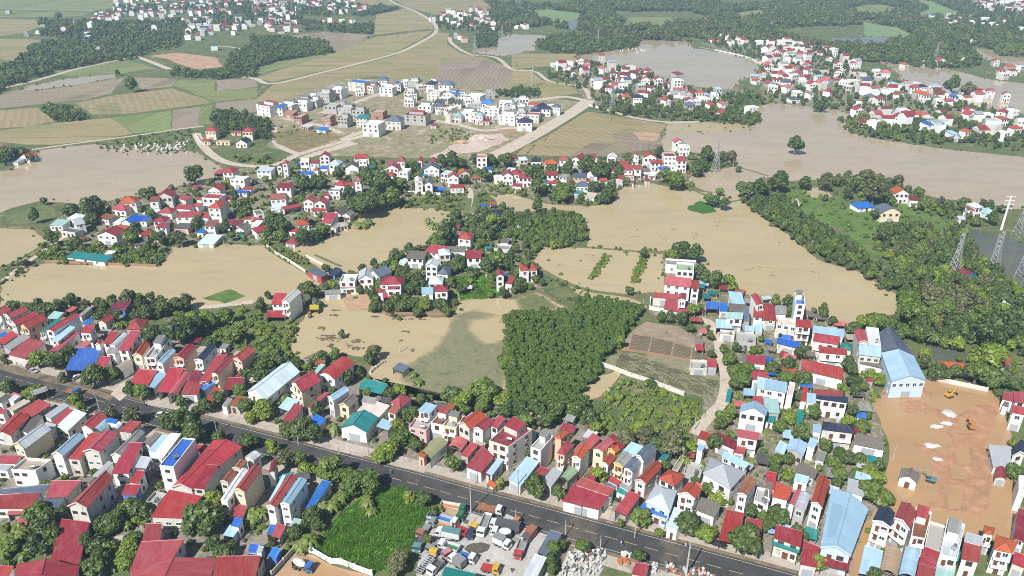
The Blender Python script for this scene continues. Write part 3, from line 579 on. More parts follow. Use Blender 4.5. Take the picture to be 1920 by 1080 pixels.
Hm = .115 + np.clip(core * .07, -.5, .22) + nz * .16 + nz2 * .035 - np.clip((pit + .8) * .35, 0, .6); edge = dist_in(GXm, GYm, [tuple(v) for v in _sp_]); Hm = np.where(edge < 1.0, Hm - .5, Hm)
nxg, nyg = len(xs), len(ys); vs_ = np.stack([GXm, GYm, Hm], -1).reshape(-1, 3); fs_ = [(r_ * nxg + c_, r_ * nxg + c_ + 1, (r_ + 1) * nxg + c_ + 1, (r_ + 1) * nxg + c_) for r_ in range(nyg - 1) for c_ in range(nxg - 1) if max(Hm[r_, c_], Hm[r_ + 1, c_ + 1], Hm[r_, c_ + 1], Hm[r_ + 1, c_]) > 0.0]
_me = bpy.data.meshes.new('red_earth_bank'); _me.from_pydata(vs_.tolist(), [], fs_); _me.materials.append(m_redmud); _me.polygons.foreach_set('use_smooth', [True] * len(fs_)); _me.update(); link(bpy.data.objects.new('red_earth_bank', _me))['kind'] = 'structure'
# furrowed vegetable beds beside the lane, real ridges
def beds(corners, n, name, mat, z=0.17, hgt=0.35):
    A, B, C, D = wpoly(corners); o = MB()
    for k in range(n):
        t0, t1 = (k + .08) / n, (k + .72) / n
        p0, p1, q0, q1 = A + (D - A) * t0, A + (D - A) * t1, B + (C - B) * t0, B + (C - B) * t1
        m0, m1 = (p0 + p1) / 2, (q0 + q1) / 2
        o.face([(*p0, z), (*q0, z), (*m1, z + hgt), (*m0, z + hgt)]); o.face([(*m0, z + hgt), (*m1, z + hgt), (*q1, z), (*p1, z)])
    b = o.build(name, [mat]); b['kind'] = 'stuff'; b['label'] = 'rows of planted earth ridges beside the concrete lane'
m_ridge = m_mottle('ridge_earth', [(0.105, 0.082, 0.058), (0.085, 0.085, 0.04), (0.13, 0.10, 0.07)], 0.3, 1.5, 0.95, 0.3, 0.4)
beds(tpts(2, 2, '875,470 1010,490 1045,370 905,350'), 11, 'planted_ridges', m_ridge); beds(tpts(2, 2, '1025,495 1185,510 1210,410 1055,372'), 11, 'planted_ridges', m_ridge)
beds(tpts(2, 2, '1200,515 1330,535 1345,450 1220,415'), 9, 'planted_ridges', m_ridge); beds(tpts(2, 2, '1345,525 1470,535 1480,475 1355,455'), 6, 'planted_ridges', m_ridge)
fl = wpoly(tpts(2, 2, '690,560 790,470 1100,510 1330,545 1540,640 1545,760 1520,840 1300,800 900,660 700,580')); sheet('flooded_beds', rough_edge(fl, 3, .8, 360), 0.155, m_drowned); mark(fl, 2)
m_rowmud = m_mottle('drowned_rows', [(0.10, 0.09, 0.055), (0.085, 0.09, 0.04), (0.13, 0.11, 0.07)], 0.3, 1.2, 0.8, 0.2, 0.3)
def drowned_rows(corners, n, brk, seed):
    A, B, C, D = wpoly(corners); o = MB(); rg = random.Random(seed)
    for k in range(n):
        t = (k + .5) / n; p, q = A + (D - A) * t, B + (C - B) * t; s = 0.0; L = float(np.hypot(*(q - p)))
        while s < L:
            l = rg.uniform(3, brk); w = rg.uniform(.16, .42)
            a, b = p + (q - p) * (s / L), p + (q - p) * min(1, (s + l) / L); nn = (q - p) / L; nn = np.array((-nn[1], nn[0])) * w
            o.face([(*(a - nn), .19), (*(b - nn), .19), (*(b + nn), .19), (*(a + nn), .19)]); s += l + rg.uniform(.5, 4)
    b = o.build('drowned_rows', [m_rowmud]); b['kind'] = 'stuff'; b['label'] = 'broken rows of drowned crop beds behind a white wall'
drowned_rows(tpts(2, 2, '760,590 1500,830 1540,700 830,480'), 16, 9, 3)
# grass lot beside the truck yard
m_lawn = m_mottle('lush_grass', [(0.10, 0.28, 0.03), (0.17, 0.36, 0.045), (0.075, 0.22, 0.028), (0.21, 0.36, 0.06)], 0.045, 1.2, 0.9, 0.8, 0.4)
LOT = wpoly(tpts(1, 3, '440,880 560,700 640,620 760,510 960,420 1100,430 1330,520 1300,620 1180,820 1100,990 870,1062 720,1010 560,960'))
sheet('grass_lot', rough_edge(LOT, 4, 0.8, 370), 0.185, m_lawn)
GREEN2 = wpoly(pts('848,520 940,515 948,545 930,560 862,562')); sheet('grass_lot', rough_edge(GREEN2, 4, .8, 371), .186, m_lawn)
# open meadow on the wooded peninsula, yards between the roadside houses
m_meadow = m_mottle('meadow', [(0.095, 0.165, 0.04), (0.13, 0.20, 0.05), (0.075, 0.13, 0.035), (0.17, 0.19, 0.075)], 0.03, 0.5, 0.95, 0.5, 0.4)
sheet('meadow', rough_edge(wpoly(tpts(3, 1, '-20,380 250,345 500,390 640,470 900,420 1200,420 1440,520 1400,620 1100,700 950,810 780,840 600,710 440,620 200,520')), 5, 2, 380), 0.045, m_meadow)
sheet('meadow', rough_edge(wpoly(pts('380,560 430,543 460,555 420,570')), 4, 1, 381), 0.19, m_meadow)
m_yards = m_mottle('house_yards', [(0.27, 0.235, 0.19), (0.20, 0.175, 0.14), (0.34, 0.30, 0.25), (0.09, 0.11, 0.05)], 0.09, 0.9, 0.95, 0.3, 0.4)
YARDS = []
for i, (o0, o1) in enumerate(((11.6, 52), (-11.6, -62))):
    a_, b_ = offset_line(ROAD, o0), offset_line(ROAD, o1); n0, n1 = (8, 150) if o0 > 0 else (0, 78)
    YARDS.append([np.array(p) for p in a_[n0:n1]] + [np.array(p) for p in reversed(b_[n0:n1])])
    sheet('house_yards', rough_edge([np.array(p) for p in a_[n0:n1]] + [np.array(p) for p in reversed(b_[n0:n1])], 6, .8, 390 + i), 0.064 + .002 * i, m_yards)
# dark rafts of rubbish on the brown pond
m_raft = m_mottle('floating_litter', [(0.14, 0.09, 0.06), (0.10, 0.075, 0.055), (0.17, 0.12, 0.085)], 0.4, 1.5, 0.9, 0.3, 0.4)
rg = random.Random(5); mb = MB()
for (x, y, n, sx, sy) in [(540, 375, 60, 75, 28), (490, 305, 14, 40, 15), (560, 437, 14, 25, 12), (760, 400, 16, 35, 16), (770, 450, 14, 40, 10), (1130, 330, 8, 35, 6), (1090, 395, 6, 15, 4), (1170, 465, 6, 18, 8), (700, 440, 8, 25, 25), (580, 205, 8, 40, 6), (900, 215, 8, 30, 6), (600, 170, 10, 40, 6), (1080, 232, 10, 60, 5), (1220, 235, 8, 50, 6)]:
    for _ in range(n):
        p = gp(*tile(1, 2, rg.gauss(x, sx * .5), rg.gauss(y, sy * .5))); r = rg.uniform(.25, .9); k = rg.randint(5, 7)
        mb.face([(p[0] + r * 1.5 * rg.uniform(.6, 1) * math.cos(6.283 * i / k), p[1] + r * rg.uniform(.6, 1) * math.sin(6.283 * i / k), 0.125 + _ * .0006) for i in range(k)])
for (x, y) in ((1343, 418), (1341, 424), (1301, 437), (1302, 441), (1300, 446), (1186, 444), (1194, 444), (1246, 448), (1260, 430), (1420, 502), (1402, 506), (1438, 503), (1458, 455), (1546, 478), (1450, 517), (1530, 510), (1088, 490), (1050, 496), (1105, 478), (1046, 498), (1195, 432), (1682, 290), (1722, 294), (1830, 296)):
    for _ in range(3):
        p = gp(x + rg.gauss(0, 3), y + rg.gauss(0, 1)); r = rg.uniform(.2, .55); k = 6
        mb.face([(p[0] + r * 1.8 * rg.uniform(.6, 1) * math.cos(6.283 * i / k), p[1] + r * rg.uniform(.6, 1) * math.sin(6.283 * i / k), 0.125 + _ * .0006) for i in range(k)])
tag(mb.build('floating_debris', [m_raft]), 'dark rafts of drifting rubbish on the brown flood water', kind='stuff')

# ------------------------------------------------------------------ buildings
# one line = one building: eave corners as photo pixels (front-left, front-right, back-right[, back-left]) or two corners and a depth in metres,
# then eave height in metres, roof form, roof colour, wall colour. Forms: g gable to the front, w ridge along the front, h hip, p pyramid,
# s single slope, f flat with parapet, t flat terrace with stair house, b barrel, o open-fronted single slope, v open-fronted barrel
HOUSES = '''
@0,2
-60,200 20,215 70,155 7 g R
25,205 75,235 215,165 7 g R
80,262 125,290 285,195 7 g R
150,282 215,312 350,228 7 g R p
-20,400 40,425 125,350 4.5 o R
20,432 75,462 228,372 4 s G
50,492 182,525 345,415 4.5 s R w
55,530 200,580 215,545 3 o k
292,325 340,325 470,238 7 s T
340,318 400,328 600,205 9 g R
385,385 440,400 560,300 7 s B
340,482 390,490 600,345 5 s R
600,330 680,335 715,285 8 s R
770,408 835,412 890,335 9 s R
838,432 880,440 945,345 8 b Z
885,455 960,462 1055,335 10 s R
800,488 865,490 880,445 7 s G
495,605 700,608 758,462 5 o L
550,465 590,490 670,405 5 s P
712,430 750,430 775,390 8 g O
722,598 800,600 822,520 5 o R
878,610 945,640 975,560 4 v E
995,510 1065,515 1125,420 7 g X c
1082,520 1165,525 1275,375 9 t C
1170,560 1220,570 1320,470 8 g B
1298,530 1378,540 1475,435 9 g R p
1455,545 1520,550 1625,430 8 g N
962,722 1108,728 1178,622 4.5 o R
1108,738 1170,755 1235,645 4 o B
1175,765 1290,775 1382,615 5 o R
1255,805 1330,800 1435,635 4.5 v P
1345,790 1475,795 1530,700 4 s R
1410,690 1480,695 1515,625 5 s D
1600,640 1650,655 1755,510 8 g R
1485,690 1560,695 1700,515 6 s R
1525,760 1560,785 1595,690 4 o L
1755,530 1830,560 1900,465 9 g R p
1668,755 1795,760 1838,680 5 o D
1530,850 1580,860 1655,760 3.5 s R
815,155 935,165 985,110 4 s M b
740,255 805,270 848,215 5 g R
940,310 1060,310 1115,235 5 h R
345,222 420,235 480,190 4 s Q
592,205 620,212 680,150 3 s G
622,270 655,280 692,238 6 s L
1640,450 1690,455 1720,425 3 s G
1695,870 1790,890 1890,830 4 s U
1662,880 1700,890 1745,835 4 s G
-30,1090 90,1110 215,960 5 g R
135,920 235,962 388,880 5 s R
35,905 90,920 235,855 5 s E
330,950 375,975 520,890 5 s Z
375,1005 425,1020 555,925 5 s R
415,1030 505,1065 652,948 5 s A
600,1040 690,1065 805,965 5 g R
780,1000 860,1015 885,990 5 s L
690,1060 760,1080 830,1010 4 v B
835,1050 880,1060 920,1015 4 v W
885,1070 980,1080 1065,1010 5 s R
112,1050 200,1080 325,970 4 s K
250,1090 330,1110 425,1030 5 s Z
-20,850 20,865 75,805 5 s K
60,835 100,850 150,815 5 s Z
-30,935 25,945 50,915 5 s R
@1,2
125,115 218,120 222,45 6 s R
75,215 228,215 232,172 3.5 o R
228,110 290,125 300,20 10 g W
300,110 330,115 335,30 6 s D
400,158 468,158 470,130 3 o Y
410,125 455,110 485,65 3.5 g K
512,45 635,40 640,15 3.5 s G
870,30 950,30 985,10 5 s R
950,70 1085,68 1085,40 5 o R
985,15 1085,12 1085,-25 8 f R
1240,40 1330,40 1330,0 7 s B
1335,25 1440,25 1440,-15 8 h R
-70,775 70,840 332,628 7 g A
268,715 350,790 478,688 9 g R
465,650 590,690 738,565 7 b R
415,640 450,645 520,580 6 s Q
540,820 582,852 698,765 8 g B
385,885 420,895 550,795 4 s R
165,890 250,922 320,852 4 o B
200,985 268,1005 352,890 4 o R
400,1000 480,1045 520,985 3.5 o L
618,880 695,905 772,830 6 g H
755,915 920,968 1005,888 4.5 s k
790,850 890,870 905,830 5 s G
630,1050 830,1085 918,970 5 g T
765,750 940,792 988,725 4 o T
1010,860 1085,905 1168,830 7 h R
985,925 1045,945 1095,885 7 s U2
900,1032 990,1065 1037,1015 4 o B
1212,915 1300,942 1358,887 10 s B w
1145,1040 1275,1070 1320,1000 6 f C k
1312,1010 1400,1030 1480,930 7 t U
1400,1030 1500,1050 1560,960 7 t C
1510,1020 1600,1070 1730,970 8 g X
1610,1060 1700,1080 1790,1000 7 g R
1760,1030 1810,1050 1870,980 7 s R
1420,895 1470,920 1490,880 6 s U
1020,600 1100,632 1155,592 3 o S
@2,2
1055,65 1240,80 1250,50 5 s R
1140,150 1315,190 1325,110 5 s R
1245,95 1305,100 1310,48 9 g R
1820,130 1875,125 1860,45 9 g R
1810,210 1920,225 1920,150 6 s R
1455,150 1550,155 1550,110 4 o L
1555,170 1615,170 1618,118 4 s L
1625,170 1760,180 1760,130 5 s H
1730,240 1785,240 1775,160 5 s S
1605,225 1730,230 1735,190 7 s Q
1650,115 1755,130 1720,45 5 s B
1530,295 1655,300 1650,245 4 o B
1745,320 1820,325 1820,290 4 s B
1825,320 1878,330 1875,275 4 s B
1680,400 1830,420 1830,345 4 f C g
1560,345 1670,355 1670,320 3.5 f C s
1760,560 1905,570 1900,515 5 s R
1800,680 1915,690 1915,640 5 s R
1838,740 1930,760 1930,690 7 s B
1735,800 1825,805 1825,762 3.5 o B
1600,845 1635,850 1652,765 3 s T
1808,890 1885,895 1880,820 4.5 s R
1885,895 1930,900 1930,825 4.5 s G
1705,925 1905,960 1920,905 8 g B
1340,600 1465,605 1460,540 3.5 f C s
1470,585 1540,590 1530,535 4.5 s R
1715,545 1760,550 1765,505 3.5 s H
@3,2
208,120 280,122 270,38 12 t L
-20,235 62,235 45,130 6 s R
55,190 140,195 138,140 5 s G
65,255 320,300 325,255 8 f k
208,285 325,295 322,248 10 s R
332,330 570,365 575,320 7 s B
335,395 530,425 540,370 8 w R
385,480 595,500 590,460 7 s R
65,410 240,455 245,415 5 s L s
540,455 630,472 635,425 4 h T
250,615 565,690 545,600 5 w R
-30,750 140,780 145,715 8 s B
140,800 185,810 205,710 8 f k
-20,930 90,935 75,840 5 s Q g
-20,1000 40,1010 60,960 3 s T
350,800 560,812 555,775 8.3 s R
345,825 600,860 600,820 8 s N
290,850 360,860 360,800 8 s B
240,840 285,845 310,752 4 s R
210,1030 262,1035 270,925 3 s T
400,1060 640,1090 650,1030 8 h N
335,1075 400,1080 400,1030 5 s B
662,970 735,975 742,938 3 s L
680,410 760,415 725,320 9 g R
760,430 848,440 828,300 735,290 10 f W
680,500 850,520 830,440 8 w B
690,560 865,600 860,530 5 s H
925,700 1190,695 1093,507 849,485 8 g B a
850,480 1090,502 955,318 837,330 8 g S a
1270,590 1540,615 1550,575 4 s O
1760,110 1840,135 1850,85 5 s W
1750,570 1790,590 1822,530 4 g O
1755,830 1840,850 1850,800 5 s R
1830,930 1930,950 1930,900 8 s R
1845,850 1930,860 1930,790 6 s R
1760,880 1800,890 1815,850 4 s H
740,695 795,700 795,680 3 s R r
@0,3
95,95 178,135 385,-20 7 g Z
82,280 265,290 385,205 190,190 7 f E
-40,230 110,235 165,180 4 s R
-40,280 50,285 95,250 4 s Z
385,170 470,185 640,30 9 g B
500,190 590,195 770,20 8 s R s
620,150 745,160 890,10 9 g R
830,178 905,188 1090,0 6 g G
1060,85 1115,95 1215,20 6 s H
1105,135 1170,140 1275,35 6 s B
1125,190 1210,195 1360,25 6 s W
1195,250 1300,262 1465,50 1370,42 11 f L
1280,420 1440,440 1820,110 1600,60 6 g R
1440,410 1530,420 1640,260 7 s D
1125,630 1365,640 1520,490 1270,440 5 s R
1650,375 1710,390 1780,300 6 g U s
1740,275 1800,285 1855,215 6 g U s
1655,510 1710,525 1860,285 8 g W
1760,440 1840,465 1960,270 9 g R c
1730,620 1820,640 1860,560 4 o R
1830,190 1900,215 1960,170 5 b Z
505,560 650,580 850,340 765,308 8 g R s
-40,460 310,455 385,392 20,430 5 s S
-40,570 240,570 310,455 -20,480 4.4 s R
50,622 185,612 198,582 3 o P
340,490 500,480 610,370 385,372 5 s R
295,562 435,565 505,482 335,490 4 s S
830,300 960,300 1075,90 6 s R
905,465 1020,470 1060,400 5 s R b
965,375 1030,385 1090,300 6 s R
1010,260 1095,270 1140,195 7 s Z d
690,320 730,330 850,235 4 s Z
600,380 660,385 720,340 3.5 s H
360,1005 590,990 672,690 465,665 5 s R
100,1120 560,1130 600,1005 125,992 5.6 g R
-60,1095 60,1100 100,1010 5 s R
1060,830 1200,815 1215,692 1095,692 5 s R
965,1045 1250,1010 1390,812 1060,832 5.5 s R
950,1130 1560,1130 1630,945 1000,1037 6 g R
1575,1130 1900,1130 1960,935 1635,940 6 s R
1670,770 1750,785 1800,715 3.5 o B
1730,700 1790,715 1820,655 5 s L
1868,890 1940,900 1940,845 3 s L b
1090,520 1180,540 1250,460 3 f C g
@1,3
85,310 130,300 165,210 6 b D
78,560 142,578 305,335 9 g R
180,545 250,555 385,360 320,340 9 g B
95,500 120,505 225,335 7 s B
112,775 185,795 222,705 3.5 o R
80,760 120,765 150,700 3.5 o L
355,555 415,580 568,385 500,370 4 s L
255,695 330,705 355,660 3 s Q
85,930 150,945 190,880 3.5 s L b
0,900 40,905 60,860 3.5 s Z
-30,1010 30,1010 60,940 5 s R
1235,150 1310,200 1440,80 1350,40 4.5 v V
1440,110 1540,140 1590,70 4.5 v P
1530,165 1590,185 1670,100 4.5 s R
1570,255 1690,300 1780,200 1700,100 5 s R
1725,300 1770,320 1855,220 4.5 s B
1700,300 1750,335 1770,305 4 o D
1748,64 1892,112 2072,-20 1928,-100 10 t D
1735,385 1785,425 1805,395 3 o O
1215,175 1260,195 1285,165 4 s O p
1380,1100 1600,1130 1650,1065 1420,1010 5 s T
@2,3
-30,340 65,395 205,235 110,192 5 s B
130,328 205,352 290,285 5 s R
225,350 295,405 380,305 310,272 4.5 s Z
362,340 420,370 497,295 430,255 4.5 v J
140,110 215,140 310,30 240,0 10 t C
335,155 395,175 470,95 405,65 9 h R p
315,40 365,55 440,0 10 h O p
445,195 515,215 585,125 500,95 8 g O
510,100 585,130 665,50 605,12 7 s R
602,125 685,150 765,75 715,42 8 g P
712,130 770,165 815,130 755,95 7 g O y
668,238 720,265 782,190 720,165 6 g X
765,95 815,130 850,105 5 s D
835,130 920,175 985,115 895,78 9 s B
760,235 830,270 910,185 830,140 9 g G y
835,265 905,300 980,225 905,195 9 g S
925,175 985,235 1090,130 1010,90 10 g S
918,365 1000,400 1125,260 1080,215 6 g X
375,512 655,580 730,480 460,395 4.6 s R
470,388 730,475 770,430 520,340 5.6 s R
430,527 530,562 545,535 4 o T
685,395 760,435 780,405 705,375 4 s S
780,445 850,475 870,445 4 s T
800,400 880,440 900,420 5 s G
715,360 790,400 820,375 745,330 5 s R
560,380 610,390 640,290 590,260 5 s R
770,580 860,620 962,485 880,445 5 o R
1000,525 1185,605 1238,440 1080,392 7 h A a
945,572 1160,642 1183,608 1000,532 5 o L a
1160,700 1240,725 1350,620 1215,570 5 s A
1098,345 1220,410 1300,325 1180,275 6 h X
1238,470 1370,510 1425,435 1315,380 9 g X
1378,580 1520,635 1572,550 1410,490 5 s H
1550,800 1700,830 1740,620 1610,590 4.5 o R
1745,790 1865,805 1880,670 1755,655 4.5 o R
1690,465 1760,490 1840,360 1750,330 10 g U
1430,310 1640,430 1755,300 1490,190 8 h Z
1570,180 1750,270 1780,240 1590,145 6 s B
1390,40 1480,70 1520,20 1420,-10 5 s R
1510,60 1670,130 1690,75 1540,0 5 s D
1690,30 1845,60 1860,10 1700,-20 8 s P
1660,150 1740,165 1760,120 4 s R
1200,280 1240,300 1310,175 1270,165 3 f E s
1290,310 1410,340 1440,250 1310,210 3 f C g
1090,200 1150,215 1205,150 1100,125 4 s T
1385,130 1430,140 1450,100 6 s B
1815,510 1920,560 1930,430 1840,410 6 f C
190,895 270,925 375,770 285,742 4 o S
70,1090 180,1100 260,950 170,920 4 s Z
895,1062 1000,1082 1030,1000 930,980 4 s R
@3,3
392,870 620,935 755,575 475,420 8 g B a
392,985 600,1038 618,945 394,885 5 o D
780,670 920,725 955,605 835,555 10 g N
825,740 905,770 920,728 845,700 8 g N
680,1050 830,1075 862,905 725,855 4.5 o B
945,650 1060,740 1120,600 1000,520 9 g R
1075,780 1180,800 1230,600 1110,560 9 t U
840,1040 960,1075 1000,890 885,850 4.5 v u
980,1070 1100,1095 1145,880 1030,860 4.5 v B
1130,985 1255,1015 1285,905 1165,860 5 s R
1110,1090 1240,1110 1254,1022 1130,990 4.6 o R
1175,860 1290,895 1330,700 1215,665 5 f C s
1290,915 1420,950 1480,690 1345,655 8 t Z
1350,945 1430,965 1445,905 1365,890 4 o T
1450,945 1585,975 1605,850 1470,815 7 s R
1470,812 1605,848 1612,790 1485,755 8 s Z
1250,1080 1390,1110 1410,1010 1270,970 4 s Q
1690,880 1835,910 1880,820 1710,770 9 h O
1615,760 1690,775 1705,720 1620,700 8 h O
1850,790 1930,820 1930,600 1870,590 6 s D
1830,980 1930,1020 1930,930 1850,900 5 s R
195,560 280,590 320,480 245,450 8 b Z
155,540 195,550 250,440 215,430 8 g P
320,535 405,580 465,370 385,320 9 g X
30,480 150,510 185,430 60,375 5 s X
195,300 350,345 380,290 230,235 4 s H
190,360 300,380 310,340 210,315 4 s B
50,130 120,165 150,100 90,65 4 s B
140,130 265,180 300,90 165,50 5 g B
295,100 350,120 370,70 315,45 6 s B
640,85 880,135 860,60 665,10 4 s H
980,340 1120,385 1145,325 1000,270 3.5 g H
45,790 250,860 260,750 60,700 7 s R
28,842 232,908 242,875 36,812 5.2 o T
240,985 370,1010 390,870 265,820 5 s R
590,440 720,480 740,385 600,355 5 s Z
1690,250 1830,260 1820,120 1650,105 4 s Z
1700,350 1790,360 1780,270 1710,268 3 b R
1830,185 1930,170 1930,70 1850,95 6 g N
360,205 420,220 440,160 375,140 4 s G
-20,400 50,430 65,315 -10,300 6 s R
-30,470 20,490 40,390 6 s H
420,0 540,20 640,10 6 s B
1880,440 1930,450 1930,330 8 f W
'''
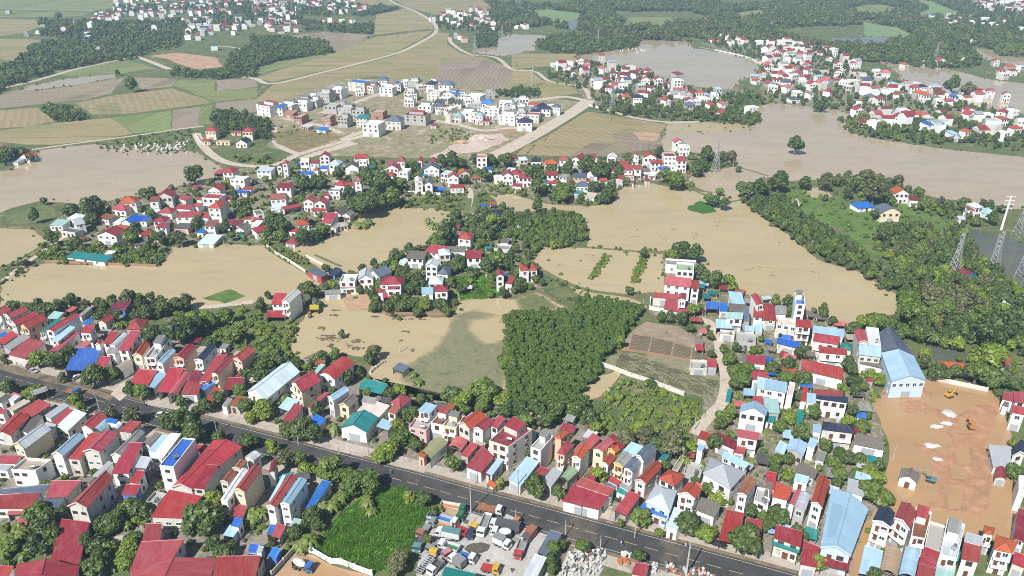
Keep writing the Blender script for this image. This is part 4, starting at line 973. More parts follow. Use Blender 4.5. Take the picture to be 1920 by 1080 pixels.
HOUSES2 = '''
@0,1
140,100 215,105 d8 4 g R
30,130 130,135 d8 3 s Z
-40,55 30,60 d7 5 g R
365,605 465,610 d8 4 s Q
500,560 590,570 d8 5 h W
565,605 640,590 d10 7 s Z
455,650 560,665 d6 4 f S
890,448 1020,440 d10 7 h O
820,490 940,500 d8 4 h R
1115,430 1185,425 d8 8 s U
1170,400 1290,395 d10 8 g R
1310,400 1390,420 d6 5 s R
1060,520 1140,530 d8 4 s A
840,590 900,595 d8 4 s W
900,590 985,600 d10 4 g L
970,572 1095,575 d8 4 s L
1180,515 1285,520 d8 4 h R
1310,545 1480,542 d8 7 s R
1485,548 1555,550 d7 5 s R
1300,480 1425,488 d6 5 s R
1432,465 1485,470 d6 5 s R
1470,415 1510,420 d5 5 s R
1515,402 1640,410 d9 8 f R
1555,345 1650,350 d8 8 g R
1668,412 1725,415 d6 5 s R
1555,478 1650,482 d12 10 h R
1655,525 1745,505 d5 4 o W
1525,612 1610,612 d8 7 s U
1470,662 1522,665 d5 4 s L
1475,742 1600,748 d12 3 s A
1145,582 1230,585 d8 6 h R
1165,622 1245,622 d6 6 s R
1070,692 1160,665 d6 3 s R
1000,757 1110,742 d10 3 s H
1165,702 1235,697 d5 3 s G
722,682 870,692 d10 6 g R
828,640 915,650 d7 5 s O
725,552 810,565 d7 4 s U
1300,627 1410,632 d7 4 s K k
490,845 780,882 d7 3 s T
780,822 840,826 d4 2 s W
1600,217 1658,220 d8 3 o R
1665,212 1745,216 d10 6 h R
1722,262 1830,267 d8 7 f W
1810,337 1880,340 d5 4 s R
1755,362 1850,366 d4 3 s L
1760,642 1830,650 d8 4 g H
1875,612 1930,616 d8 5 s W
1880,577 1930,580 d6 5 s R
1660,602 1790,610 d8 4 s D
1820,560 1880,562 d6 4 s R
@1,1
0,197 110,202 d8 6 s A
155,170 192,170 d6 7 g R
196,147 234,147 d5 11 p R
330,130 395,126 d8 8 f W
400,142 470,142 d6 8 s R
472,97 550,96 d8 9 g R
325,222 410,226 d6 4 s L
430,197 465,197 d5 5 p U
475,182 535,184 d6 5 s L
542,152 620,156 d9 8 h A
665,182 770,178 d10 5 g K
740,112 850,103 d8 5 h R
770,128 828,128 d5 6 f W
985,160 1050,156 d7 8 h R
1055,132 1115,132 d7 8 p R
970,184 1068,188 d8 6 g R
1072,208 1135,212 d9 7 f W
925,237 1030,241 d7 4 h R
1205,132 1245,132 d10 9 g R
1300,132 1350,132 d7 7 p D
1255,192 1375,192 d10 6 g S
1380,222 1438,232 d8 6 s A
1435,252 1520,252 d8 7 g R
1522,227 1605,222 d7 6 g O
1455,327 1560,327 d6 4 s R
1655,102 1730,102 d8 11 f P
1705,192 1770,192 d6 5 s L
1615,262 1690,252 d6 3 s U
1200,287 1252,283 d10 9 g W
1262,302 1325,302 d9 8 g S
1335,342 1405,346 d5 3 o L
145,322 260,326 d8 7 s D
105,416 225,411 d8 7 w U2
105,477 180,487 d5 4 s A
350,432 428,436 d8 7 g R
432,447 520,452 d8 7 g R
210,492 350,462 d5 4 o R
425,502 535,492 d5 4 s R
560,522 636,532 d12 4 g K
638,534 705,542 d7 4 g G
490,547 590,552 d7 6 s R
480,587 560,592 d7 5 s R
310,612 400,602 d8 6 h X
215,737 290,747 d8 3 s R
240,652 300,656 d5 4 s R
0,532 60,522 d9 7 f H
0,662 110,634 d7 5 s R
585,307 658,312 d8 5 h R
735,282 790,282 d5 9 p R
665,312 730,312 d6 5 s R
545,352 625,352 d7 6 f G
500,387 543,387 d5 4 s R
555,632 600,636 d7 3 g Z
604,622 690,612 d6 3 s E
1260,802 1400,822 d9 6 s R
1370,837 1460,832 d8 6 h A
1420,802 1570,806 d6 4 s H
1576,852 1690,852 d9 7 s R
1510,708 1610,716 d9 7 h R
1120,852 1255,862 d9 6 s H
1065,892 1118,896 d6 4 s A
1265,917 1360,922 d7 9 g W
1352,972 1440,978 d9 5 h S
1290,1052 1400,1052 d8 6 h A
925,1052 1090,1062 d9 6 h R
760,1017 880,1012 d10 6 g Z
835,968 925,1003 d9 6 g S
625,1032 740,1032 d9 7 f W
630,1077 770,1072 d5 4 s R
385,950 487,998 545,975 4 s S r
548,968 600,987 640,942 3 s N b
1800,992 1860,992 d6 9 g R
1866,1042 1920,1047 d8 5 s R
1720,542 1850,552 d10 6 h N
1785,782 1900,792 d7 5 f G
1830,735 1890,740 d5 4 s H
1845,240 1930,240 d8 7 g R
1870,200 1930,205 d7 5 s W
@2,1
-5,110 52,106 d7 6 s D
60,122 120,118 d7 6 s A
145,132 220,132 d8 8 h N
250,152 352,147 d8 6 h O
356,122 430,122 d8 7 h P
445,112 510,122 d12 7 g R
570,102 640,102 d7 6 h R
710,102 780,107 d8 7 g W
885,92 955,92 d8 7 g R
990,102 1085,102 d9 8 g X
1145,92 1232,92 d10 11 f D
1236,127 1315,127 d8 9 h R
1110,192 1195,187 d6 4 s L
1040,142 1140,142 d7 6 s R
830,192 910,192 d10 8 s R
915,187 975,187 d8 8 s R
845,237 920,237 d5 4 s R
560,217 640,227 d7 5 g X
465,247 562,247 d8 7 s S k
510,277 580,282 d6 4 s R
480,317 575,322 d7 7 h S
460,367 530,372 d5 4 s T
535,387 620,397 d7 4 s k
260,232 345,232 d8 7 s R
257,292 335,297 d5 4 s R
210,287 254,291 d6 4 s T
350,242 410,252 d6 6 s G
50,252 150,252 d8 7 s R
-5,227 48,220 d8 6 s A
0,312 70,317 d5 5 s R
65,952 130,947 d7 7 h X
140,947 190,947 d7 7 h X
1155,902 1385,917 d8 5 f G
1235,942 1365,952 d10 8 f J
1140,1047 1338,1072 d9 9 s P
1345,1077 1405,1082 d8 9 s R
790,302 832,302 d6 3 s k
1000,277 1040,277 d5 3 s R
875,292 915,292 d5 3 s R
660,277 720,277 d6 4 s X
780,255 830,262 d7 4 s R
975,205 1040,205 d7 5 s H
1020,225 1080,230 d6 4 s W
745,200 820,205 d7 5 s R
800,150 870,155 d8 5 s X
@3,1
955,372 1062,372 d9 7 g O
1066,417 1150,422 d7 5 s D
850,352 890,356 d5 3 s W
680,482 815,467 d9 3 s L
850,522 1000,517 d10 6 b S c
1505,492 1556,496 d6 6 s R
1560,482 1620,474 d8 7 h W
1622,522 1715,522 d8 4 h Q
1465,502 1503,514 d5 3 s L
1425,987 1540,963 d8 3 s D
1490,1002 1580,992 d5 2 s L
170,452 240,462 d7 3 p E
130,482 200,500 d3 2 s W
1485,852 1540,857 d6 3 s W
1430,562 1490,567 d5 3 s W
@1,0
0,782 100,800 d12 10 f D
108,802 195,806 d10 8 s L
170,782 265,791 d12 8 f W
282,772 378,776 d11 8 f W
300,747 378,751 d12 9 f C g
384,747 450,752 d10 8 f W
455,692 545,697 d12 10 f W
552,664 635,671 d10 10 f W
690,612 812,625 d12 10 f L
825,637 895,641 d10 8 f I i
915,602 985,602 d10 8 h S
925,657 1020,662 d10 9 f W
1025,622 1083,626 d10 8 f L
1087,612 1133,612 d9 9 f W
1137,602 1215,606 d10 11 f W
1110,682 1185,686 d10 10 f C
1265,632 1335,636 d10 8 h N
1365,637 1475,641 d10 8 h S
1280,687 1375,696 d10 9 f W
1350,732 1440,741 d9 6 f W
1400,697 1484,707 d12 8 f W
1490,707 1562,697 d10 8 s L
1566,717 1680,726 d12 8 f W
1690,777 1780,777 d10 8 h L
1700,817 1820,821 d12 9 f W
1824,772 1915,780 d12 9 f W
1820,862 1940,871 d12 9 f W
1525,842 1640,850 d12 8 f W
1640,867 1700,871 d8 8 h Q
1215,792 1310,796 d10 8 f W
1350,812 1440,816 d8 6 s O
1110,862 1270,871 d12 9 f D
975,907 1085,911 d10 8 h S
795,927 915,936 d11 11 f W
745,882 830,886 d8 9 s T
610,882 680,886 d10 9 f C g
495,872 555,876 d8 9 f C i
280,872 340,876 d10 7 f C i
200,847 278,851 d8 5 s I i
505,792 600,796 d10 8 f C g
610,807 712,815 d12 8 f C g
718,827 810,831 d10 8 f C g
858,837 950,842 d9 7 f C i
1480,770 1540,772 d8 6 s K
1470,870 1540,875 d9 6 h Q
1330,765 1400,768 d8 6 s K
1670,905 1750,908 d6 4 s R
330,945 390,955 d6 3 s Z
450,970 520,975 d6 3 s L
1310,940 1350,942 d5 3 s R
@2,0
125,782 205,786 d8 8 s O
198,817 290,821 d9 7 h N
292,802 360,806 d8 8 h S
35,917 150,921 d10 8 h N
110,857 200,861 d10 8 f R
0,872 80,880 d10 8 f W
30,832 100,836 d10 8 f W
-20,805 25,808 d9 8 f W
130,832 200,838 d8 7 s N
40,880 100,884 d8 7 s P
@0,0
1535,982 1615,982 d9 8 h R c
1812,986 1890,986 d9 8 h R c
1505,1057 1575,1061 d5 3 h R c
1620,1062 1720,1064 d4 3 f P c
1730,992 1805,992 d4 3 s R c
1765,1072 1850,1075 d10 4 g N
'''
# far houses: centre of the front foot, roof colour (capital T after it marks a taller one)
FARH = '''
@2,0
325,505W 395,525R 515,495R 565,515R 460,575R 545,560S 670,490RT 740,515R 850,525R 785,565W 840,560R 960,565R 1030,555R 790,640R 1000,650R 620,650W 1060,690D 975,690W 720,710R 835,690W 1253,640RT 1245,695WT 815,730N 870,760O 940,790N 1295,720R 1320,760R 1410,750R 1470,740B 1550,720B 1170,805R 1330,815R 1390,810W 1510,815R 1590,835R 1340,845S 1810,860W 1155,665R 430,540R 590,535R 700,560R 760,600D 880,590D 940,600D 1010,590D 1100,645R 1230,720R 1450,770W 1520,760W 1600,880R 1290,690R
1460,290R 1580,305W 1500,320R 1620,310R 1700,310R 1755,335R 1840,310W 1905,325W 1690,340R 1890,400R 1910,540R 1880,600R 1815,620B 1550,330R 1650,345R 1720,330W 1860,345W 1845,635R 30,215W 85,205W 115,220R
@3,0
45,370R 90,345W 130,330W 175,345W 140,385R 250,385W 290,370R 60,430R 120,430R 190,430R 235,440R 310,425B 300,480RT 240,480R 500,440WT 585,475O 460,480R 530,525R 640,520R 575,550W 150,520W 185,545O 300,530R 315,570R 65,570W 15,530R 420,560W 520,585R 700,610R 830,575W 880,590R 835,610W 610,640O 690,690k 160,700R 70,645R 20,655R 240,595R 290,630R 390,620B 410,670R 340,680R 460,650R 470,740R 160,640R 920,705O 970,660B 1060,650R 1110,670W 1100,705R 1165,700N 1000,740U 1150,750O 1190,770O 780,760S 845,790R 690,800W 1260,670B 1330,740R 1395,780L 1430,760W 1280,805W 1530,720W 1600,740R 1660,735R 1780,765R 1345,720B 680,880R 900,890B 1020,880W 980,940R 1050,940R 735,950R 820,970W 1190,900R 1200,940W 1220,990L 1290,980Q 1510,880R 1520,920R 1650,890W 1780,900R 1850,890W 1770,950R 1900,970W 1690,965L 1860,1030R 1490,1050O 1400,1065B 1780,1060W 110,600R 200,610W 260,660W 510,640R 560,660W 730,640D 650,650W 100,690R 220,740W 590,700W 30,390R 210,400W 350,380D 30,700W 330,750G 205,775K
925,430R 1040,510O 1190,490B 1300,500R 1470,460W 1520,340W 1710,500R 1750,570R 1830,545O 1780,600W 1840,570R 1900,540W 1170,155R 1280,155W 1340,170R 1420,175R 1370,205W 1510,160R 1530,195W 1640,165W 1680,200W 1790,165R 1900,240W 1310,190W 1390,160R 1620,190W 1740,205W
@0,0
325,225W 285,255R 455,210R 480,245R 200,275W 680,230WT 690,175R 745,160R 540,180R 1000,225R 1165,260WT 655,285A 655,310A 735,405W 1415,255R 1480,195W 1550,215W 1600,220W 1660,230R 1740,190W 1830,220W 1750,265R 1580,265R 1520,270W 1490,305R 1375,205R 1410,300W 1610,380T 60,105W 880,45W 895,100R 945,95W 990,120W 780,130R 720,115R 1000,80R 1070,80W 1230,105W 1280,130W 1190,120R 1130,85W
@1,0
555,170W 650,165W 735,180R 500,165R 590,180R 1400,130R 1480,110R 1430,175W 1480,195W 1540,165W 1600,130R 1650,120R 1570,120W 1640,215R 1700,180R 1780,200W 1775,235R 1660,170W 1720,130R 1890,190R 1390,155R 1500,290W 1570,320O 1530,300R 120,240R 160,180W 100,230W 30,190W 190,250D 270,190W 590,90W 640,100R 680,85W 790,70R 560,60W 1330,165W 1520,205R
@1,0
1250,690W 1330,660C 1420,660W 1480,740W 1550,760W 1620,760C 1600,800W 1650,830W 1750,850W 1760,740C 1860,820W 1900,850W 1440,870W 1380,860S 1260,850C 1480,920W 1560,910W 1640,920C 1740,890W 1800,920W 560,760C 640,840C 700,870C 680,930C 240,820W 360,800W 430,770C 1000,700C 1060,700W 1180,760W 1150,800C 780,720C 860,700W
@2,0
40,800W 90,800W 160,870S 180,900W 240,860N 320,850W 60,850C 20,850W
@1,1
1840,300W 1900,280R 1940,300R
@2,1
1250,60R 1290,90W
'''
ROOFWORD = dict(g='gabled', w='gabled', h='hipped', p='pyramid', s='sloping', f='flat', t='terrace', b='barrel', o='sloping', v='barrel')
ALLH = []          # records of every building

# shared small meshes, unit sized, facing -Y
def unit_window(name, fm, bars=1, arch=False):
    mb = MB(); mb.box(-.5, .5, -.03, .04, 0, 1, 0)
    mb.v = []; mb.f = []; mb.m = []; mb.uv = []
    t = .09
    for x0, x1, z0, z1 in ((-.5, .5, 0, t), (-.5, .5, 1 - t, 1), (-.5, -.5 + t, t, 1 - t), (.5 - t, .5, t, 1 - t)): mb.box(x0, x1, -.07, .05, z0, z1, 0)
    for k in range(bars):
        x = -.5 + (k + 1) / (bars + 1); mb.box(x - .03, x + .03, -.05, .04, t, 1 - t, 0)
    mb.face([(-.5 + t, -.01, t), (.5 - t, -.01, t), (.5 - t, -.01, 1 - t), (-.5 + t, -.01, 1 - t)], 1)
    mb.box(-.56, .56, -.16, .02, -.07, 0, 2)
    return mb.mesh(name, [fm, M['glass'], M['white']])
U_WIN = [unit_window('window_white', M['frame_w'], 1), unit_window('window_brown', M['frame_b'], 1), unit_window('window_wide', M['frame_w'], 3)]
def unit_door(name, m, roller=False):
    mb = MB(); mb.box(-.5, .5, -.05, .05, 0, 1, 0)
    if roller:
        for k in range(6): mb.box(-.48, .48, -.075, -.05, .03 + k * .16, .15 + k * .16, 0)
    else:
        mb.box(-.02, .02, -.09, -.05, .03, .97, 1); mb.box(-.42, -.08, -.08, -.05, .1, .9, 1); mb.box(.08, .42, -.08, -.05, .1, .9, 1)
    return mb.mesh(name, [m, M['frame_b']])
U_DOOR = unit_door('door', M['door']); U_ROLL = unit_door('roller_door', M['roller'], True); U_DARK = unit_door('dark_opening', M['blackframe'])
def unit_balcony():
    mb = MB(); mb.box(-.5, .5, -1.0, 0, -.14, 0, 0); mb.box(-.5, .5, -1.0, -.92, .82, .92, 0)
    for k in range(9): mb.box(-.5 + k * .12 , -.5 + k * .12 + .04, -.99, -.93, 0, .82, 0)
    for x in (-.5, .46): mb.box(x, x + .04, -.92, 0, .80, .9, 0); mb.box(x, x + .04, -1, -.9, 0, .92, 0); mb.box(x, x + .03, -.9, 0, 0, .4, 0)
    return mb.mesh('balcony', [M['white']])
U_BALC = unit_balcony()
def unit_tank():
    mb = MB(); mb.tube((-.8, 0, 1.15), (.8, 0, 1.15), .55, .55, 12, 0)
    for x in (-.55, .55):
        for y in (-.4, .4): mb.tube((x, y, 0), (x * .95, y * .8, .85), .05, .05, 5, 1)
    mb.tube((0, 0, 1.65), (0, 0, 1.82), .2, .2, 8, 0)
    return mb.mesh('water_tank', [M['steel'], M['dsteel']])
U_TANK = unit_tank()

def parse_houses(txt):
    c = r = 0
    for ln in txt.strip().splitlines():
        if ln[0] == '@': c, r = (int(v) for v in ln[1:].split(',')); continue
        tk = ln.split(); P = []; i = 0; d = None
        while ',' in tk[i]: P.append(tile(c, r, *(float(v) for v in tk[i].split(',')))); i += 1
        if tk[i][0] == 'd': d = float(tk[i][1:]); i += 1
        h = float(tk[i]); form = tk[i + 1]; rc = tk[i + 2]; wc = tk[i + 3] if len(tk) > i + 3 else None
        q = [gp(x, y, h) for x, y in P]
        if d and r == 0 and c == 1: d *= 1.3
        if d is not None:
            u = q[1] - q[0]; n = np.array((-u[1], u[0])) / max(np.hypot(*u), 1e-6); q = [q[0], q[1], q[1] + n * d, q[0] + n * d]
        elif len(q) == 3:
            # keep the plan close to a rectangle
            u = q[1] - q[0]; n = np.array((-u[1], u[0])) / max(np.hypot(*u), 1e-6); w = q[2] - q[1]; dep = float(w @ n)
            skew = float(w @ u) / max(np.hypot(*u), 1e-6); skew = max(-0.22 * abs(dep), min(0.22 * abs(dep), skew))
            w2 = n * dep + u / max(np.hypot(*u), 1e-6) * skew; mid = q[2] - (q[1] + w2)
            q = [q[0] + mid * .5, q[1] + mid * .5, q[1] + w2 + mid * .5, q[0] + w2 + mid * .5]
        yield dict(q=q, h=h, form=form, rc=rc, wc=wc, px=(sum(p[0] for p in P) / len(P), sum(p[1] for p in P) / len(P)))

def area2(q): return sum(q[i][0] * q[(i + 1) % 4][1] - q[(i + 1) % 4][0] * q[i][1] for i in range(4))
def inset(q, d):
    c = sum(q) / 4; out = []
    for i in range(4):
        p, a, b = q[i], q[i - 1], q[(i + 1) % 4]
        ua = (a - p) / max(np.hypot(*(a - p)), 1e-6); ub = (b - p) / max(np.hypot(*(b - p)), 1e-6); out.append(p + (ua + ub) * d)
    return out
def lerp(a, b, t): return a + (b - a) * t

def build_house(H, detail):
    rg = H['rg']; q = H['q']
    if area2(q) < 0: q = [q[1], q[0], q[3], q[2]]
    W_, D_ = float(np.hypot(*(q[1] - q[0]))), float(np.hypot(*(q[2] - q[1])))
    base = sum(q) / 4; root = empty(H['name'], (base[0], base[1], 0)); H['root'] = root; H['W'], H['D'] = W_, D_
    L = [p - base for p in q]; h = H['h']; form = H['form']; rm = RC[H['rc']][1]; wm = WC[H['wc']][1]
    ov = 0.0 if form in 'ft' else min(0.35, W_ * .06)
    wl = inset(L, ov) if ov else L
    wallm = MB(); roof = MB(); rise = 0
    def V(p, z): return (p[0], p[1], z)
    def slopeuv(a, b, c, d=None):
        ww = float(np.hypot(*(np.array(b[:2]) - np.array(a[:2])))); sl = math.dist(b, c)
        return [(0, 0), (ww, 0), (ww, sl)] + ([(0, sl)] if d is not None else [])
    T = 0.14
    open_front = form in 'ov'; tops = [h - .05] * 4
    if form in 'gw':
        P, wl2 = (L, wl) if form == 'g' else ([L[3], L[0], L[1], L[2]], [wl[3], wl[0], wl[1], wl[2]])
        span = float(np.hypot(*(P[1] - P[0]))); tl = RC[H['rc']][0]
        rise = span * (0.30 if 'tiled' in tl or detail < 1 else rg.choice((.2, .24, .28)))
        if span > 12: rise = min(rise, 2.4 + span * .01)
        m0, m1 = (P[0] + P[1]) / 2, (P[3] + P[2]) / 2
        for a, b, c, d in ((P[0], m0, m1, P[3]), (m0, P[1], P[2], m1)):
            lo = (a, d) if a is P[0] else (b, c)
            if a is P[0]: quad = [V(m1, h + rise), V(P[3], h), V(P[0], h), V(m0, h + rise)]; dl = math.dist(quad[0], quad[3]); sl = math.dist(quad[0], quad[1]); uv = [(dl, sl), (dl, 0), (0, 0), (0, sl)]
            else: quad = [V(m0, h + rise), V(P[1], h), V(P[2], h), V(m1, h + rise)]; dl = math.dist(quad[0], quad[3]); sl = math.dist(quad[0], quad[1]); uv = [(0, sl), (0, 0), (dl, 0), (dl, sl)]
            roof.slab(quad, T, 0, uv)
        roof.tube(V(m0, h + rise + .02), V(m1, h + rise + .02), .16, .16, 5, 0)
        # gable triangles of the wall
        for i, (a, b) in enumerate(((wl2[0], wl2[1]), (wl2[2], wl2[3]))):
            wallm.face([V(a, h - .06), V(b, h - .06), V((a + b) / 2, h + rise * (1 - 2 * ov / max(span, 1)) - .12)], 0)
    elif form in 'hp':
        rise = min(W_, D_) * .30; c0, c1 = (L[0] + L[1]) / 2, (L[2] + L[3]) / 2
        if form == 'p' or abs(W_ - D_) < .8: rise = min(W_, D_) * (.55 if form == 'p' else .33); r0 = r1 = sum(L) / 4
        elif D_ >= W_: t = W_ / 2 / D_; r0, r1 = lerp(c0, c1, t), lerp(c0, c1, 1 - t)
        else: s0, s1 = (L[3] + L[0]) / 2, (L[1] + L[2]) / 2; t = D_ / 2 / W_; r0, r1 = lerp(s0, s1, t), lerp(s0, s1, 1 - t)
        def tri(a, b, t): roof.slab([V(a, h), V(b, h), V(t, h + rise)], T, 0, [(0, 0), (math.dist(a, b), 0), (math.dist(a, b) / 2, math.dist(V(lerp(a, b, .5), h), V(t, h + rise)))])
        def quad(a, b, c, d): roof.slab([V(a, h), V(b, h), V(c, h + rise), V(d, h + rise)], T, 0, [(0, 0), (math.dist(a, b), 0), (math.dist(a, b) * .75, D_ / 2), (math.dist(a, b) * .25, D_ / 2)])
        if r0 is r1:
            for i in range(4): tri(L[i], L[(i + 1) % 4], r0)
        elif D_ >= W_: tri(L[0], L[1], r0); quad(L[1], L[2], r1, r0); tri(L[2], L[3], r1); quad(L[3], L[0], r0, r1)
        else: quad(L[0], L[1], r1, r0); tri(L[1], L[2], r1); quad(L[2], L[3], r0, r1); tri(L[3], L[0], r0)
        for a, b in ((L[0], r0), (L[3], r0 if D_ < W_ or r0 is r1 else r1), (L[1], r1 if D_ < W_ or r0 is r1 else r0), (L[2], r1)): roof.tube(V(a, h + .03), V(b, h + rise + .03), .11, .11, 4, 0)
    elif form in 'so':
        rise = min(1.6, D_ * .09); z0, z1 = h - rise / 2, h + rise / 2; tops = [z0 - .05, z0 - .05, z1 - .05, z1 - .05]
        roof.slab([V(L[0], z0), V(L[1], z0), V(L[2], z1), V(L[3], z1)], .1, 0, [(0, 0), (W_, 0), (W_, D_), (0, D_)])
        roof.tube(V(L[3], z1 + .03), V(L[2], z1 + .03), .12, .12, 4, 0)
    elif form in 'bv':
        rise = W_ * .24; n = 10
        for i in range(n):
            t0, t1 = i / n, (i + 1) / n; za, zb = h + rise * math.sin(math.pi * t0), h + rise * math.sin(math.pi * t1)
            a, b, c, d = lerp(L[0], L[1], t0), lerp(L[0], L[1], t1), lerp(L[3], L[2], t1), lerp(L[3], L[2], t0)
            roof.slab([V(a, za), V(b, zb), V(c, zb), V(d, za)], .08, 0, [(0, t0 * W_ * 1.2), (0, t1 * W_ * 1.2), (D_, t1 * W_ * 1.2), (D_, t0 * W_ * 1.2)])
            if not open_front: wallm.face([V(lerp(wl[0], wl[1], t0), h - .05), V(lerp(wl[0], wl[1], t1), h - .05), V(lerp(wl[0], wl[1], t1), zb - .1), V(lerp(wl[0], wl[1], t0), za - .1)], 0)
            wallm.face([V(lerp(wl[3], wl[2], t1), h - .05), V(lerp(wl[3], wl[2], t0), h - .05), V(lerp(wl[3], wl[2], t0), za - .1), V(lerp(wl[3], wl[2], t1), zb - .1)], 0)
    if form in 'ft':
        ins = inset(L, .22); ph = .95 if H['rc'] in 'CEGWJk' or form == 't' else .45
        for i in range(4):
            j = (i + 1) % 4
            wallm.face([V(L[i], 0), V(L[j], 0), V(L[j], h), V(L[i], h)], 0); wallm.face([V(L[i], h), V(L[j], h), V(ins[j], h), V(ins[i], h)], 0); wallm.face([V(ins[j], h - ph - .2), V(ins[i], h - ph - .2), V(ins[i], h), V(ins[j], h)], 0)
        roof.face([V(p, h - ph) for p in ins], 0, [(0, 0), (W_, 0), (W_, D_), (0, D_)])
        if form == 't':
            a, b, c, d = lerp(ins[0], ins[3], .55), lerp(ins[1], ins[2], .55), lerp(ins[1], ins[2], .93), lerp(ins[0], ins[3], .93)
            a, d = lerp(a, b, .08), lerp(d, c, .08); b, c = lerp(b, a, .25), lerp(c, d, .25)
            sb = MB(); sb.prism([a, b, c, d], h - ph, h + 1.7, 0); st = sb.build('stair_house', [wm], root)
            rs = MB(); e = inset([np.array(v) for v in (a, b, c, d)], -.25); rs.slab([V(e[0], h + 1.75), V(e[1], h + 1.75), V(e[2], h + 1.95), V(e[3], h + 1.95)], .1, 0, [(0, 0), (3, 0), (3, 3), (0, 3)]); rs.build('roof', [RC['R'][1] if H['rc'] in 'DRU' else RC['G'][1]], st)
    elif open_front:
        for i in (1, 2, 3):
            j = (i + 1) % 4; wallm.face([V(wl[i], 0), V(wl[j], 0), V(wl[j], tops[j]), V(wl[i], tops[i])], 0)
            k0, k1 = wl[i], wl[j]; n2 = np.array((-(k1 - k0)[1], (k1 - k0)[0])); n2 = n2 / max(np.hypot(*n2), 1e-6) * .12
            wallm.face([V(k1 + n2, 0), V(k0 + n2, 0), V(k0 + n2, tops[i]), V(k1 + n2, tops[j])], 0)
        npst = max(2, int(W_ / 5) + 1)
        for k in range(npst):
            p = lerp(wl[0], wl[1], k / (npst - 1)); pm = MB(); pm.tube(V(p, 0), V(p, tops[0]), .1, .1, 6); pm.build('post', [M['dsteel']], root)
        fb = MB(); a, b = lerp(wl[0], wl[1], .01), lerp(wl[0], wl[1], .99); fb.tube(V(a, tops[0] - .12), V(b, tops[0] - .12), .12, .12, 4); fb.build('beam', [M['dsteel']], root)
    else:
        for i in range(4):
            j = (i + 1) % 4; wallm.face([V(wl[i], 0), V(wl[j], 0), V(wl[j], tops[j]), V(wl[i], tops[i])], 0)
    if form == 'g' and detail == 1 and W_ < 9 and h > 5.5 and H['rnd'] % 3:
        cm = MB(); m0 = (L[0] + L[1]) / 2; back = (L[3] - L[0]) / max(np.hypot(*(L[3] - L[0])), 1e-6) * .35
        for a, za, b, zb in ((L[0], h, m0, h + rise), (m0, h + rise, L[1], h)): cm.slab([V(a, za + .28), V(b, zb + .28), V(b + back, zb + .28), V(a + back, za + .28)], .45, 0)
        cm.build('gable_coping', [wm], root)
    if form == 'g' and W_ * D_ > 300 and detail == 1:
        vm = MB(); a, b = lerp((L[0] + L[1]) / 2, (L[3] + L[2]) / 2, .2), lerp((L[0] + L[1]) / 2, (L[3] + L[2]) / 2, .75); u = (b - a) / max(np.hypot(*(b - a)), 1e-6); n_ = np.array((-u[1], u[0])) * .7
        vm.prism([tuple(a - n_), tuple(b - n_), tuple(b + n_), tuple(a + n_)], h + rise - .3, h + rise + .55, 0); vm.build('ridge_vent', [RC['B' if H['rc'] in 'AB' else H['rc']][1]], root)
    wallm.build('wall', [wm], root); roof.build('roof', [rm], root, smooth=False); H['top'] = h + rise
    if detail < 0 or open_front: return root
    # openings
    def put(me, nm, i, t, z, w, hh, out=.02):
        a, b = wl[i], wl[(i + 1) % 4]; p = lerp(a, b, t); d = b - a; L_ = max(np.hypot(*d), 1e-6); n = np.array((d[1], -d[0])) / L_
        inst(nm, me, root, (p[0] + n[0] * out, p[1] + n[1] * out, z), math.atan2(d[1], d[0]), (w, 1, hh))
    cx, cy = base; ns = max(1, int(round((h - .3) / 3.3))); sh = h / ns
    wme = U_WIN[H['rnd'] % 2]; shop = H.get('shop', False)
    for i in (0, 1, 3):
        a, b = wl[i], wl[(i + 1) % 4]; d = b - a; Ls = float(np.hypot(*d)); n = np.array((d[1], -d[0])) / max(Ls, 1e-6)
        mid = base + (a + b) / 2; cosv = float(n @ (-mid)) / max(np.hypot(*mid), 1e-6)
        if cosv < -.1 or Ls < 2.2: continue
        front = i == 0
        if not front and (detail == 0 or H['party']) and not (form in 'hpw'): continue
        for s in range(ns):
            z = s * sh + sh * .26; hh = min(1.8, sh * .54)
            if front:
                k = max(1, int(Ls / 2.6)); k = min(k, 6 if detail else 3)
                if s == 0 and not H.get('back'):
                    if h <= 6 and W_ > 7 and form in 'gsb' and detail: put(U_ROLL, 'roller_door', i, .5, .02, min(4.2, Ls * .5), min(3.2, h * .7))
                    elif shop or rg.random() < .35: put(U_ROLL, 'roller_door', i, .5, .02, min(3.6, Ls * .72), min(2.9, sh * .85))
                    else:
                        put(U_DOOR, 'door', i, .5, .02, min(1.6, Ls * .3), min(2.5, sh * .75))
                        if Ls > 5: put(wme, 'window', i, .2, z, 1.3, hh); put(wme, 'window', i, .8, z, 1.3, hh)
                    continue
                if detail == 1 and s > 0 and H['balc'] and not H.get('back'):
                    put(U_BALC, 'balcony', i, .5, s * sh, Ls * .96, 1.0); put(U_DOOR, 'door', i, .32, s * sh + .02, min(1.3, Ls * .25), min(2.3, sh * .72)); put(wme, 'window', i, .7, z, min(1.9, Ls * .36), hh); continue
                for kk in range(k):
                    if H.get('back') and rg.random() < .35: continue
                    put(wme, 'window', i, (kk + .5) / k, z, min(1.75, Ls / k * .62), hh if not H.get('back') else hh * .7)
            else:
                k = max(1, min(4, int(Ls / 4.5)))
                for kk in range(k):
                    if rg.random() < (.25 if detail else .5): continue
                    put(wme, 'window', i, (kk + .5) / k, z, 1.1, hh * .9)
    return root

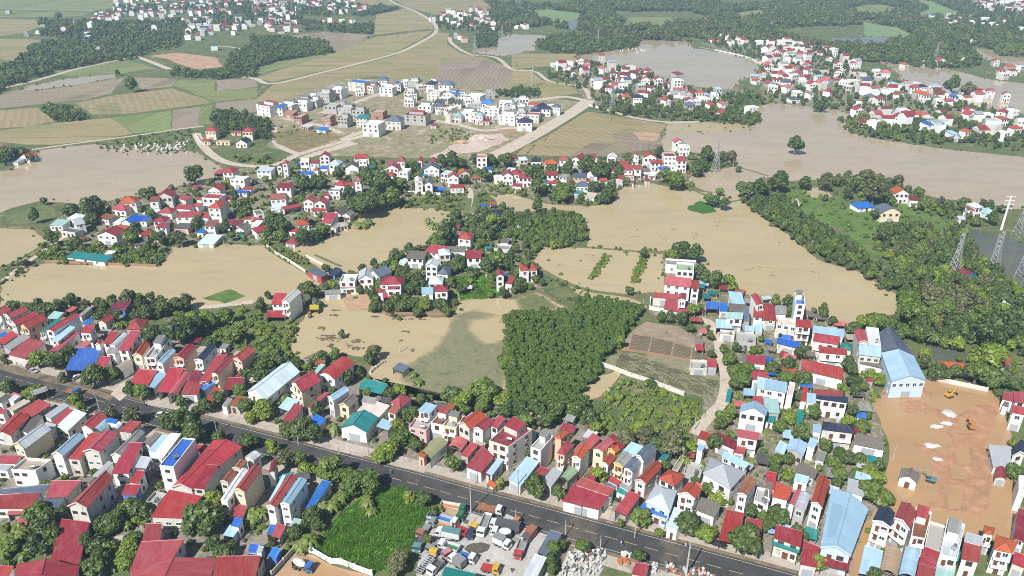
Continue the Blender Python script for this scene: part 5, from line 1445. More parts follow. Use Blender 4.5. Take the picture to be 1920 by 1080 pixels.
def is_south(p):           # on the truck-yard side of the asphalt road
    best = min(range(len(ROAD) - 1), key=lambda i: (ROAD[i][0] - p[0]) ** 2 + (ROAD[i][1] - p[1]) ** 2)
    a, b = ROAD[best], ROAD[best + 1]; d = b - a; w = np.array(p) - a
    return d[0] * w[1] - d[1] * w[0] < 0, math.hypot(*w)
def context(H):
    x, y = H['px']; c = sum(H['q']) / 4
    if y > 540:
        s, d = is_south(c)
        if s: return 'on the truck yard side of the asphalt road'
        if x > 1640 and y < 960: return 'at the edge of the flooded building site'
        if x > 1280 and y < 880: return 'in the lanes beside the building site'
        if y < 620 and 480 < x < 1010: return 'at the shore of the littered brown pond'
        if d < 34: return 'facing the asphalt road across from the truck yard'
        return 'behind the row along the asphalt road'
    if y > 395 and 560 < x < 1020: return 'in the hamlet between the brown ponds'
    if y > 450 and x > 1200 and x < 1420: return 'by the white compound at the water'
    if y > 330 and x < 660: return 'in the dense village above the long pond'
    if y > 265 and x < 110: return 'on the wooded spit by the grey lake'
    if y > 265 and x < 1330: return 'in the row of houses below the new estate'
    if y > 330 and x > 1400: return 'among trees on the wooded peninsula'
    if 470 < x < 1060 and y > 140: return 'in the new housing estate'
    if 360 < x < 480 and y > 220: return 'by the walled red temple compound'
    if 1000 < x < 1440 and y > 110: return 'in the village below the pink lake'
    if x > 1310 and y > 60: return 'in the flooded river village'
    if x > 1400: return 'in the far village by the golf course'
    if x > 820: return 'in the far hamlet at the bend of the track'
    return 'in the far village beyond the stubble fields'

FORMKIND = {'o': 'open-fronted shelter', 'v': 'open-fronted shelter'}
k = 0
for txt, near in ((HOUSES, 1), (HOUSES2, 0)):
    for H in parse_houses(txt):
        H['rg'] = random.Random(1000 + k); H['rnd'] = k; k += 1; rg = H['rg']; near_ = near and H['px'][1] > 520
        q = H['q']; W_, D_ = float(np.hypot(*(q[1] - q[0]))), float(np.hypot(*(q[2] - q[1]))); A_ = W_ * D_
        if not near and H['form'] == 'f' and H['h'] >= 8 and H['px'][1] < 260 and rg.random() < .55: H['form'] = 't'
        if H['wc'] is None: H['wc'] = rg.choice('wwwwwwwwsscwwg' if H['h'] > 5.5 else 'wwwwsssgw') if near else rg.choice('wwwwwwwws' if H['px'][1] > 265 else 'wwsgwwws')
        if H['form'] in 'ov': H['name'] = 'open_shelter'; H['cat'] = 'shelter'
        elif H['h'] <= 4.6: H['name'] = 'shed'; H['cat'] = 'shed'
        elif A_ > 330 and H['form'] in 'gwsb': H['name'] = 'warehouse'; H['cat'] = 'warehouse'
        elif H['form'] in 'hp': H['name'] = 'villa'; H['cat'] = 'villa'
        elif H['h'] >= 6.5 and W_ < 7.5 and D_ > 1.5 * W_: H['name'] = 'tube_house'; H['cat'] = 'tube house'
        elif H['form'] in 'ft': H['name'] = 'flat_roofed_house'; H['cat'] = 'house'
        else: H['name'] = 'house'; H['cat'] = 'house'
        south = is_south(sum(q) / 4)[0] if H['px'][1] > 540 else False
        H['back'] = south; H['party'] = H['name'] == 'tube_house' and rg.random() < .6; H['balc'] = rg.random() < .55 and H['h'] >= 6.5; H['shop'] = near and rg.random() < .4
        H['far'] = False; mark([tuple(p) for p in q], 1)
        build_house(H, 1 if near_ else 0); ALLH.append(H)
# far houses from their foot points
c = r = 0; rg = random.Random(77)
for ln in FARH.strip().splitlines():
    if ln[0] == '@': c, r = (int(v) for v in ln[1:].split(',')); continue
    for t in ln.split():
        j = t.index(',') + 1
        while t[j].isdigit(): j += 1
        x, y = (float(v) for v in t[:j].split(',')); code = t[j]; tall = t[j + 1:] == 'T'
        X, Y = tile(c, r, x, y); p = gp(X, Y); far = p[1] > 1100
        w, d = rg.uniform(6.5, 10.5), rg.uniform(7, 11); a = rg.gauss(0.12, .3); h = 13.0 if tall else rg.choice((4.2, 6.8, 7.2, 7.6))
        u = np.array((math.cos(a), math.sin(a))); n = np.array((-u[1], u[0]))
        q = [p - u * w / 2, p + u * w / 2, p + u * w / 2 + n * d, p - u * w / 2 + n * d]
        form = {'W': rg.choice('ft') if h > 6 else 'f', 'B': 's', 'L': 's', 'S': 'h', 'N': 'h', 'O': 'h', 'A': 's', 'T': 's', 'k': 'f', 'C': 't', 'G': 's', 'K': 's', 'Q': 's'}.get(code, rg.choice('ghgs'))
        if code == 'R': code = rg.choice('RRRPX')
        H = dict(q=q, h=h, form=form, rc=code, wc=rg.choice('wwwswwgw'), px=(X, Y - 4), rg=random.Random(5000 + k), rnd=k, far=True, party=False, balc=False, back=False)
        H['name'], H['cat'] = ('villa', 'villa') if form == 'h' else (('flat_roofed_house', 'house') if form in 'ft' else ('village_house', 'house'))
        k += 1; mark([tuple(v) for v in q], 1); build_house(H, 0 if not far else -1); ALLH.append(H)

CTXS = {'facing the asphalt road across from the truck yard': 'facing the asphalt road', 'on the truck yard side of the asphalt road': 'truck yard side', 'behind the row along the asphalt road': 'behind the roadside row', 'in the lanes beside the building site': 'near the building site',
        'at the edge of the flooded building site': 'by the flooded site', 'in the dense village above the long pond': 'long pond village', 'in the row of houses below the new estate': 'row below estate', 'in the hamlet between the brown ponds': 'pond hamlet',
        'in the new housing estate': 'new estate', 'in the village below the pink lake': 'pink lake village', 'in the flooded river village': 'flooded river village', 'in the far village beyond the stubble fields': 'far stubble field village', 'in the far hamlet at the bend of the track': 'hamlet at track bend', 'in the far village by the golf course': 'golf course village'}
# labels: looks first, then place, then a findable neighbour
def describe(H):
    n = RC[H['rc']][0]; w = WC[H['wc']][0]; A_ = H['W'] * H['D']; ns = max(1, int(round((H['h'] - .3) / 3.3)))
    kind = {'open_shelter': 'open shelter', 'shed': 'shed', 'warehouse': 'warehouse', 'villa': 'villa', 'tube_house': 'tube house', 'flat_roofed_house': 'house', 'house': 'house', 'village_house': 'house'}[H['name']]
    st = {1: 'single-storey', 2: 'two-storey', 3: 'three-storey', 4: 'four-storey'}.get(min(ns, 4))
    roof = f'{n} {ROOFWORD[H["form"]]} roof'
    if kind in ('shed', 'open shelter', 'warehouse'):
        sz = 'big ' if A_ > 260 else ('small ' if A_ < 45 else '')
        return f'{sz}{kind} with {roof}', f'{n}-roofed {kind}'
    return f'{w} {st} {kind} with {roof}', f'{n}-roofed {kind}'
for H in ALLH: H['desc'], H['short'] = describe(H); H['ctx'] = context(H); H['label'] = H['desc'] + ', ' + CTXS.get(H['ctx'], H['ctx']); H['c'] = sum(H['q']) / 4
def regroup():
    d = {}
    for H in ALLH: d.setdefault(H['label'], []).append(H)
    return d
C_ = np.array([H['c'] for H in ALLH])
def nwords(t): return len(t.replace(',', '').split())
def unique_labels(items, first, cands):
    """items whose first label is shared try neighbour-based ones until one is free"""
    from collections import Counter
    labs = [first(t) for t in items]; cn = Counter(labs); used = set(l for l in labs if cn[l] == 1)
    for i, t in enumerate(items):
        if cn[labs[i]] == 1: continue
        for l in cands(t):
            if nwords(l) <= 16 and l not in used and l not in cn: used.add(l); labs[i] = l; break
    return labs
def neighbours(c, me=None, n=16):
    o = np.argsort(((C_ - c) ** 2).sum(1)); out = []
    for k_ in o[:n]:
        h = ALLH[int(k_)]
        if h is me or h['short'] == (me or {}).get('short') or h['short'] in out: continue
        out.append(h['short'])
    return out
def house_cands(H):
    ns_ = neighbours(H['c'], H); cx_ = CTXS.get(H['ctx'], H['ctx'])
    for d_ in (H['desc'], H['desc'].replace('single-storey ', '').replace('two-storey ', '').replace('three-storey ', '').replace('four-storey ', ''), H['short']):
        for a in range(min(4, len(ns_))): yield f'{d_} beside {ns_[a]}, {cx_}'
        for a in range(min(5, len(ns_))):
            for b in range(a + 1, min(6, len(ns_))): yield f'{d_} between {ns_[a]} and {ns_[b]}, {cx_}'
for H, l in zip(ALLH, unique_labels(ALLH, lambda H: H['label'], house_cands)): H['label'] = l
for lab, hs in regroup().items():
    for H in hs: tag(H['root'], lab, H['cat'], 'buildings ' + H['ctx'])

# the rest of the far villages: hundreds of houses a few pixels across, as one mass
def scatter_far(polys, n, seed):
    rg = random.Random(seed); wallm = MB(); cnt = 0
    mats = [WC['w'][1], RC['R'][1], RC['X'][1], RC['W'][1], RC['S'][1], RC['U2'][1], RC['P'][1], RC['Z'][1], WC['s'][1]]
    for poly, m in polys:
        P = np.array(wpoly(poly)); lo, hi = P.min(0), P.max(0); got = tries = 0
        while got < m and tries < m * 40:
            tries += 1; p = np.array((rg.uniform(lo[0], hi[0]), rg.uniform(lo[1], hi[1])))
            if not in_poly(np.array([p[0]]), np.array([p[1]]), P)[0] or occ(*p) & 3: continue
            w, d, h, a = rg.uniform(7, 11), rg.uniform(7, 11), rg.choice((4, 7, 7.4, 10)), rg.gauss(.1, .3); u = np.array((math.cos(a), math.sin(a))); n_ = np.array((-u[1], u[0]))
            q = [p - u * w / 2, p + u * w / 2, p + u * w / 2 + n_ * d, p - u * w / 2 + n_ * d]; got += 1; mark([tuple(v) for v in inset(q, -3)], 1)
            wallm.prism([tuple(v) for v in q], 0, h, rg.choice((0, 0, 8)), top=False); rc = rg.choice((1, 1, 6, 2, 3, 3, 4, 5, 7)); e = inset(q, -.4)
            if rc == 3: wallm.face([(*v, h) for v in q], 3)
            else:
                m0, m1 = (e[0] + e[3]) / 2, (e[1] + e[2]) / 2; z = h + d * .27
                wallm.face([(*e[0], h), (*e[1], h), (*m1, z), (*m0, z)], rc); wallm.face([(*m0, z), (*m1, z), (*e[2], h), (*e[3], h)], rc)
                wallm.face([(*q[1], h), (*q[2], h), (*((q[1] + q[2]) / 2), z - .3)], 0); wallm.face([(*q[3], h), (*q[0], h), (*((q[3] + q[0]) / 2), z - .3)], 0)
    o = wallm.build('distant_village', mats); tag(o, 'distant houses with red roofs scattered through the far villages', kind='stuff')
scatter_far([(pts('215,5 300,-6 500,-8 690,-2 560,22 480,28 380,36 290,40 210,36'), 130), (tpts(3, 0, '1490,-20 1930,-20 1930,100 1780,110 1600,60'), 45), (tpts(0, 0, '1350,170 1930,150 1930,240 1700,250 1500,290'), 22), (tpts(1, 0, '0,30 340,20 330,150 180,180 0,150'), 34), (tpts(1, 0, '380,20 830,50 830,110 560,110'), 14), (tpts(1, 0, '20,170 320,170 300,260 80,270'), 12), (tpts(0, 0, '640,110 880,90 900,160 700,190'), 8),
             (tpts(3, 0, '0,320 250,340 640,440 720,600 1000,720 700,740 450,700 0,680'), 40), (tpts(3, 0, '640,850 1000,850 1350,870 1700,930 1900,960 1900,1050 1500,1010 1200,1010 900,980 660,930'), 16), (tpts(2, 0, '280,490 900,540 1060,560 1250,680 1560,730 1600,840 1150,830 850,740 700,700 380,560'), 14), (tpts(3, 0, '900,640 1300,700 1660,740 1500,800 1150,790'), 8), (tpts(1, 0, '1360,100 1720,80 1800,220 1600,230 1400,180'), 14), (tpts(3, 0, '1130,130 1560,130 1560,210 1260,200'), 12)], 0, 3)

# ------------------------------------------------------------------ plants
def crown_mesh(name, mat, seed, flat=1.0, lobes=11, leaves=1500, leaf=.115, spread=.62, lo=.35):
    """unit crown (radius about 1, standing on z=0 at the crown's foot): uneven lobes of small leaf faces round dark cores"""
    rg = random.Random(seed); vs = []; fs = []; L = []
    for i in range(lobes):
        a = 2.4 * i + rg.uniform(-.4, .4); rr = spread * math.sqrt((i + .6) / lobes) * rg.uniform(.8, 1.15); z = rg.uniform(lo, 1.35) * flat * (1.1 - .45 * rr)
        L.append((Vector((math.cos(a) * rr, math.sin(a) * rr, z + .15)), rg.uniform(.30, .46)))
    L.append((Vector((rg.uniform(-.1, .1), rg.uniform(-.1, .1), 1.25 * flat)), .42))
    # cores: low octahedral balls
    for c, r in L:
        n = len(vs); k = 6
        for zz, q in ((-.62, .45), (0, .80), (.55, .52)):
            for j in range(k):
                a = 6.283 * j / k + zz; f = r * q * rg.uniform(.85, 1.1); vs.append((c.x + f * math.cos(a), c.y + f * math.sin(a), c.z + r * zz * .85))
        vs.append((c.x, c.y, c.z - r * .75)); vs.append((c.x, c.y, c.z + r * .78))
        for b in (0, k):
            for j in range(k): fs.append((n + b + j, n + b + (j + 1) % k, n + b + k + (j + 1) % k, n + b + k + j))
        for j in range(k): fs.append((n + 3 * k, n + (j + 1) % k, n + j)); fs.append((n + 3 * k + 1, n + 2 * k + j, n + 2 * k + (j + 1) % k))
    tot = sum(r * r for _, r in L)
    for c, r in L:
        for _ in range(int(leaves * r * r / tot)):
            d = Vector((rg.gauss(0, 1), rg.gauss(0, 1), rg.gauss(.25, 1))).normalized(); p = c + d * r * rg.uniform(.8, 1.1)
            nrm = (d + Vector((rg.gauss(0, .45), rg.gauss(0, .45), rg.gauss(.2, .45)))).normalized(); t = nrm.cross(Vector((rg.gauss(0, 1), rg.gauss(0, 1), rg.gauss(0, 1)))).normalized(); b = nrm.cross(t)
            s = leaf * rg.uniform(.6, 1.25); n = len(vs)
            vs += [tuple(p - t * s - b * s * .4), tuple(p + t * s * .2 - b * s * .8), tuple(p + t * s + b * s * .3), tuple(p - t * s * .15 + b * s * .75)]; fs.append((n, n + 1, n + 2, n + 3))
    me = bpy.data.meshes.new(name); me.from_pydata(vs, [], fs); me.materials.append(mat); me.update(); return me
def trunk_mesh(name, seed):
    rg = random.Random(seed); mb = MB(); mb.tube((0, 0, 0), (.03, .02, .55), .11, .08, 7); mb.tube((.03, .02, .55), (0, 0, 1.3), .08, .04, 6)
    for i in range(5):
        a = 1.257 * i + rg.uniform(-.3, .3); z = rg.uniform(.45, .8); mb.tube((.02, .02, z), (.55 * math.cos(a), .55 * math.sin(a), z + rg.uniform(.4, .7)), .05, .02, 5)
    return mb.mesh(name, [M['bark']])
def banana_mesh(name, seed, stems=3):
    rg = random.Random(seed); mb = MB(); lf = MB()
    for s in range(stems):
        bx, by = rg.uniform(-.35, .35), rg.uniform(-.35, .35); h = rg.uniform(.7, 1.0); mb.tube((bx, by, 0), (bx, by, h), .07, .05, 6)
        for i in range(8):
            a = .785 * i + rg.uniform(-.3, .3); L = rg.uniform(.6, .95); up = rg.uniform(.15, .6); pr = None; wd = rg.uniform(.13, .18)
            for k in range(6):
                t = k / 5; x = L * t; z = h + up * 1.7 * t - (up + .45) * 1.3 * t * t; w = wd * math.sin(math.pi * (.12 + .82 * t))
                c = (bx + x * math.cos(a), by + x * math.sin(a)); n = (-math.sin(a) * w, math.cos(a) * w)
                cur = ((c[0] - n[0], c[1] - n[1], z - w * .25), (c[0], c[1], z), (c[0] + n[0], c[1] + n[1], z - w * .25))
                if pr: lf.face([pr[0], pr[1], cur[1], cur[0]]); lf.face([pr[1], pr[2], cur[2], cur[1]])
                pr = cur
    return mb.mesh(name + '_stem', [LEAF['o']]), lf.mesh(name, [LEAF['n']])
def palm_mesh(name, seed):
    rg = random.Random(seed); mb = MB(); lf = MB(); mb.tube((0, 0, 0), (.05, 0, 1.5), .06, .045, 6)
    for i in range(16):
        a = .3927 * i + rg.uniform(-.15, .15); L = rg.uniform(.75, 1.0); up = rg.uniform(.0, .7); pr = None
        for k in range(6):
            t = k / 5; x = L * t; z = 1.5 + up * t * 1.3 - (.55 + up) * t * t; w = .11 * math.sin(math.pi * (.1 + .85 * t)); c = (.05 + x * math.cos(a), x * math.sin(a)); n = (-math.sin(a) * w, math.cos(a) * w)
            cur = ((c[0] - n[0], c[1] - n[1], z - w * .8), (c[0], c[1], z), (c[0] + n[0], c[1] + n[1], z - w * .8))
            if pr: lf.face([pr[0], pr[1], cur[1], cur[0]]); lf.face([pr[1], pr[2], cur[2], cur[1]])
            pr = cur
    return mb.mesh(name + '_trunk', [M['bark']]), lf.mesh(name, [LEAF['p']])
CR = {}
for ty, mt in (('d', 'd'), ('m', 'm'), ('b', 'b'), ('o', 'o'), ('a', 'a')):
    CR[ty] = [crown_mesh(f'crown_{ty}{i}', LEAF[mt], 10 * i + ord(ty), fl, lb, 1500 if ty != 'o' else 1000) for i, (fl, lb) in enumerate(((.85, 11), (1.0, 13), (1.2, 12)))]
CR['y'] = [crown_mesh('crown_cypress', LEAF['d'], 5, 2.2, 14, 1200, .1, .3, .1)]
TRUNKS = [trunk_mesh(f'trunk_{i}', i) for i in range(3)]
BAN = [banana_mesh(f'banana_leaves_{i}', 40 + i, 2 + i) for i in range(3)]
PALM = [palm_mesh('palm_fronds', 3)]
SHRUB = {t: [crown_mesh(f'shrub_{t}{i}', LEAF[t], 70 + 3 * i + ord(t), .55, 7, 420, .17, .6, .1) for i in range(2)] for t in 'dmbo'}
FARCR = {t: [crown_mesh(f'far_crown_{t}{i}', LEAF[t], 170 + 3 * i + ord(t), 1.0, 8, 420, .19, .6, .3) for i in range(2)] for t in 'dmo'}
TUFT = []
for i in range(3):
    rg = random.Random(600 + i); mb = MB()
    for _ in range(46):
        a, x, y, h, l = rg.uniform(0, 6.28), rg.gauss(0, .4), rg.gauss(0, .4), rg.uniform(.5, 1.1), rg.uniform(.2, .6); w = .05
        dx, dy = math.cos(a), math.sin(a); mb.face([(x - dy * w, y + dx * w, 0), (x + dy * w, y - dx * w, 0), (x + dx * l + dy * w * .3, y + dy * l - dx * w * .3, h), (x + dx * l - dy * w * .3, y + dy * l + dx * w * .3, h)])
    TUFT.append(mb.mesh(f'tuft_{i}', [LEAF['g']]))

# single trees read off the photograph: x,y of the crown's middle, radius in the same pixels, kind
TREES = '''
@0,2
525,100,60d 740,95,45d 1130,70,35d 840,105,40d 340,150,70d 430,150,60d 290,150,50d 100,140,50m 200,145,40m 950,90,50o 1040,60,30o 760,200,60d 860,210,60d 1060,130,50d 1090,190,60d 1230,150,70d 1330,130,60d 1385,110,60d 1120,330,80d 1350,320,110d 1250,330,60d 1480,290,80d 1570,400,60d 1580,250,60m 1700,220,70m 1650,330,50m 1750,350,80m 1450,230,50b 1530,210,50b 1600,195,50n 490,510,80d 400,550,70d 280,530,70b 30,520,40o 700,670,90d 830,650,60m 470,660,40o 1060,780,70m 970,770,50d 1350,840,45m 1545,890,60d 1470,900,40d 1850,640,60d 1800,770,60m 1640,830,50d 1850,890,70m 1880,960,50b 240,770,80b 570,850,50b 600,900,40b 60,750,60d 20,730,50m 830,940,50o 990,950,70o 1280,1000,90d 1450,1040,90d 1370,950,60m 900,270,40n 640,130,40o 690,560,30p 1390,40,40p 770,580,25p
@1,2
410,20,70d 340,10,40d 480,510,60d 590,490,45m 400,540,35o 880,480,60o 850,530,45d 750,610,50d 680,680,50d 830,680,45p 390,600,45b 300,560,60d 900,140,50d 990,150,40d 1050,110,50d 1120,80,60d 1190,110,60d 1100,130,60d 1260,120,50b 1210,180,40d 1390,110,55d 1430,170,40m 1180,0,60d 200,810,60n 150,850,50n 40,920,80b 260,1050,80d 340,1040,90d 600,1020,70n 570,760,40d 830,780,40m 1070,770,55b 1000,790,45d 1240,830,50d 1150,950,70d 1080,1050,70b 1480,800,90d 1700,760,110m 1560,850,80b 1850,830,70b 1620,830,60m 1700,880,60m 1880,930,70d 1560,900,60m 1880,540,70m 1900,480,60m 40,150,50d 60,560,80d 170,530,80d 30,650,70d 460,920,50d 1230,700,40n 1180,640,35n 640,330,30o 90,60,30d 470,110,30d
@2,2
1350,170,50b 1400,150,40m 1270,240,50d 1120,220,40d 1180,220,40o 1470,310,30y 1490,350,35d 1500,480,35d 1590,440,40m 1690,440,40d 1630,530,60m 1680,620,70m 1720,680,80m 1760,600,60m 1680,720,60d 1770,840,40b 1640,930,60m 1590,980,60m 1560,1010,50d 1870,360,30m 1830,470,50m 880,25,35d 810,410,40b 1340,290,40d 500,920,80d 580,960,80d 440,900,70d 330,900,80d 180,900,80d 60,900,80d 250,980,80d 100,1000,70m 640,1060,60b 960,1040,60b 1050,720,40d
@3,2
150,100,50d 60,100,40m 170,170,40m 415,190,45d 350,150,25o 490,240,35d 640,290,60d 700,260,50b 820,240,80m 900,260,70d 1420,260,110d 1660,330,130d 1790,290,120d 1540,370,50b 1420,420,60b 1120,370,50d 1240,360,60p 1640,540,130b 1570,640,100m 1680,660,100d 1180,500,50b 1170,560,60d 1270,640,70d 1400,630,60d 1440,510,25b 1340,640,60d 1820,720,50d 1900,730,50d 610,590,70d 650,700,70d 780,650,50b 840,680,60b 720,730,40m 650,770,40d 260,680,70d 150,570,60d 240,500,50d 265,400,25y 90,360,20y 310,440,30d 140,680,70m 40,600,60d 230,800,35d 640,920,45d 760,940,30d 330,930,70m 160,960,60b 90,1040,60m 600,1010,60b 700,1030,70m 1100,200,110m 1250,60,110o 1450,80,110o 1600,200,90m 1750,60,80d 1880,120,80d 1330,150,80m 1060,60,90m 1150,300,80d 1020,330,60m 1900,40,60b 1450,150,80o 1560,130,80o
@0,3
330,370,50m 480,330,40m 690,280,30m 280,600,100m 330,700,100d 450,600,60d 380,800,90d 280,850,90d 130,740,80n 60,760,80n 80,850,70m 960,560,80m 1050,580,70d 1100,610,60d 820,680,90d 750,700,60d 720,770,70n 850,650,70d 720,850,90d 700,1000,100d 960,880,80b 1020,800,70d 950,990,80b 1510,630,150d 1590,490,70b 1600,830,60d 1680,890,80d 1890,620,70n 1860,60,80d 1450,20,90d 1640,30,60d 1400,720,50o 820,860,50b 1080,130,30m 640,800,60d 760,930,70d
@1,3
120,115,55b 220,190,80o 330,200,60m 380,260,70b 560,280,110m 640,310,80m 760,360,130m 860,400,90m 640,480,70n 550,560,80n 830,510,70n 720,430,80m 420,650,80d 470,690,60d 390,800,90n 330,850,70n 30,600,70n 290,740,60d 1260,500,70d 860,590,50n 1080,950,80o 1050,1020,70o 1480,240,70m 1090,50,90m 980,120,90b 1200,100,60d 920,180,60b 1830,370,40b 430,20,80d 320,10,70d 1410,150,35p 470,540,70n 600,500,60n 100,810,40d 1290,790,40d 1340,590,40d 1150,470,50b 1370,560,40b
@2,3
180,420,90d 350,460,60d 650,330,70b 970,640,80m 1110,730,45m 1310,700,100d 1460,770,80b 1750,820,130d 1550,480,75b 1800,600,60d 1640,490,30b 530,860,65m 310,870,60m 290,950,60d 375,830,40d 950,930,60d 1320,110,65b 1520,80,70d 1380,340,40d 1200,80,110o 1000,30,80o 850,40,80o 1150,200,50d 115,140,30d 820,650,25b 1100,100,80d 300,1010,50d 1890,620,50m 1890,700,45d 1470,400,50d
@3,3
50,290,60d 60,210,60m 150,180,50d 150,310,50b 430,110,50d 550,130,50d 590,200,60d 680,190,60d 490,230,60m 540,310,60m 520,370,50d 720,290,70n 830,250,50d 820,340,60b 780,450,100m 870,500,80m 60,600,70d 100,660,70d 220,720,50d 280,760,40d 375,980,75b 800,1060,60d 1850,300,70d 1000,860,25p 250,20,80d 390,240,30m 680,330,60n 760,250,60n 20,690,60d 1850,60,40b
@0,1
1450,230,75d 530,490,70d 680,470,80d 640,520,60d 740,500,50d 1110,380,60d 1000,510,40p 690,560,50d 390,710,60d 570,740,45d 260,560,40d 820,450,30p 1680,340,40d 1760,400,40d 1820,470,60d 1850,530,50d 1480,620,50d 1330,700,60o 1200,720,50d 980,700,70m 1130,540,40m 1690,640,40d 1100,780,40d 60,80,60d 150,60,60d 30,110,50d 230,100,30d 330,430,30m 1470,380,30o 1010,650,50d 1740,690,40m
@1,1
350,280,70d 470,280,65d 700,360,45d 620,240,45d 820,460,110d 760,430,80d 900,420,80d 1020,400,80m 960,300,90d 860,290,80d 1080,290,60m 820,230,60d 1190,170,50d 1580,270,35d 1480,130,60d 1400,130,50d 1540,140,50d 1640,110,40d 1750,110,60d 1870,120,60d 1720,240,50d 120,590,80d 200,620,70d 100,680,50d 180,690,60m 350,700,70d 430,680,60d 500,650,60m 350,530,60p 780,600,40n 850,580,40n 1050,850,60d 970,920,60d 1030,930,50b 1150,800,45d 1220,780,30d 1290,850,45d 1510,880,70d 1430,670,90d 1380,720,80m 1620,590,70d 1700,640,80d 1780,600,50b 1880,560,60d 1880,680,50m 1730,900,60d 1820,880,80m 1880,900,60d 1150,1000,60d 1230,1040,60d 1100,960,50d 520,925,35d 1640,680,50d 1340,590,45n 1290,580,35n 1420,590,40n 1500,570,50d 1850,470,30o
@2,1
560,160,70d 650,180,80d 740,170,50d 160,220,80d 300,180,50d 420,190,45d 200,330,70d 390,330,70m 380,390,60m 620,310,50d 720,370,60d 690,400,50d 800,230,40d 1160,240,60m 1230,280,70m 1420,150,60d 1470,90,60d 1580,90,40d 1640,110,45o 1700,190,25d 1390,200,50d 1530,430,50d 1590,450,50d 1480,420,45m 1560,360,35b 190,480,40d 310,500,25d 1260,800,80d 1370,830,70d 1200,840,60m 1420,960,60d 1530,1020,70d 1640,1050,60b 1450,1020,50d 990,830,35d 60,1040,60d 880,100,40d 1100,70,40d 520,400,30d 1750,350,70d 1850,350,70d 860,290,30b
@3,1
210,14,66d 80,290,75d 280,300,50d 430,280,60o 520,270,40o 590,260,40o 680,290,80d 740,240,60o 800,360,80o 880,320,50d 970,290,45o 600,380,40d 430,405,25d 900,410,50d 810,530,45d 1480,440,60d 1350,480,40d 1170,450,50m 1130,370,50m 1610,440,25d 1650,480,40d 1760,480,40d 1560,580,40d 1690,560,50d
@0,0
880,550,20d 985,645,45d 440,120,30d
@3,0
1380,640,60d 1500,660,60o 400,790,50d
'''
PLANTS = []         # x, y, radius, kind, single
c = r = 0
HF = {'d': .95, 'm': .95, 'b': .92, 'o': 1.15, 'n': .9, 'p': 1.5, 'y': 1.6}
for ln in TREES.strip().splitlines():
    if ln[0] == '@': c, r = (int(v) for v in ln[1:].split(',')); continue
    for t in ln.split():
        x, y, rest = t.split(','); ty = rest[-1]; X, Y = tile(c, r, float(x), float(y)); p = gp(X, Y, 3); rad = float(rest[:-1]) / 4 / px_per_m(p); rad = max(1.2, min(rad, 8.5)) * 1.08
        zc = rad * HF[ty]
        if Y > 560 and ty in 'dmbo': zc = max(zc, 3.3)
        p = gp(X, Y, zc)
        while ty in 'dmbo' and zc < 7.5 and occ(*p) & 1: zc += .4; p = gp(X, Y, zc)
        PLANTS.append((p[0], p[1], rad, ty, zc))
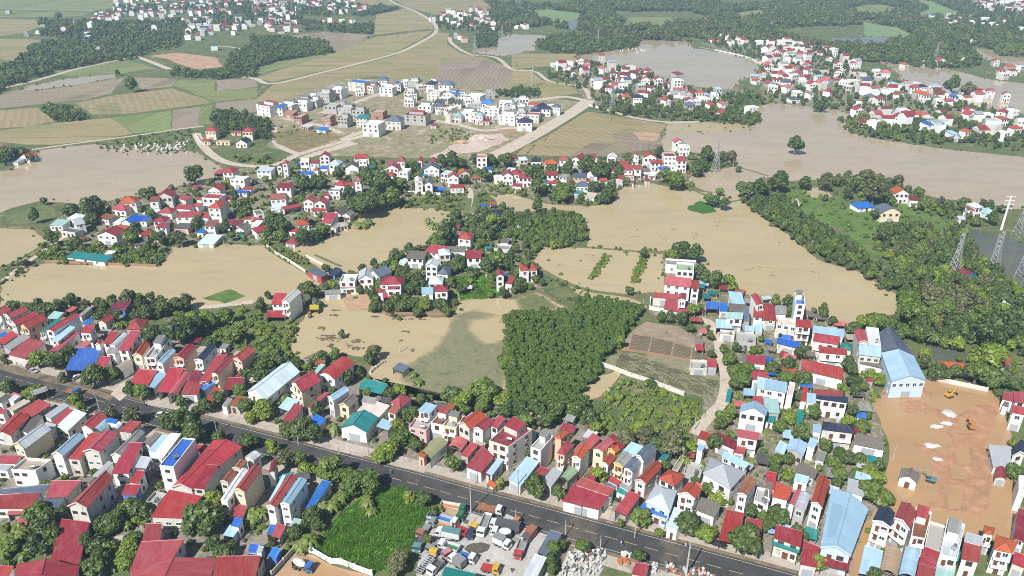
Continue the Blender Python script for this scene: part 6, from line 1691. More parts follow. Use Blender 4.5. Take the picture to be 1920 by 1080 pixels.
# masses of trees and shrubs: outline in photo pixels at crown height, spacing, radii, kinds, avoid bits
MASS = [
 ('plantation', tpts(2, 2, '-60,230 0,190 445,195 500,90 540,75 700,90 960,150 985,160 930,230 870,320 790,420 770,450 660,560 690,615 590,720 480,815 560,850 600,900 0,890 -40,700 -60,500'), 2.0, 1.35, 1.9, 'a', 1, 4),
 ('wood', pts('972,398 1040,400 1092,405 1098,445 1060,460 1030,462 1000,470 965,440 950,410'), 3.4, 2.2, 3.2, 'mmmd', 1, 4),
 ('shrub', tpts(2, 2, '790,650 870,670 1000,700 1300,810 1510,860 1480,920 1380,1010 1330,1080 640,1080 640,880'), 2.7, .9, 2.2, 'bbbbbmnn', 3, 2),
 ('shrub', pts('355,582 420,585 500,575 560,600 555,650 535,685 480,700 440,650 370,640 345,610'), 3.0, 1.0, 2.3, 'bbmbmn', 3, 2),
 ('wood', pts('0,585 60,572 130,562 300,558 360,575 350,600 250,600 150,590 90,590'), 6, 1.8, 3.4, 'ddm', 3, 5),
 ('shrub', pts('640,705 700,690 760,742 830,755 950,745 960,790 880,790 760,770'), 5, 1.3, 2.6, 'mdb', 7, 4),
 ('wood', pts('1392,352 1420,342 1470,370 1540,420 1600,455 1650,500 1700,545 1700,600 1675,600 1685,555 1600,502 1545,485 1462,424 1392,378'), 4.4, 2.5, 3.8, 'ddm', 1, 6),
 ('shrub', pts('1440,352 1560,345 1650,360 1700,385 1800,395 1880,420 1810,425 1790,460 1700,520 1620,450 1540,405 1450,375'), 7.0, 1.0, 2.4, 'mmmbbd', 3, 4),
 ('wood', pts('1640,440 1700,425 1800,430 1835,480 1930,560 1930,648 1740,645 1700,605 1702,545'), 5.2, 2.8, 5.0, 'mmddobd', 1, 5),
 ('wood', pts('1560,335 1640,325 1720,365 1800,385 1850,395 1830,420 1700,390 1600,360'), 7, 2.2, 4.0, 'mmob', 5, 5),
 ('shrub', pts('1800,540 1925,560 1925,760 1880,740 1840,700 1780,650'), 7, 1.8, 3.6, 'dmb', 3, 5),
 ('shrub', tpts(0, 3, '0,640 200,600 480,570 460,680 380,900 120,1000 0,1010'), 3.6, 1.2, 2.6, 'mdbn', 3, 2), ('shrub', tpts(0, 3, '690,720 700,650 1130,560 1110,690 1000,1000 640,1070'), 3.2, 1.2, 2.6, 'mdbbn', 3, 2),
 ('shrub', tpts(1, 3, '0,560 80,640 100,760 300,780 260,880 100,860 0,800'), 4, 1, 2.2, 'mdb', 3, 3), ('shrub', tpts(0, 3, '1400,780 1900,700 1900,930 1600,930 1450,880'), 4, 1, 2.2, 'mdo', 3, 3),
 ('shrub', pts('1350,640 1420,650 1640,700 1660,800 1660,930 1560,940 1440,900 1340,820 1330,740'), 5.2, 1.0, 2.4, 'mdbb', 3, 3), ('shrub', tpts(2, 3, '560,20 1100,0 1450,0 1440,280 1200,260 1060,120'), 6, 1.5, 3, 'mdb', 3, 3),
 ('shrub', pts('100,405 260,358 430,318 700,300 880,312 880,365 830,392 690,402 640,435 560,457 330,452 300,498 85,490 40,498 90,452'), 6.5, 1.3, 3.2, 'ddmmbb', 7, 5), ('shrub', tpts(0, 1, '330,885 400,830 640,770 900,775 1180,780 1285,785 1200,900 700,888'), 2.6, 1.2, 2.5, 'dmbm', 1, 4),
 ('shrub', pts('430,290 700,300 1000,300 1320,285 1320,330 1290,350 1180,345 1150,378 1080,382 920,362 900,330 500,330'), 6.5, 1.4, 3.3, 'ddmmb', 7, 5), ('wood', tpts(2, 1, '150,300 760,330 750,440 560,455 300,400 140,370'), 6.5, 2.0, 3.4, 'mdd', 3, 5),
 ('wood', pts('600,545 700,490 760,455 830,410 900,385 960,392 1005,440 1015,480 1020,550 850,570 740,590 690,585 690,550 640,560'), 7.0, 1.8, 3.8, 'ddmm', 7, 5), ('shrub', tpts(1, 1, '70,765 180,765 390,865 390,910 230,870'), 2.2, .9, 1.7, 'mbb', 1, 4), ('shrub', tpts(1, 1, '1120,380 1580,370 1560,470 1500,600 1270,600 1380,500 1010,470'), 5, 1, 2.2, 'mbb', 3, 3),
 ('shrub', pts('1100,522 1132,474 1146,478 1114,524'), 1.7, .8, 1.5, 'bbm', 0, 3), ('shrub', pts('1180,530 1200,478 1215,481 1198,532'), 1.7, .8, 1.5, 'bbm', 0, 3), ('shrub', pts('1150,468 1250,477 1248,482 1150,474'), 4, .9, 1.6, 'mb', 0, 4), ('shrub', pts('1022,512 1110,545 1100,552 1020,522'), 3, .9, 1.6, 'dm', 0, 4),
 ('wood', pts('1015,132 1130,115 1250,140 1300,165 1372,172 1425,170 1440,215 1400,235 1300,226 1150,212 1100,172 1040,152'), 11, 2.2, 4.0, 'dddm', 7, 4), ('wood', tpts(2, 0, '580,790 700,760 1000,760 1180,800 1600,830 1780,680 1880,900 1700,930 1300,870 900,870 700,830'), 8.0, 2.2, 4.2, 'ddm', 3, 5),
 ('wood', pts('1312,75 1440,80 1560,108 1680,150 1710,178 1870,192 1905,202 1930,230 1930,290 1860,275 1700,252 1580,232 1600,206 1440,195 1428,150 1422,115'), 12, 2.2, 4.0, 'dddm', 7, 4), ('wood', tpts(3, 0, '510,890 900,860 1350,880 1700,960 1700,1060 1250,1070 760,1030 560,960'), 8.5, 2.2, 4.0, 'ddmb', 3, 5),
 ('far', pts('990,-6 1500,-40 1800,-10 1830,50 1940,62 1940,100 1840,90 1730,118 1600,112 1440,76 1310,72 1190,82 1090,70 1010,62 925,32 870,-10'), 8.0, 4.0, 6.2, 'dddmo', 7, 3), ('far', pts('1000,68 1090,62 1260,76 1300,92 1200,92 1140,98 1080,104 1010,90'), 7, 2.5, 4.2, 'ddm', 7, 3), ('far', pts('1560,105 1700,95 1830,92 1840,120 1760,125 1640,112'), 7.5, 3, 5, 'ddm', 3, 3), ('far', pts('1860,70 1940,68 1940,105 1870,100'), 6, 3, 5, 'm', 3, 3),
 ('far', tpts(0, 0, '-60,700 -60,520 120,460 230,340 480,300 800,370 1060,380 1050,420 700,470 250,560 60,640'), 6.0, 3, 5, 'ddm', 3, 2), ('far', tpts(0, 0, '300,140 560,150 900,170 1300,180 1380,330 1080,400 800,350 480,280 300,260'), 10, 2.6, 5, 'ddm', 7, 4), ('far', pts('60,60 170,40 215,12 500,0 720,8 720,16 560,34 700,52 690,72 600,66 420,62 330,78 180,72'), 11.5, 2.8, 5.2, 'ddm', 7, 4),
 ('far', tpts(1, 0, '-40,270 250,285 480,300 545,320 572,390 400,430 310,445 150,440 60,490 -40,500'), 5.0, 2.8, 4.2, 'ddm', 1, 2), ('far', tpts(0, 0, '1740,390 1920,330 1920,560 1640,580 1290,560 1290,500 1500,540 1680,500'), 6.5, 2.6, 4.4, 'ddm', 1, 2),
 ('far', tpts(0, 0, '290,810 400,788 560,822 660,870 560,892 430,905'), 4.6, 2.2, 3.8, 'ddm', 1, 3), ('far', tpts(0, 0, '1580,860 1720,832 1920,872 1920,1000 1700,960 1660,1010 1620,950'), 5, 2.4, 4.2, 'ddd', 3, 4), ('far', tpts(1, 0, '0,880 60,870 160,960 120,1030 0,1020'), 5, 2.4, 4, 'ddd', 3, 4), ('far', tpts(1, 0, '1475,535 1650,505 1800,560 1500,562'), 5, 1.6, 2.8, 'mb', 1, 4), ('far', tpts(1, 0, '1780,650 1930,630 1930,710 1800,700'), 6, 2.4, 4, 'dd', 1, 4), ('far', tpts(2, 0, '-10,640 200,660 200,720 -10,730'), 6, 2, 3.4, 'dd', 1, 4),
 ('far', tpts(1, 0, '1640,250 1810,260 1800,340 1660,350'), 5, 2.5, 4, 'dd', 3, 3), ('far', tpts(1, 0, '1330,130 1720,90 1920,150 1920,250 1720,240 1340,200'), 12, 2.5, 4.4, 'dd', 3, 4), ('far', tpts(1, 0, '600,200 880,170 880,250 640,250'), 7, 2.5, 4.4, 'dd', 3, 4), ('far', tpts(1, 0, '700,100 960,60 1130,60 1000,85 780,115'), 6, 2.5, 4.4, 'dd', 3, 4), ('far', pts('1500,-10 1600,-20 1940,-20 1940,60 1830,45 1700,30'), 14, 3, 5, 'dd', 7, 3),
 ('shrub', tpts(1, 0, '1000,1060 1250,1080 1380,960 1650,970 1600,1040 1400,1080'), 5, .9, 2, 'mb', 3, 4), ('shrub', tpts(0, 0, '800,1050 1500,950 1480,1080 900,1085'), 6, 1, 2.2, 'mdb', 3, 4), ('shrub', tpts(0, 1, '700,10 1480,10 1460,60 1000,75 820,80'), 6, .9, 2.0, 'mdb', 0, 4), ('shrub', tpts(1, 0, '80,940 330,930 640,1000 300,1030 130,1080'), 8, .9, 2, 'mb', 3, 4), ('shrub', tpts(2, 1, '1270,60 1680,110 1900,200 1900,230 1690,190 1450,220 1290,220'), 6, 1.4, 2.8, 'dm', 4, 4), ('shrub', tpts(2, 1, '1390,350 1700,390 1690,400 1430,380'), 5, 1.2, 2, 'dm', 0, 4), ('shrub', tpts(1, 1, '1640,280 1920,330 1920,370 1740,400 1700,460 1640,460'), 5, 1.2, 2.4, 'mb', 7, 4),
 ('shrub', [tuple(v) for v in YARDS[0]], 5.0, .7, 1.9, 'ddmmb', 3, 'w'), ('shrub', [tuple(v) for v in YARDS[1]], 5.2, .7, 2.0, 'ddmmb', 3, 'w'),
 ('shrub', pts('-10,500 60,470 110,450 125,460 80,490 40,520 0,540'), 5, 1, 2, 'dm', 0, 4),
]
mrg = random.Random(11); STUFF = []       # x,y,r,kind,mass
for mi, (mk, pl, sp, r0, r1, kinds, avoid, zz) in enumerate(MASS):
    if mk == 'wood': sp, r0, r1 = sp * .86, r0 * .86, r1 * .86
    P = np.array(pl) if zz == 'w' else np.array(wpoly(pl, r0 * 1.2)); lo, hi = P.min(0), P.max(0)
    X, Y = np.meshgrid(np.arange(lo[0], hi[0] + sp, sp), np.arange(lo[1], hi[1] + sp, sp)); nrg = np.random.default_rng(mi)
    X = (X + nrg.uniform(-.45, .45, X.shape) * sp).ravel(); Y = (Y + nrg.uniform(-.45, .45, Y.shape) * sp).ravel(); ok = in_poly(X, Y, P)
    for x, y in zip(X[ok], Y[ok]):
        if occ(x, y) & (avoid | (8 if mk == 'far' else 0)): continue
        if mk == 'far' and math.sin(x * .013 + 1) * math.sin(y * .011 + .5 * math.sin(x * .006)) > (.40 if sp > 7.5 and len(pl) > 9 else 2): continue
        if mk == 'far' and sp > 7.5 and len(pl) > 9 and math.sin(x * .047 + 2 * math.sin(y * .021)) * math.sin(y * .041 + 1.3) > .55: continue
        if mk == 'shrub' and mrg.random() < .18: continue
        ty = mrg.choice(kinds)
        if mk == 'wood' and mrg.random() < .05: ty = mrg.choice('pobn')
        STUFF.append((x, y, mrg.uniform(r0 * .68, r1 * .95) if mk != 'plantation' else mrg.uniform(r0 * .8, r1 * .95), ty, mk))
        if mk == 'shrub' and sp > 6: pass
for wi, wp in enumerate(WP):        # reeds and scrub along the flooded margins
    if WATER[wi][0] == 'site': continue
    for i in range(len(wp)):
        a, b = wp[i], wp[(i + 1) % len(wp)]; L = float(np.hypot(*(b - a)))
        for _ in range(int(L / 5.5)):
            q = a + (b - a) * mrg.random() + np.array((mrg.gauss(0, 2.2), mrg.gauss(0, 2.2)))
            if occ(*q) & 3 or mrg.random() < .35 + .3 * math.sin(q[0] * .05): continue
            STUFF.append((q[0], q[1], mrg.uniform(.45, 1.5), mrg.choice('mmbdo'), 'shrub'))
# the three hundred plants that show largest are things, the rest is one mass
def shows(t): return t[2] * px_per_m(t)
PLANTS.sort(key=lambda t: -shows(t))
single, rest = PLANTS[:300], [p[:4] + ('wood' if shows(p) > 9 else 'far',) for p in PLANTS[300:]]
KW = {'d': ('broadleaf_tree', 'tree', 'dark green bushy tree'), 'm': ('broadleaf_tree', 'tree', 'mid-green spreading tree'), 'b': ('broadleaf_tree', 'tree', 'bright yellow-green round tree'), 'o': ('broadleaf_tree', 'tree', 'thin olive-green tree'),
      'y': ('cypress_tree', 'tree', 'narrow dark cypress'), 'n': ('banana_plant', 'banana plant', 'clump of banana plants with broad pale leaves'), 'p': ('palm_tree', 'palm', 'palm with arching fronds')}
def area_name(px, y):
    return ''
trg = random.Random(21); TL = []
for i, (x, y, rad, ty, zc) in enumerate(single):
    nm, cat, desc = KW[ty]; root = empty(nm, (x, y, 0), trg.uniform(0, 6.28))
    if ty == 'n': st, lf = BAN[i % 3]; s = rad * 1.05; inst('stem', st, root, sc=(s,) * 3); inst('leaves', lf, root, sc=(s,) * 3)
    elif ty == 'p': st, lf = PALM[0]; s = rad * 1.1; inst('trunk', st, root, sc=(s,) * 3); inst('crown', lf, root, sc=(s,) * 3)
    else:
        me = CR[ty][i % len(CR[ty])]; s = rad; zs = trg.uniform(.74, .92); z = max(.1 * rad, zc - .82 * zs * rad); inst('trunk', TRUNKS[i % 3], root, sc=(s, s, (z + .62 * zs * rad) / .9)); inst('crown', me, root, (0, 0, z * (0 if ty == 'y' else 1)), 0, (s * trg.uniform(.94, 1.06), s * trg.uniform(.94, 1.06), s * zs))
    d2 = ((C_ - np.array((x, y))) ** 2).sum(1); o = np.argsort(d2); sz = 'large ' if rad > 6 else ('small ' if rad < 2.2 else '')
    TL.append([root, cat, sz + desc, [ALLH[j] for j in o[:6]], math.sqrt(d2[o[0]])])
def tree_first(t):
    n0 = t[3][0]; return f'{t[2]} {"beside" if t[4] < 22 else "some way from"} {n0["short"]}, {CTXS.get(n0["ctx"], n0["ctx"])}'
def tree_cands(t):
    n0 = t[3][0]; cx_ = CTXS.get(n0['ctx'], n0['ctx']); ns_ = neighbours(np.array(t[0].location[:2])); d_ = t[2]
    for d_ in (t[2], t[2].replace('clump of banana plants with broad pale leaves', 'banana clump').replace('bushy ', '').replace('spreading ', '').replace('round ', '')):
        for a in range(min(5, len(ns_))):
            for b in range(a + 1, min(6, len(ns_))): yield f'{d_} between {ns_[a]} and {ns_[b]}, {cx_}'
for t, l in zip(TL, unique_labels(TL, tree_first, tree_cands)): tag(t[0], ' '.join(l.split()[:16]), t[1], t[1] + 's around the houses')

# geometry-node scatter: one object per mass, instances of plant meshes
def scatter(name, label, protos, items):
    coll = bpy.data.collections.new(name + '_kinds')
    for i, me in enumerate(protos): coll.objects.link(bpy.data.objects.new(f'{name}_kind_{i:03d}', me))
    n = len(items); me = bpy.data.meshes.new(name); me.vertices.add(n)
    a = np.array([(t[0], t[1], t[2]) for t in items], np.float32); me.vertices.foreach_set('co', a.ravel())
    for an, ty, k in (('sc', 'FLOAT', 3), ('rot', 'FLOAT', 4), ('idx', 'INT', 5), ('tall', 'FLOAT', 6)):
        at = me.attributes.new(an, ty, 'POINT'); at.data.foreach_set('value', np.array([(t[k] if k < 6 else .72 + .56 * ((t[0] * 7.31 + t[1] * 3.17) % 1.0)) for t in items], np.int32 if ty == 'INT' else np.float32))
    me.update(); o = link(bpy.data.objects.new(name, me)); tag(o, label, kind='stuff')
    ng = bpy.data.node_groups.new(name, 'GeometryNodeTree'); ng.interface.new_socket('Geometry', in_out='INPUT', socket_type='NodeSocketGeometry'); ng.interface.new_socket('Geometry', in_out='OUTPUT', socket_type='NodeSocketGeometry')
    N = ng.nodes; gi = N.new('NodeGroupInput'); go = N.new('NodeGroupOutput'); ip = N.new('GeometryNodeInstanceOnPoints'); ci = N.new('GeometryNodeCollectionInfo')
    ci.inputs['Collection'].default_value = coll; ci.inputs['Separate Children'].default_value = True; ci.inputs['Reset Children'].default_value = True
    def na(nm, ty): n_ = N.new('GeometryNodeInputNamedAttribute'); n_.data_type = ty; n_.inputs['Name'].default_value = nm; return n_.outputs['Attribute']
    cx = N.new('ShaderNodeCombineXYZ'); ng.links.new(na('rot', 'FLOAT'), cx.inputs[2]); eu = N.new('FunctionNodeEulerToRotation'); ng.links.new(cx.outputs[0], eu.inputs[0])
    ng.links.new(gi.outputs[0], ip.inputs['Points']); ng.links.new(ci.outputs[0], ip.inputs['Instance']); ip.inputs['Pick Instance'].default_value = True
    ng.links.new(na('idx', 'INT'), ip.inputs['Instance Index']); ng.links.new(eu.outputs[0], ip.inputs['Rotation'])
    s3 = N.new('ShaderNodeCombineXYZ'); ml = N.new('ShaderNodeMath'); ml.operation = 'MULTIPLY'; ng.links.new(na('sc', 'FLOAT'), ml.inputs[0]); ng.links.new(na('tall', 'FLOAT'), ml.inputs[1])
    for q_ in (0, 1): ng.links.new(na('sc', 'FLOAT'), s3.inputs[q_])
    ng.links.new(ml.outputs[0], s3.inputs[2]); ng.links.new(s3.outputs[0], ip.inputs['Scale']); ng.links.new(ip.outputs[0], go.inputs[0])
    md = o.modifiers.new('scatter', 'NODES'); md.node_group = ng
    return o
ORD = []; IDX = {}
def reg(key, me): IDX.setdefault(key, []).append(len(ORD)); ORD.append(me)
for me in CR['a']: reg(('wood', 'a'), me)
for t in 'dmbo':
    for me in CR[t]: reg(('wood', t), me)
    for me in SHRUB[t]: reg(('shrub', t), me)
for t in 'dmo':
    for me in FARCR[t]: reg(('far', t), me)
for st, lf in BAN:
    me = lf; reg(('any', 'n'), me)
reg(('any', 'p'), PALM[0][1]); reg(('any', 'y'), CR['y'][0])
def to_item(t, rg):
    x, y, rad, ty, mk = t
    key = ('any', ty) if ty in 'npy' else (mk if mk in ('shrub', 'far') else 'wood', ty)
    if key not in IDX: key = ('far', 'm') if mk == 'far' else ('shrub', 'm')
    z = .3 * rad if mk in ('wood', 'plantation') and ty not in 'npy' else (.25 * rad if mk == 'far' else 0)
    if mk == 'plantation': z = 1.2 + .9 * ((x * 3.7 + y * 1.9) % 1.0)
    return (x, y, z, rad if ty != 'n' else rad * 1.25, rg.uniform(0, 6.28), rg.choice(IDX[key]))
irg = random.Random(4)
items = {'plantation': [], 'shrubbery': [], 'woodland': []}
for t in STUFF: items[{'plantation': 'plantation', 'shrub': 'shrubbery'}.get(t[4], 'woodland')].append(to_item(t, irg))
for t in rest: items['woodland'].append(to_item(t, irg))
scatter('acacia_plantation', 'dense block of young plantation trees beside the algae-covered pond', ORD, items['plantation'])
scatter('shrubbery', 'low garden shrubs and bananas between houses, ponds and lanes', ORD, items['shrubbery'])
scatter('woodland', 'mass of trees filling the villages, the peninsula and the far hills', ORD, items['woodland'])
# tall grass on the two green lots
gi_ = []
for P_ in (LOT, GREEN2):
    P = np.array(P_); lo, hi = P.min(0), P.max(0)
    for _ in range(4200 if P_ is LOT else 1400):
        x, y = irg.uniform(lo[0], hi[0]), irg.uniform(lo[1], hi[1])
        if in_poly(np.array([x]), np.array([y]), P)[0] and not occ(x, y) & 1:
            k = .45 + .5 * (math.sin(x * .3) * math.sin(y * .23 + x * .1) > .1); gi_.append((x, y, .18, irg.uniform(.6, 1.15) * (.45 + k * .5), irg.uniform(0, 6.28), irg.randrange(3)))
            if irg.random() < .035: gi_.append((x, y, .1, irg.uniform(1.2, 2.2), irg.uniform(0, 6.28), irg.randrange(3)))
scatter('tall_grass', 'lush tall grass filling the lot beside the truck yard', TUFT, gi_)

# ------------------------------------------------------------------ vehicles, poles, pylons, walls, small things
def proj(p, z):
    d = np.array((p[0], p[1], z - CAM_H)); dep = d[1] * _cp - d[2] * _sp
    return 960 + FPX * d[0] / dep, 540 - FPX * (d[1] * _sp + d[2] * _cp) / dep
def height_to(p, ytop):
    lo, hi = 0.5, 120.0
    for _ in range(40):
        m = (lo + hi) / 2
        if proj(p, m)[1] > ytop: lo = m
        else: hi = m
    return lo
def paint(name, c): 
    if name not in M:
        M[name] = m_plain(name, tuple(v * .82 + .012 for v in c), .5, 0, .35)
    return M[name]
PC = {'white': (0.70, 0.70, 0.68), 'green': (0.03, 0.16, 0.07), 'navy': (0.02, 0.035, 0.10), 'blue': (0.04, 0.14, 0.42), 'red': (0.40, 0.035, 0.035), 'yellow': (0.60, 0.38, 0.03), 'orange': (0.52, 0.19, 0.05), 'grey': (0.25, 0.25, 0.25), 'teal': (0.10, 0.24, 0.24), 'tan': (0.42, 0.32, 0.22),
      'pink': (0.55, 0.22, 0.20), 'pale blue': (0.45, 0.52, 0.62), 'dark grey': (0.09, 0.09, 0.10), 'brown': (0.30, 0.13, 0.07), 'silver': (0.45, 0.46, 0.47), 'black': (0.02, 0.02, 0.022), 'beige': (0.55, 0.47, 0.35)}
def pt(c): return paint('paint_' + c.replace(' ', '_'), PC[c])
def wheel_mesh():
    mb = MB(); n = 12
    for y0, y1, r, m in ((-.5, .5, 1, 0),): mb.tube((0, y0, 0), (0, y1, 0), r, r, n, m)
    mb.tube((0, -.54, 0), (0, .54, 0), .5, .5, 8, 1)
    return mb.mesh('wheel', [M['tyre'], M['rim']])
U_WHEEL = wheel_mesh()
def truck(rear, front, kind, cabc, bedc, inner=None, label='', grp='trucks in the yard'):
    a, b = gp(*rear), gp(*front); d = b - a; Ln = float(np.hypot(*d)); Ln = max(5.5, min(12.0, Ln)); ang = math.atan2(d[1], d[0]); mid = (a + b) / 2
    root = empty('truck', (mid[0], mid[1], .17), ang); x0, x1 = -Ln / 2, Ln / 2; cl = 1.9; w = 1.22
    mb = MB(); mb.box(x0, x1 - .3, -.45, .45, .62, .86); mb.box(x0 + .1, x0 + .3, -w, w, .5, .8); mb.box(x1 - 2.6, x1 - 1.2, -1.1, 1.1, .5, .8); mb.build('chassis', [M['dsteel']], root)
    # cab: sloping windscreen, roof, bonnetless front
    mb = MB(); f = x1; r = x1 - cl
    prof = [(r, .75), (f, .75), (f, 1.65), (f - .28, 2.62), (r + .1, 2.72), (r, 2.6)]
    for i in range(len(prof)):
        p, q = prof[i], prof[(i + 1) % len(prof)]; mb.face([(p[0], -w, p[1]), (q[0], -w, q[1]), (q[0], w, q[1]), (p[0], w, p[1])][::-1])
    mb.face([(p[0], -w, p[1]) for p in prof]); mb.face([(p[0], w, p[1]) for p in reversed(prof)]); mb.box(f - .05, f + .14, -w, w, .5, .85); cb = mb.build('cab', [pt(cabc)], root)
    mb = MB(); e = .012
    mb.face([(f + e, -w * .9, 1.68), (f + e, w * .9, 1.68), (f - .27 + e, w * .86, 2.52), (f - .27 + e, -w * .86, 2.52)]); mb.build('windscreen', [M['glass']], cb)
    for s in (-1, 1):
        mb = MB(); q = [(r + .55, s * (w + e), 1.65), (f - .18, s * (w + e), 1.65), (f - .4, s * (w + e), 2.45), (r + .55, s * (w + e), 2.45)]; mb.face(q if s < 0 else q[::-1]); mb.build('side_window', [M['glass']], cb)
        mb = MB(); mb.box(f - .1, f + .03, s * w * .98 - .06 + s * .18, s * w * .98 + .06 + s * .18, 1.7, 2.3); mb.build('mirror', [M['blackframe']], cb)
        mb = MB(); mb.box(f + .0, f + .16, s * w * .78 - .17, s * w * .78 + .17, .95, 1.15); mb.build('headlight', [M['white']], cb)
    bx0, bx1 = x0, r - .15; bm = pt(bedc); im = pt(inner or bedc)
    if kind == 'dump':
        mb = MB(); mb.box(bx0, bx1, -w, w, .95, 1.1, 1); h = 2.15
        for s in (-1, 1): mb.box(bx0, bx1, s * w - .05, s * w + .05, 1.1, h)
        mb.box(bx0, bx0 + .1, -w, w, 1.1, h); mb.box(bx1 - .1, bx1, -w, w, 1.1, h + .35); n = int((bx1 - bx0) / .9)
        for k in range(n + 1):
            x = bx0 + (bx1 - bx0 - .1) * k / n
            for s in (-1, 1): mb.box(x, x + .1, s * (w + .05) - .05, s * (w + .05) + .05, 1.0, h)
        mb.face([(bx0 + .1, -w + .06, 1.13), (bx1 - .1, -w + .06, 1.13), (bx1 - .1, w - .06, 1.13), (bx0 + .1, w - .06, 1.13)], 1); mb.build('dump_body', [bm, im], root)
    elif kind == 'box':
        mb = MB(); mb.box(bx0, bx1, -w, w, .95, 3.15); mb.build('box_body', [bm], root); mb = MB(); mb.box(bx0 - .04, bx1 + .04, -w - .04, w + .04, 3.15, 3.24); mb.build('box_roof', [im], root)
    elif kind == 'flat':
        mb = MB(); mb.box(bx0, bx1, -w, w, .95, 1.15); mb.box(bx1 - .12, bx1, -w, w, 1.15, 2.1)
        for s in (-1, 1): mb.box(bx0, bx1, s * w - .04, s * w + .04, 1.15, 1.45)
        mb.build('flatbed', [bm], root)
    elif kind == 'frame':
        mb = MB()
        for s in (-1, 1): mb.box(bx0, bx1, s * .95 - .1, s * .95 + .1, .95, 1.25)
        n = int((bx1 - bx0) / .8)
        for k in range(n + 1): x = bx0 + (bx1 - bx0 - .15) * k / n; mb.box(x, x + .15, -w, w, 1.0, 1.2)
        mb.build('trailer_frame', [bm], root)
    elif kind == 'mixer':
        mb = MB(); cx = (bx0 + bx1) / 2; Lm = bx1 - bx0; pr = [(-.46, .45), (-.38, .75), (-.1, 1.15), (.18, 1.12), (.40, .7), (.46, .35)]; n = 14
        for i in range(len(pr) - 1):
            for k in range(n):
                t0, t1 = 6.283 * k / n, 6.283 * (k + 1) / n
                def P(i_, t): x, rr = pr[i_]; return (cx + x * Lm, rr * math.cos(t), 2.2 - x * .7 + rr * math.sin(t))
                mb.face([P(i, t0), P(i, t1), P(i + 1, t1), P(i + 1, t0)])
        mb.build('drum', [bm], root, smooth=True); mb = MB(); mb.box(bx0, bx0 + .25, -.8, .8, .9, 2.4); mb.box(bx1 - .3, bx1 - .1, -.8, .8, .9, 2.0); mb.build('drum_stand', [M['dsteel']], root)
    for x in (x1 - 1.15, x0 + 1.0, x0 + 2.2):
        for s in (-1, 1): inst('wheel', U_WHEEL, root, (x, s * 1.05, .5), 0, (.5, .32, .5))
    return tag(root, label, 'truck', grp)
def y6(x, y): return (780 + x / 6.4, 930 + y / 6.4)
TR = [((300, 150), (600, 205), 'dump', 'green', 'white', 'orange', 'white dump truck with orange bed and green cab beside the grass lot'), ((330, 225), (575, 295), 'dump', 'green', 'tan', 'tan', 'tan dump truck with bright green cab inside the yard'),
 ((150, 270), (500, 375), 'dump', 'white', 'pale blue', 'blue', 'long dump truck with pale blue sides and white cab'), ((440, 420), (170, 355), 'dump', 'grey', 'green', 'orange', 'green dump truck with rusty orange bed and grey cab'),
 ((530, 530), (245, 470), 'box', 'white', 'white', 'teal', 'white box truck with teal-grey roof in the yard'), ((515, 690), (275, 615), 'dump', 'white', 'white', 'green', 'white dump truck with green bed behind the dark oil stain'),
 ((470, 440), (690, 520), 'dump', 'navy', 'red', 'red', 'red dump truck with navy cab among parked trucks'), ((740, 160), (1035, 225), 'flat', 'white', 'brown', None, 'white-cabbed truck with rusty brown bed parked at the road edge'),
 ((775, 310), (680, 445), 'flat', 'yellow', 'beige', None, 'beige flatbed truck with yellow cab beside white dump truck'), ((870, 265), (770, 505), 'dump', 'white', 'white', 'grey', 'white dump truck with bed turned towards the asphalt road'),
 ((1245, 440), (890, 370), 'box', 'white', 'dark grey', 'dark grey', 'long truck with dark grey covered body and white cab'), ((1150, 510), (910, 465), 'mixer', 'white', 'white', None, 'white concrete mixer truck in the yard'),
 ((945, 560), (1125, 645), 'box', 'white', 'white', 'grey', 'white box truck with grey roof in the middle of the yard'), ((1400, 470), (1320, 560), 'box', 'dark grey', 'red', 'brown', 'short truck with brick-red container body'),
 ((1295, 570), (1215, 780), 'dump', 'red', 'white', 'grey', 'white-sided dump truck with red front beside the slate shelter'), ((140, 390), (45, 520), 'flat', 'brown', 'grey', None, 'grey flatbed truck with brown cab along the grass lot'),
 ((70, 540), (10, 690), 'flat', 'teal', 'dark grey', None, 'dark flatbed truck with teal cab along the grass lot'), ((270, 560), (150, 710), 'flat', 'grey', 'grey', None, 'all-grey flatbed truck beside yellow-cabbed trailer'), ((30, 950), (245, 690), 'frame', 'yellow', 'silver', None, 'skeletal trailer truck with yellow cab'),
 ((290, 650), (375, 745), 'flat', 'pink', 'blue', None, 'faded pink cabbed truck with blue bed'), ((510, 740), (715, 810), 'flat', 'white', 'blue', None, 'blue flatbed truck with white cab near the oil stain'), ((560, 870), (430, 780), 'box', 'white', 'grey', 'grey', 'white-cabbed truck with grey body beside green yard roof'),
 ((790, 880), (1000, 935), 'flat', 'yellow', 'red', None, 'red flatbed truck with pale yellow cab near green yard roof'), ((300, 830), (170, 960), 'dump', 'white', 'grey', 'dark grey', 'grey dump truck with white cab beside the skeletal trailer'), ((1060, 290), (1235, 370), 'flat', 'orange', 'silver', None, 'silver flatbed truck with orange cab at the road edge')]
for t in TR: truck(y6(*t[0]), y6(*t[1]), t[2], t[3], t[4], t[5], t[6])
truck(tile(1, 3, 285, 1010), tile(1, 3, 430, 1050), 'mixer', 'blue', 'white', None, 'concrete mixer with blue cab and white drum in the walled pit')
truck(tile(0, 2, 500, 785), tile(0, 2, 600, 805), 'flat', 'blue', 'brown', None, 'small blue truck driving along the asphalt road', 'road traffic')
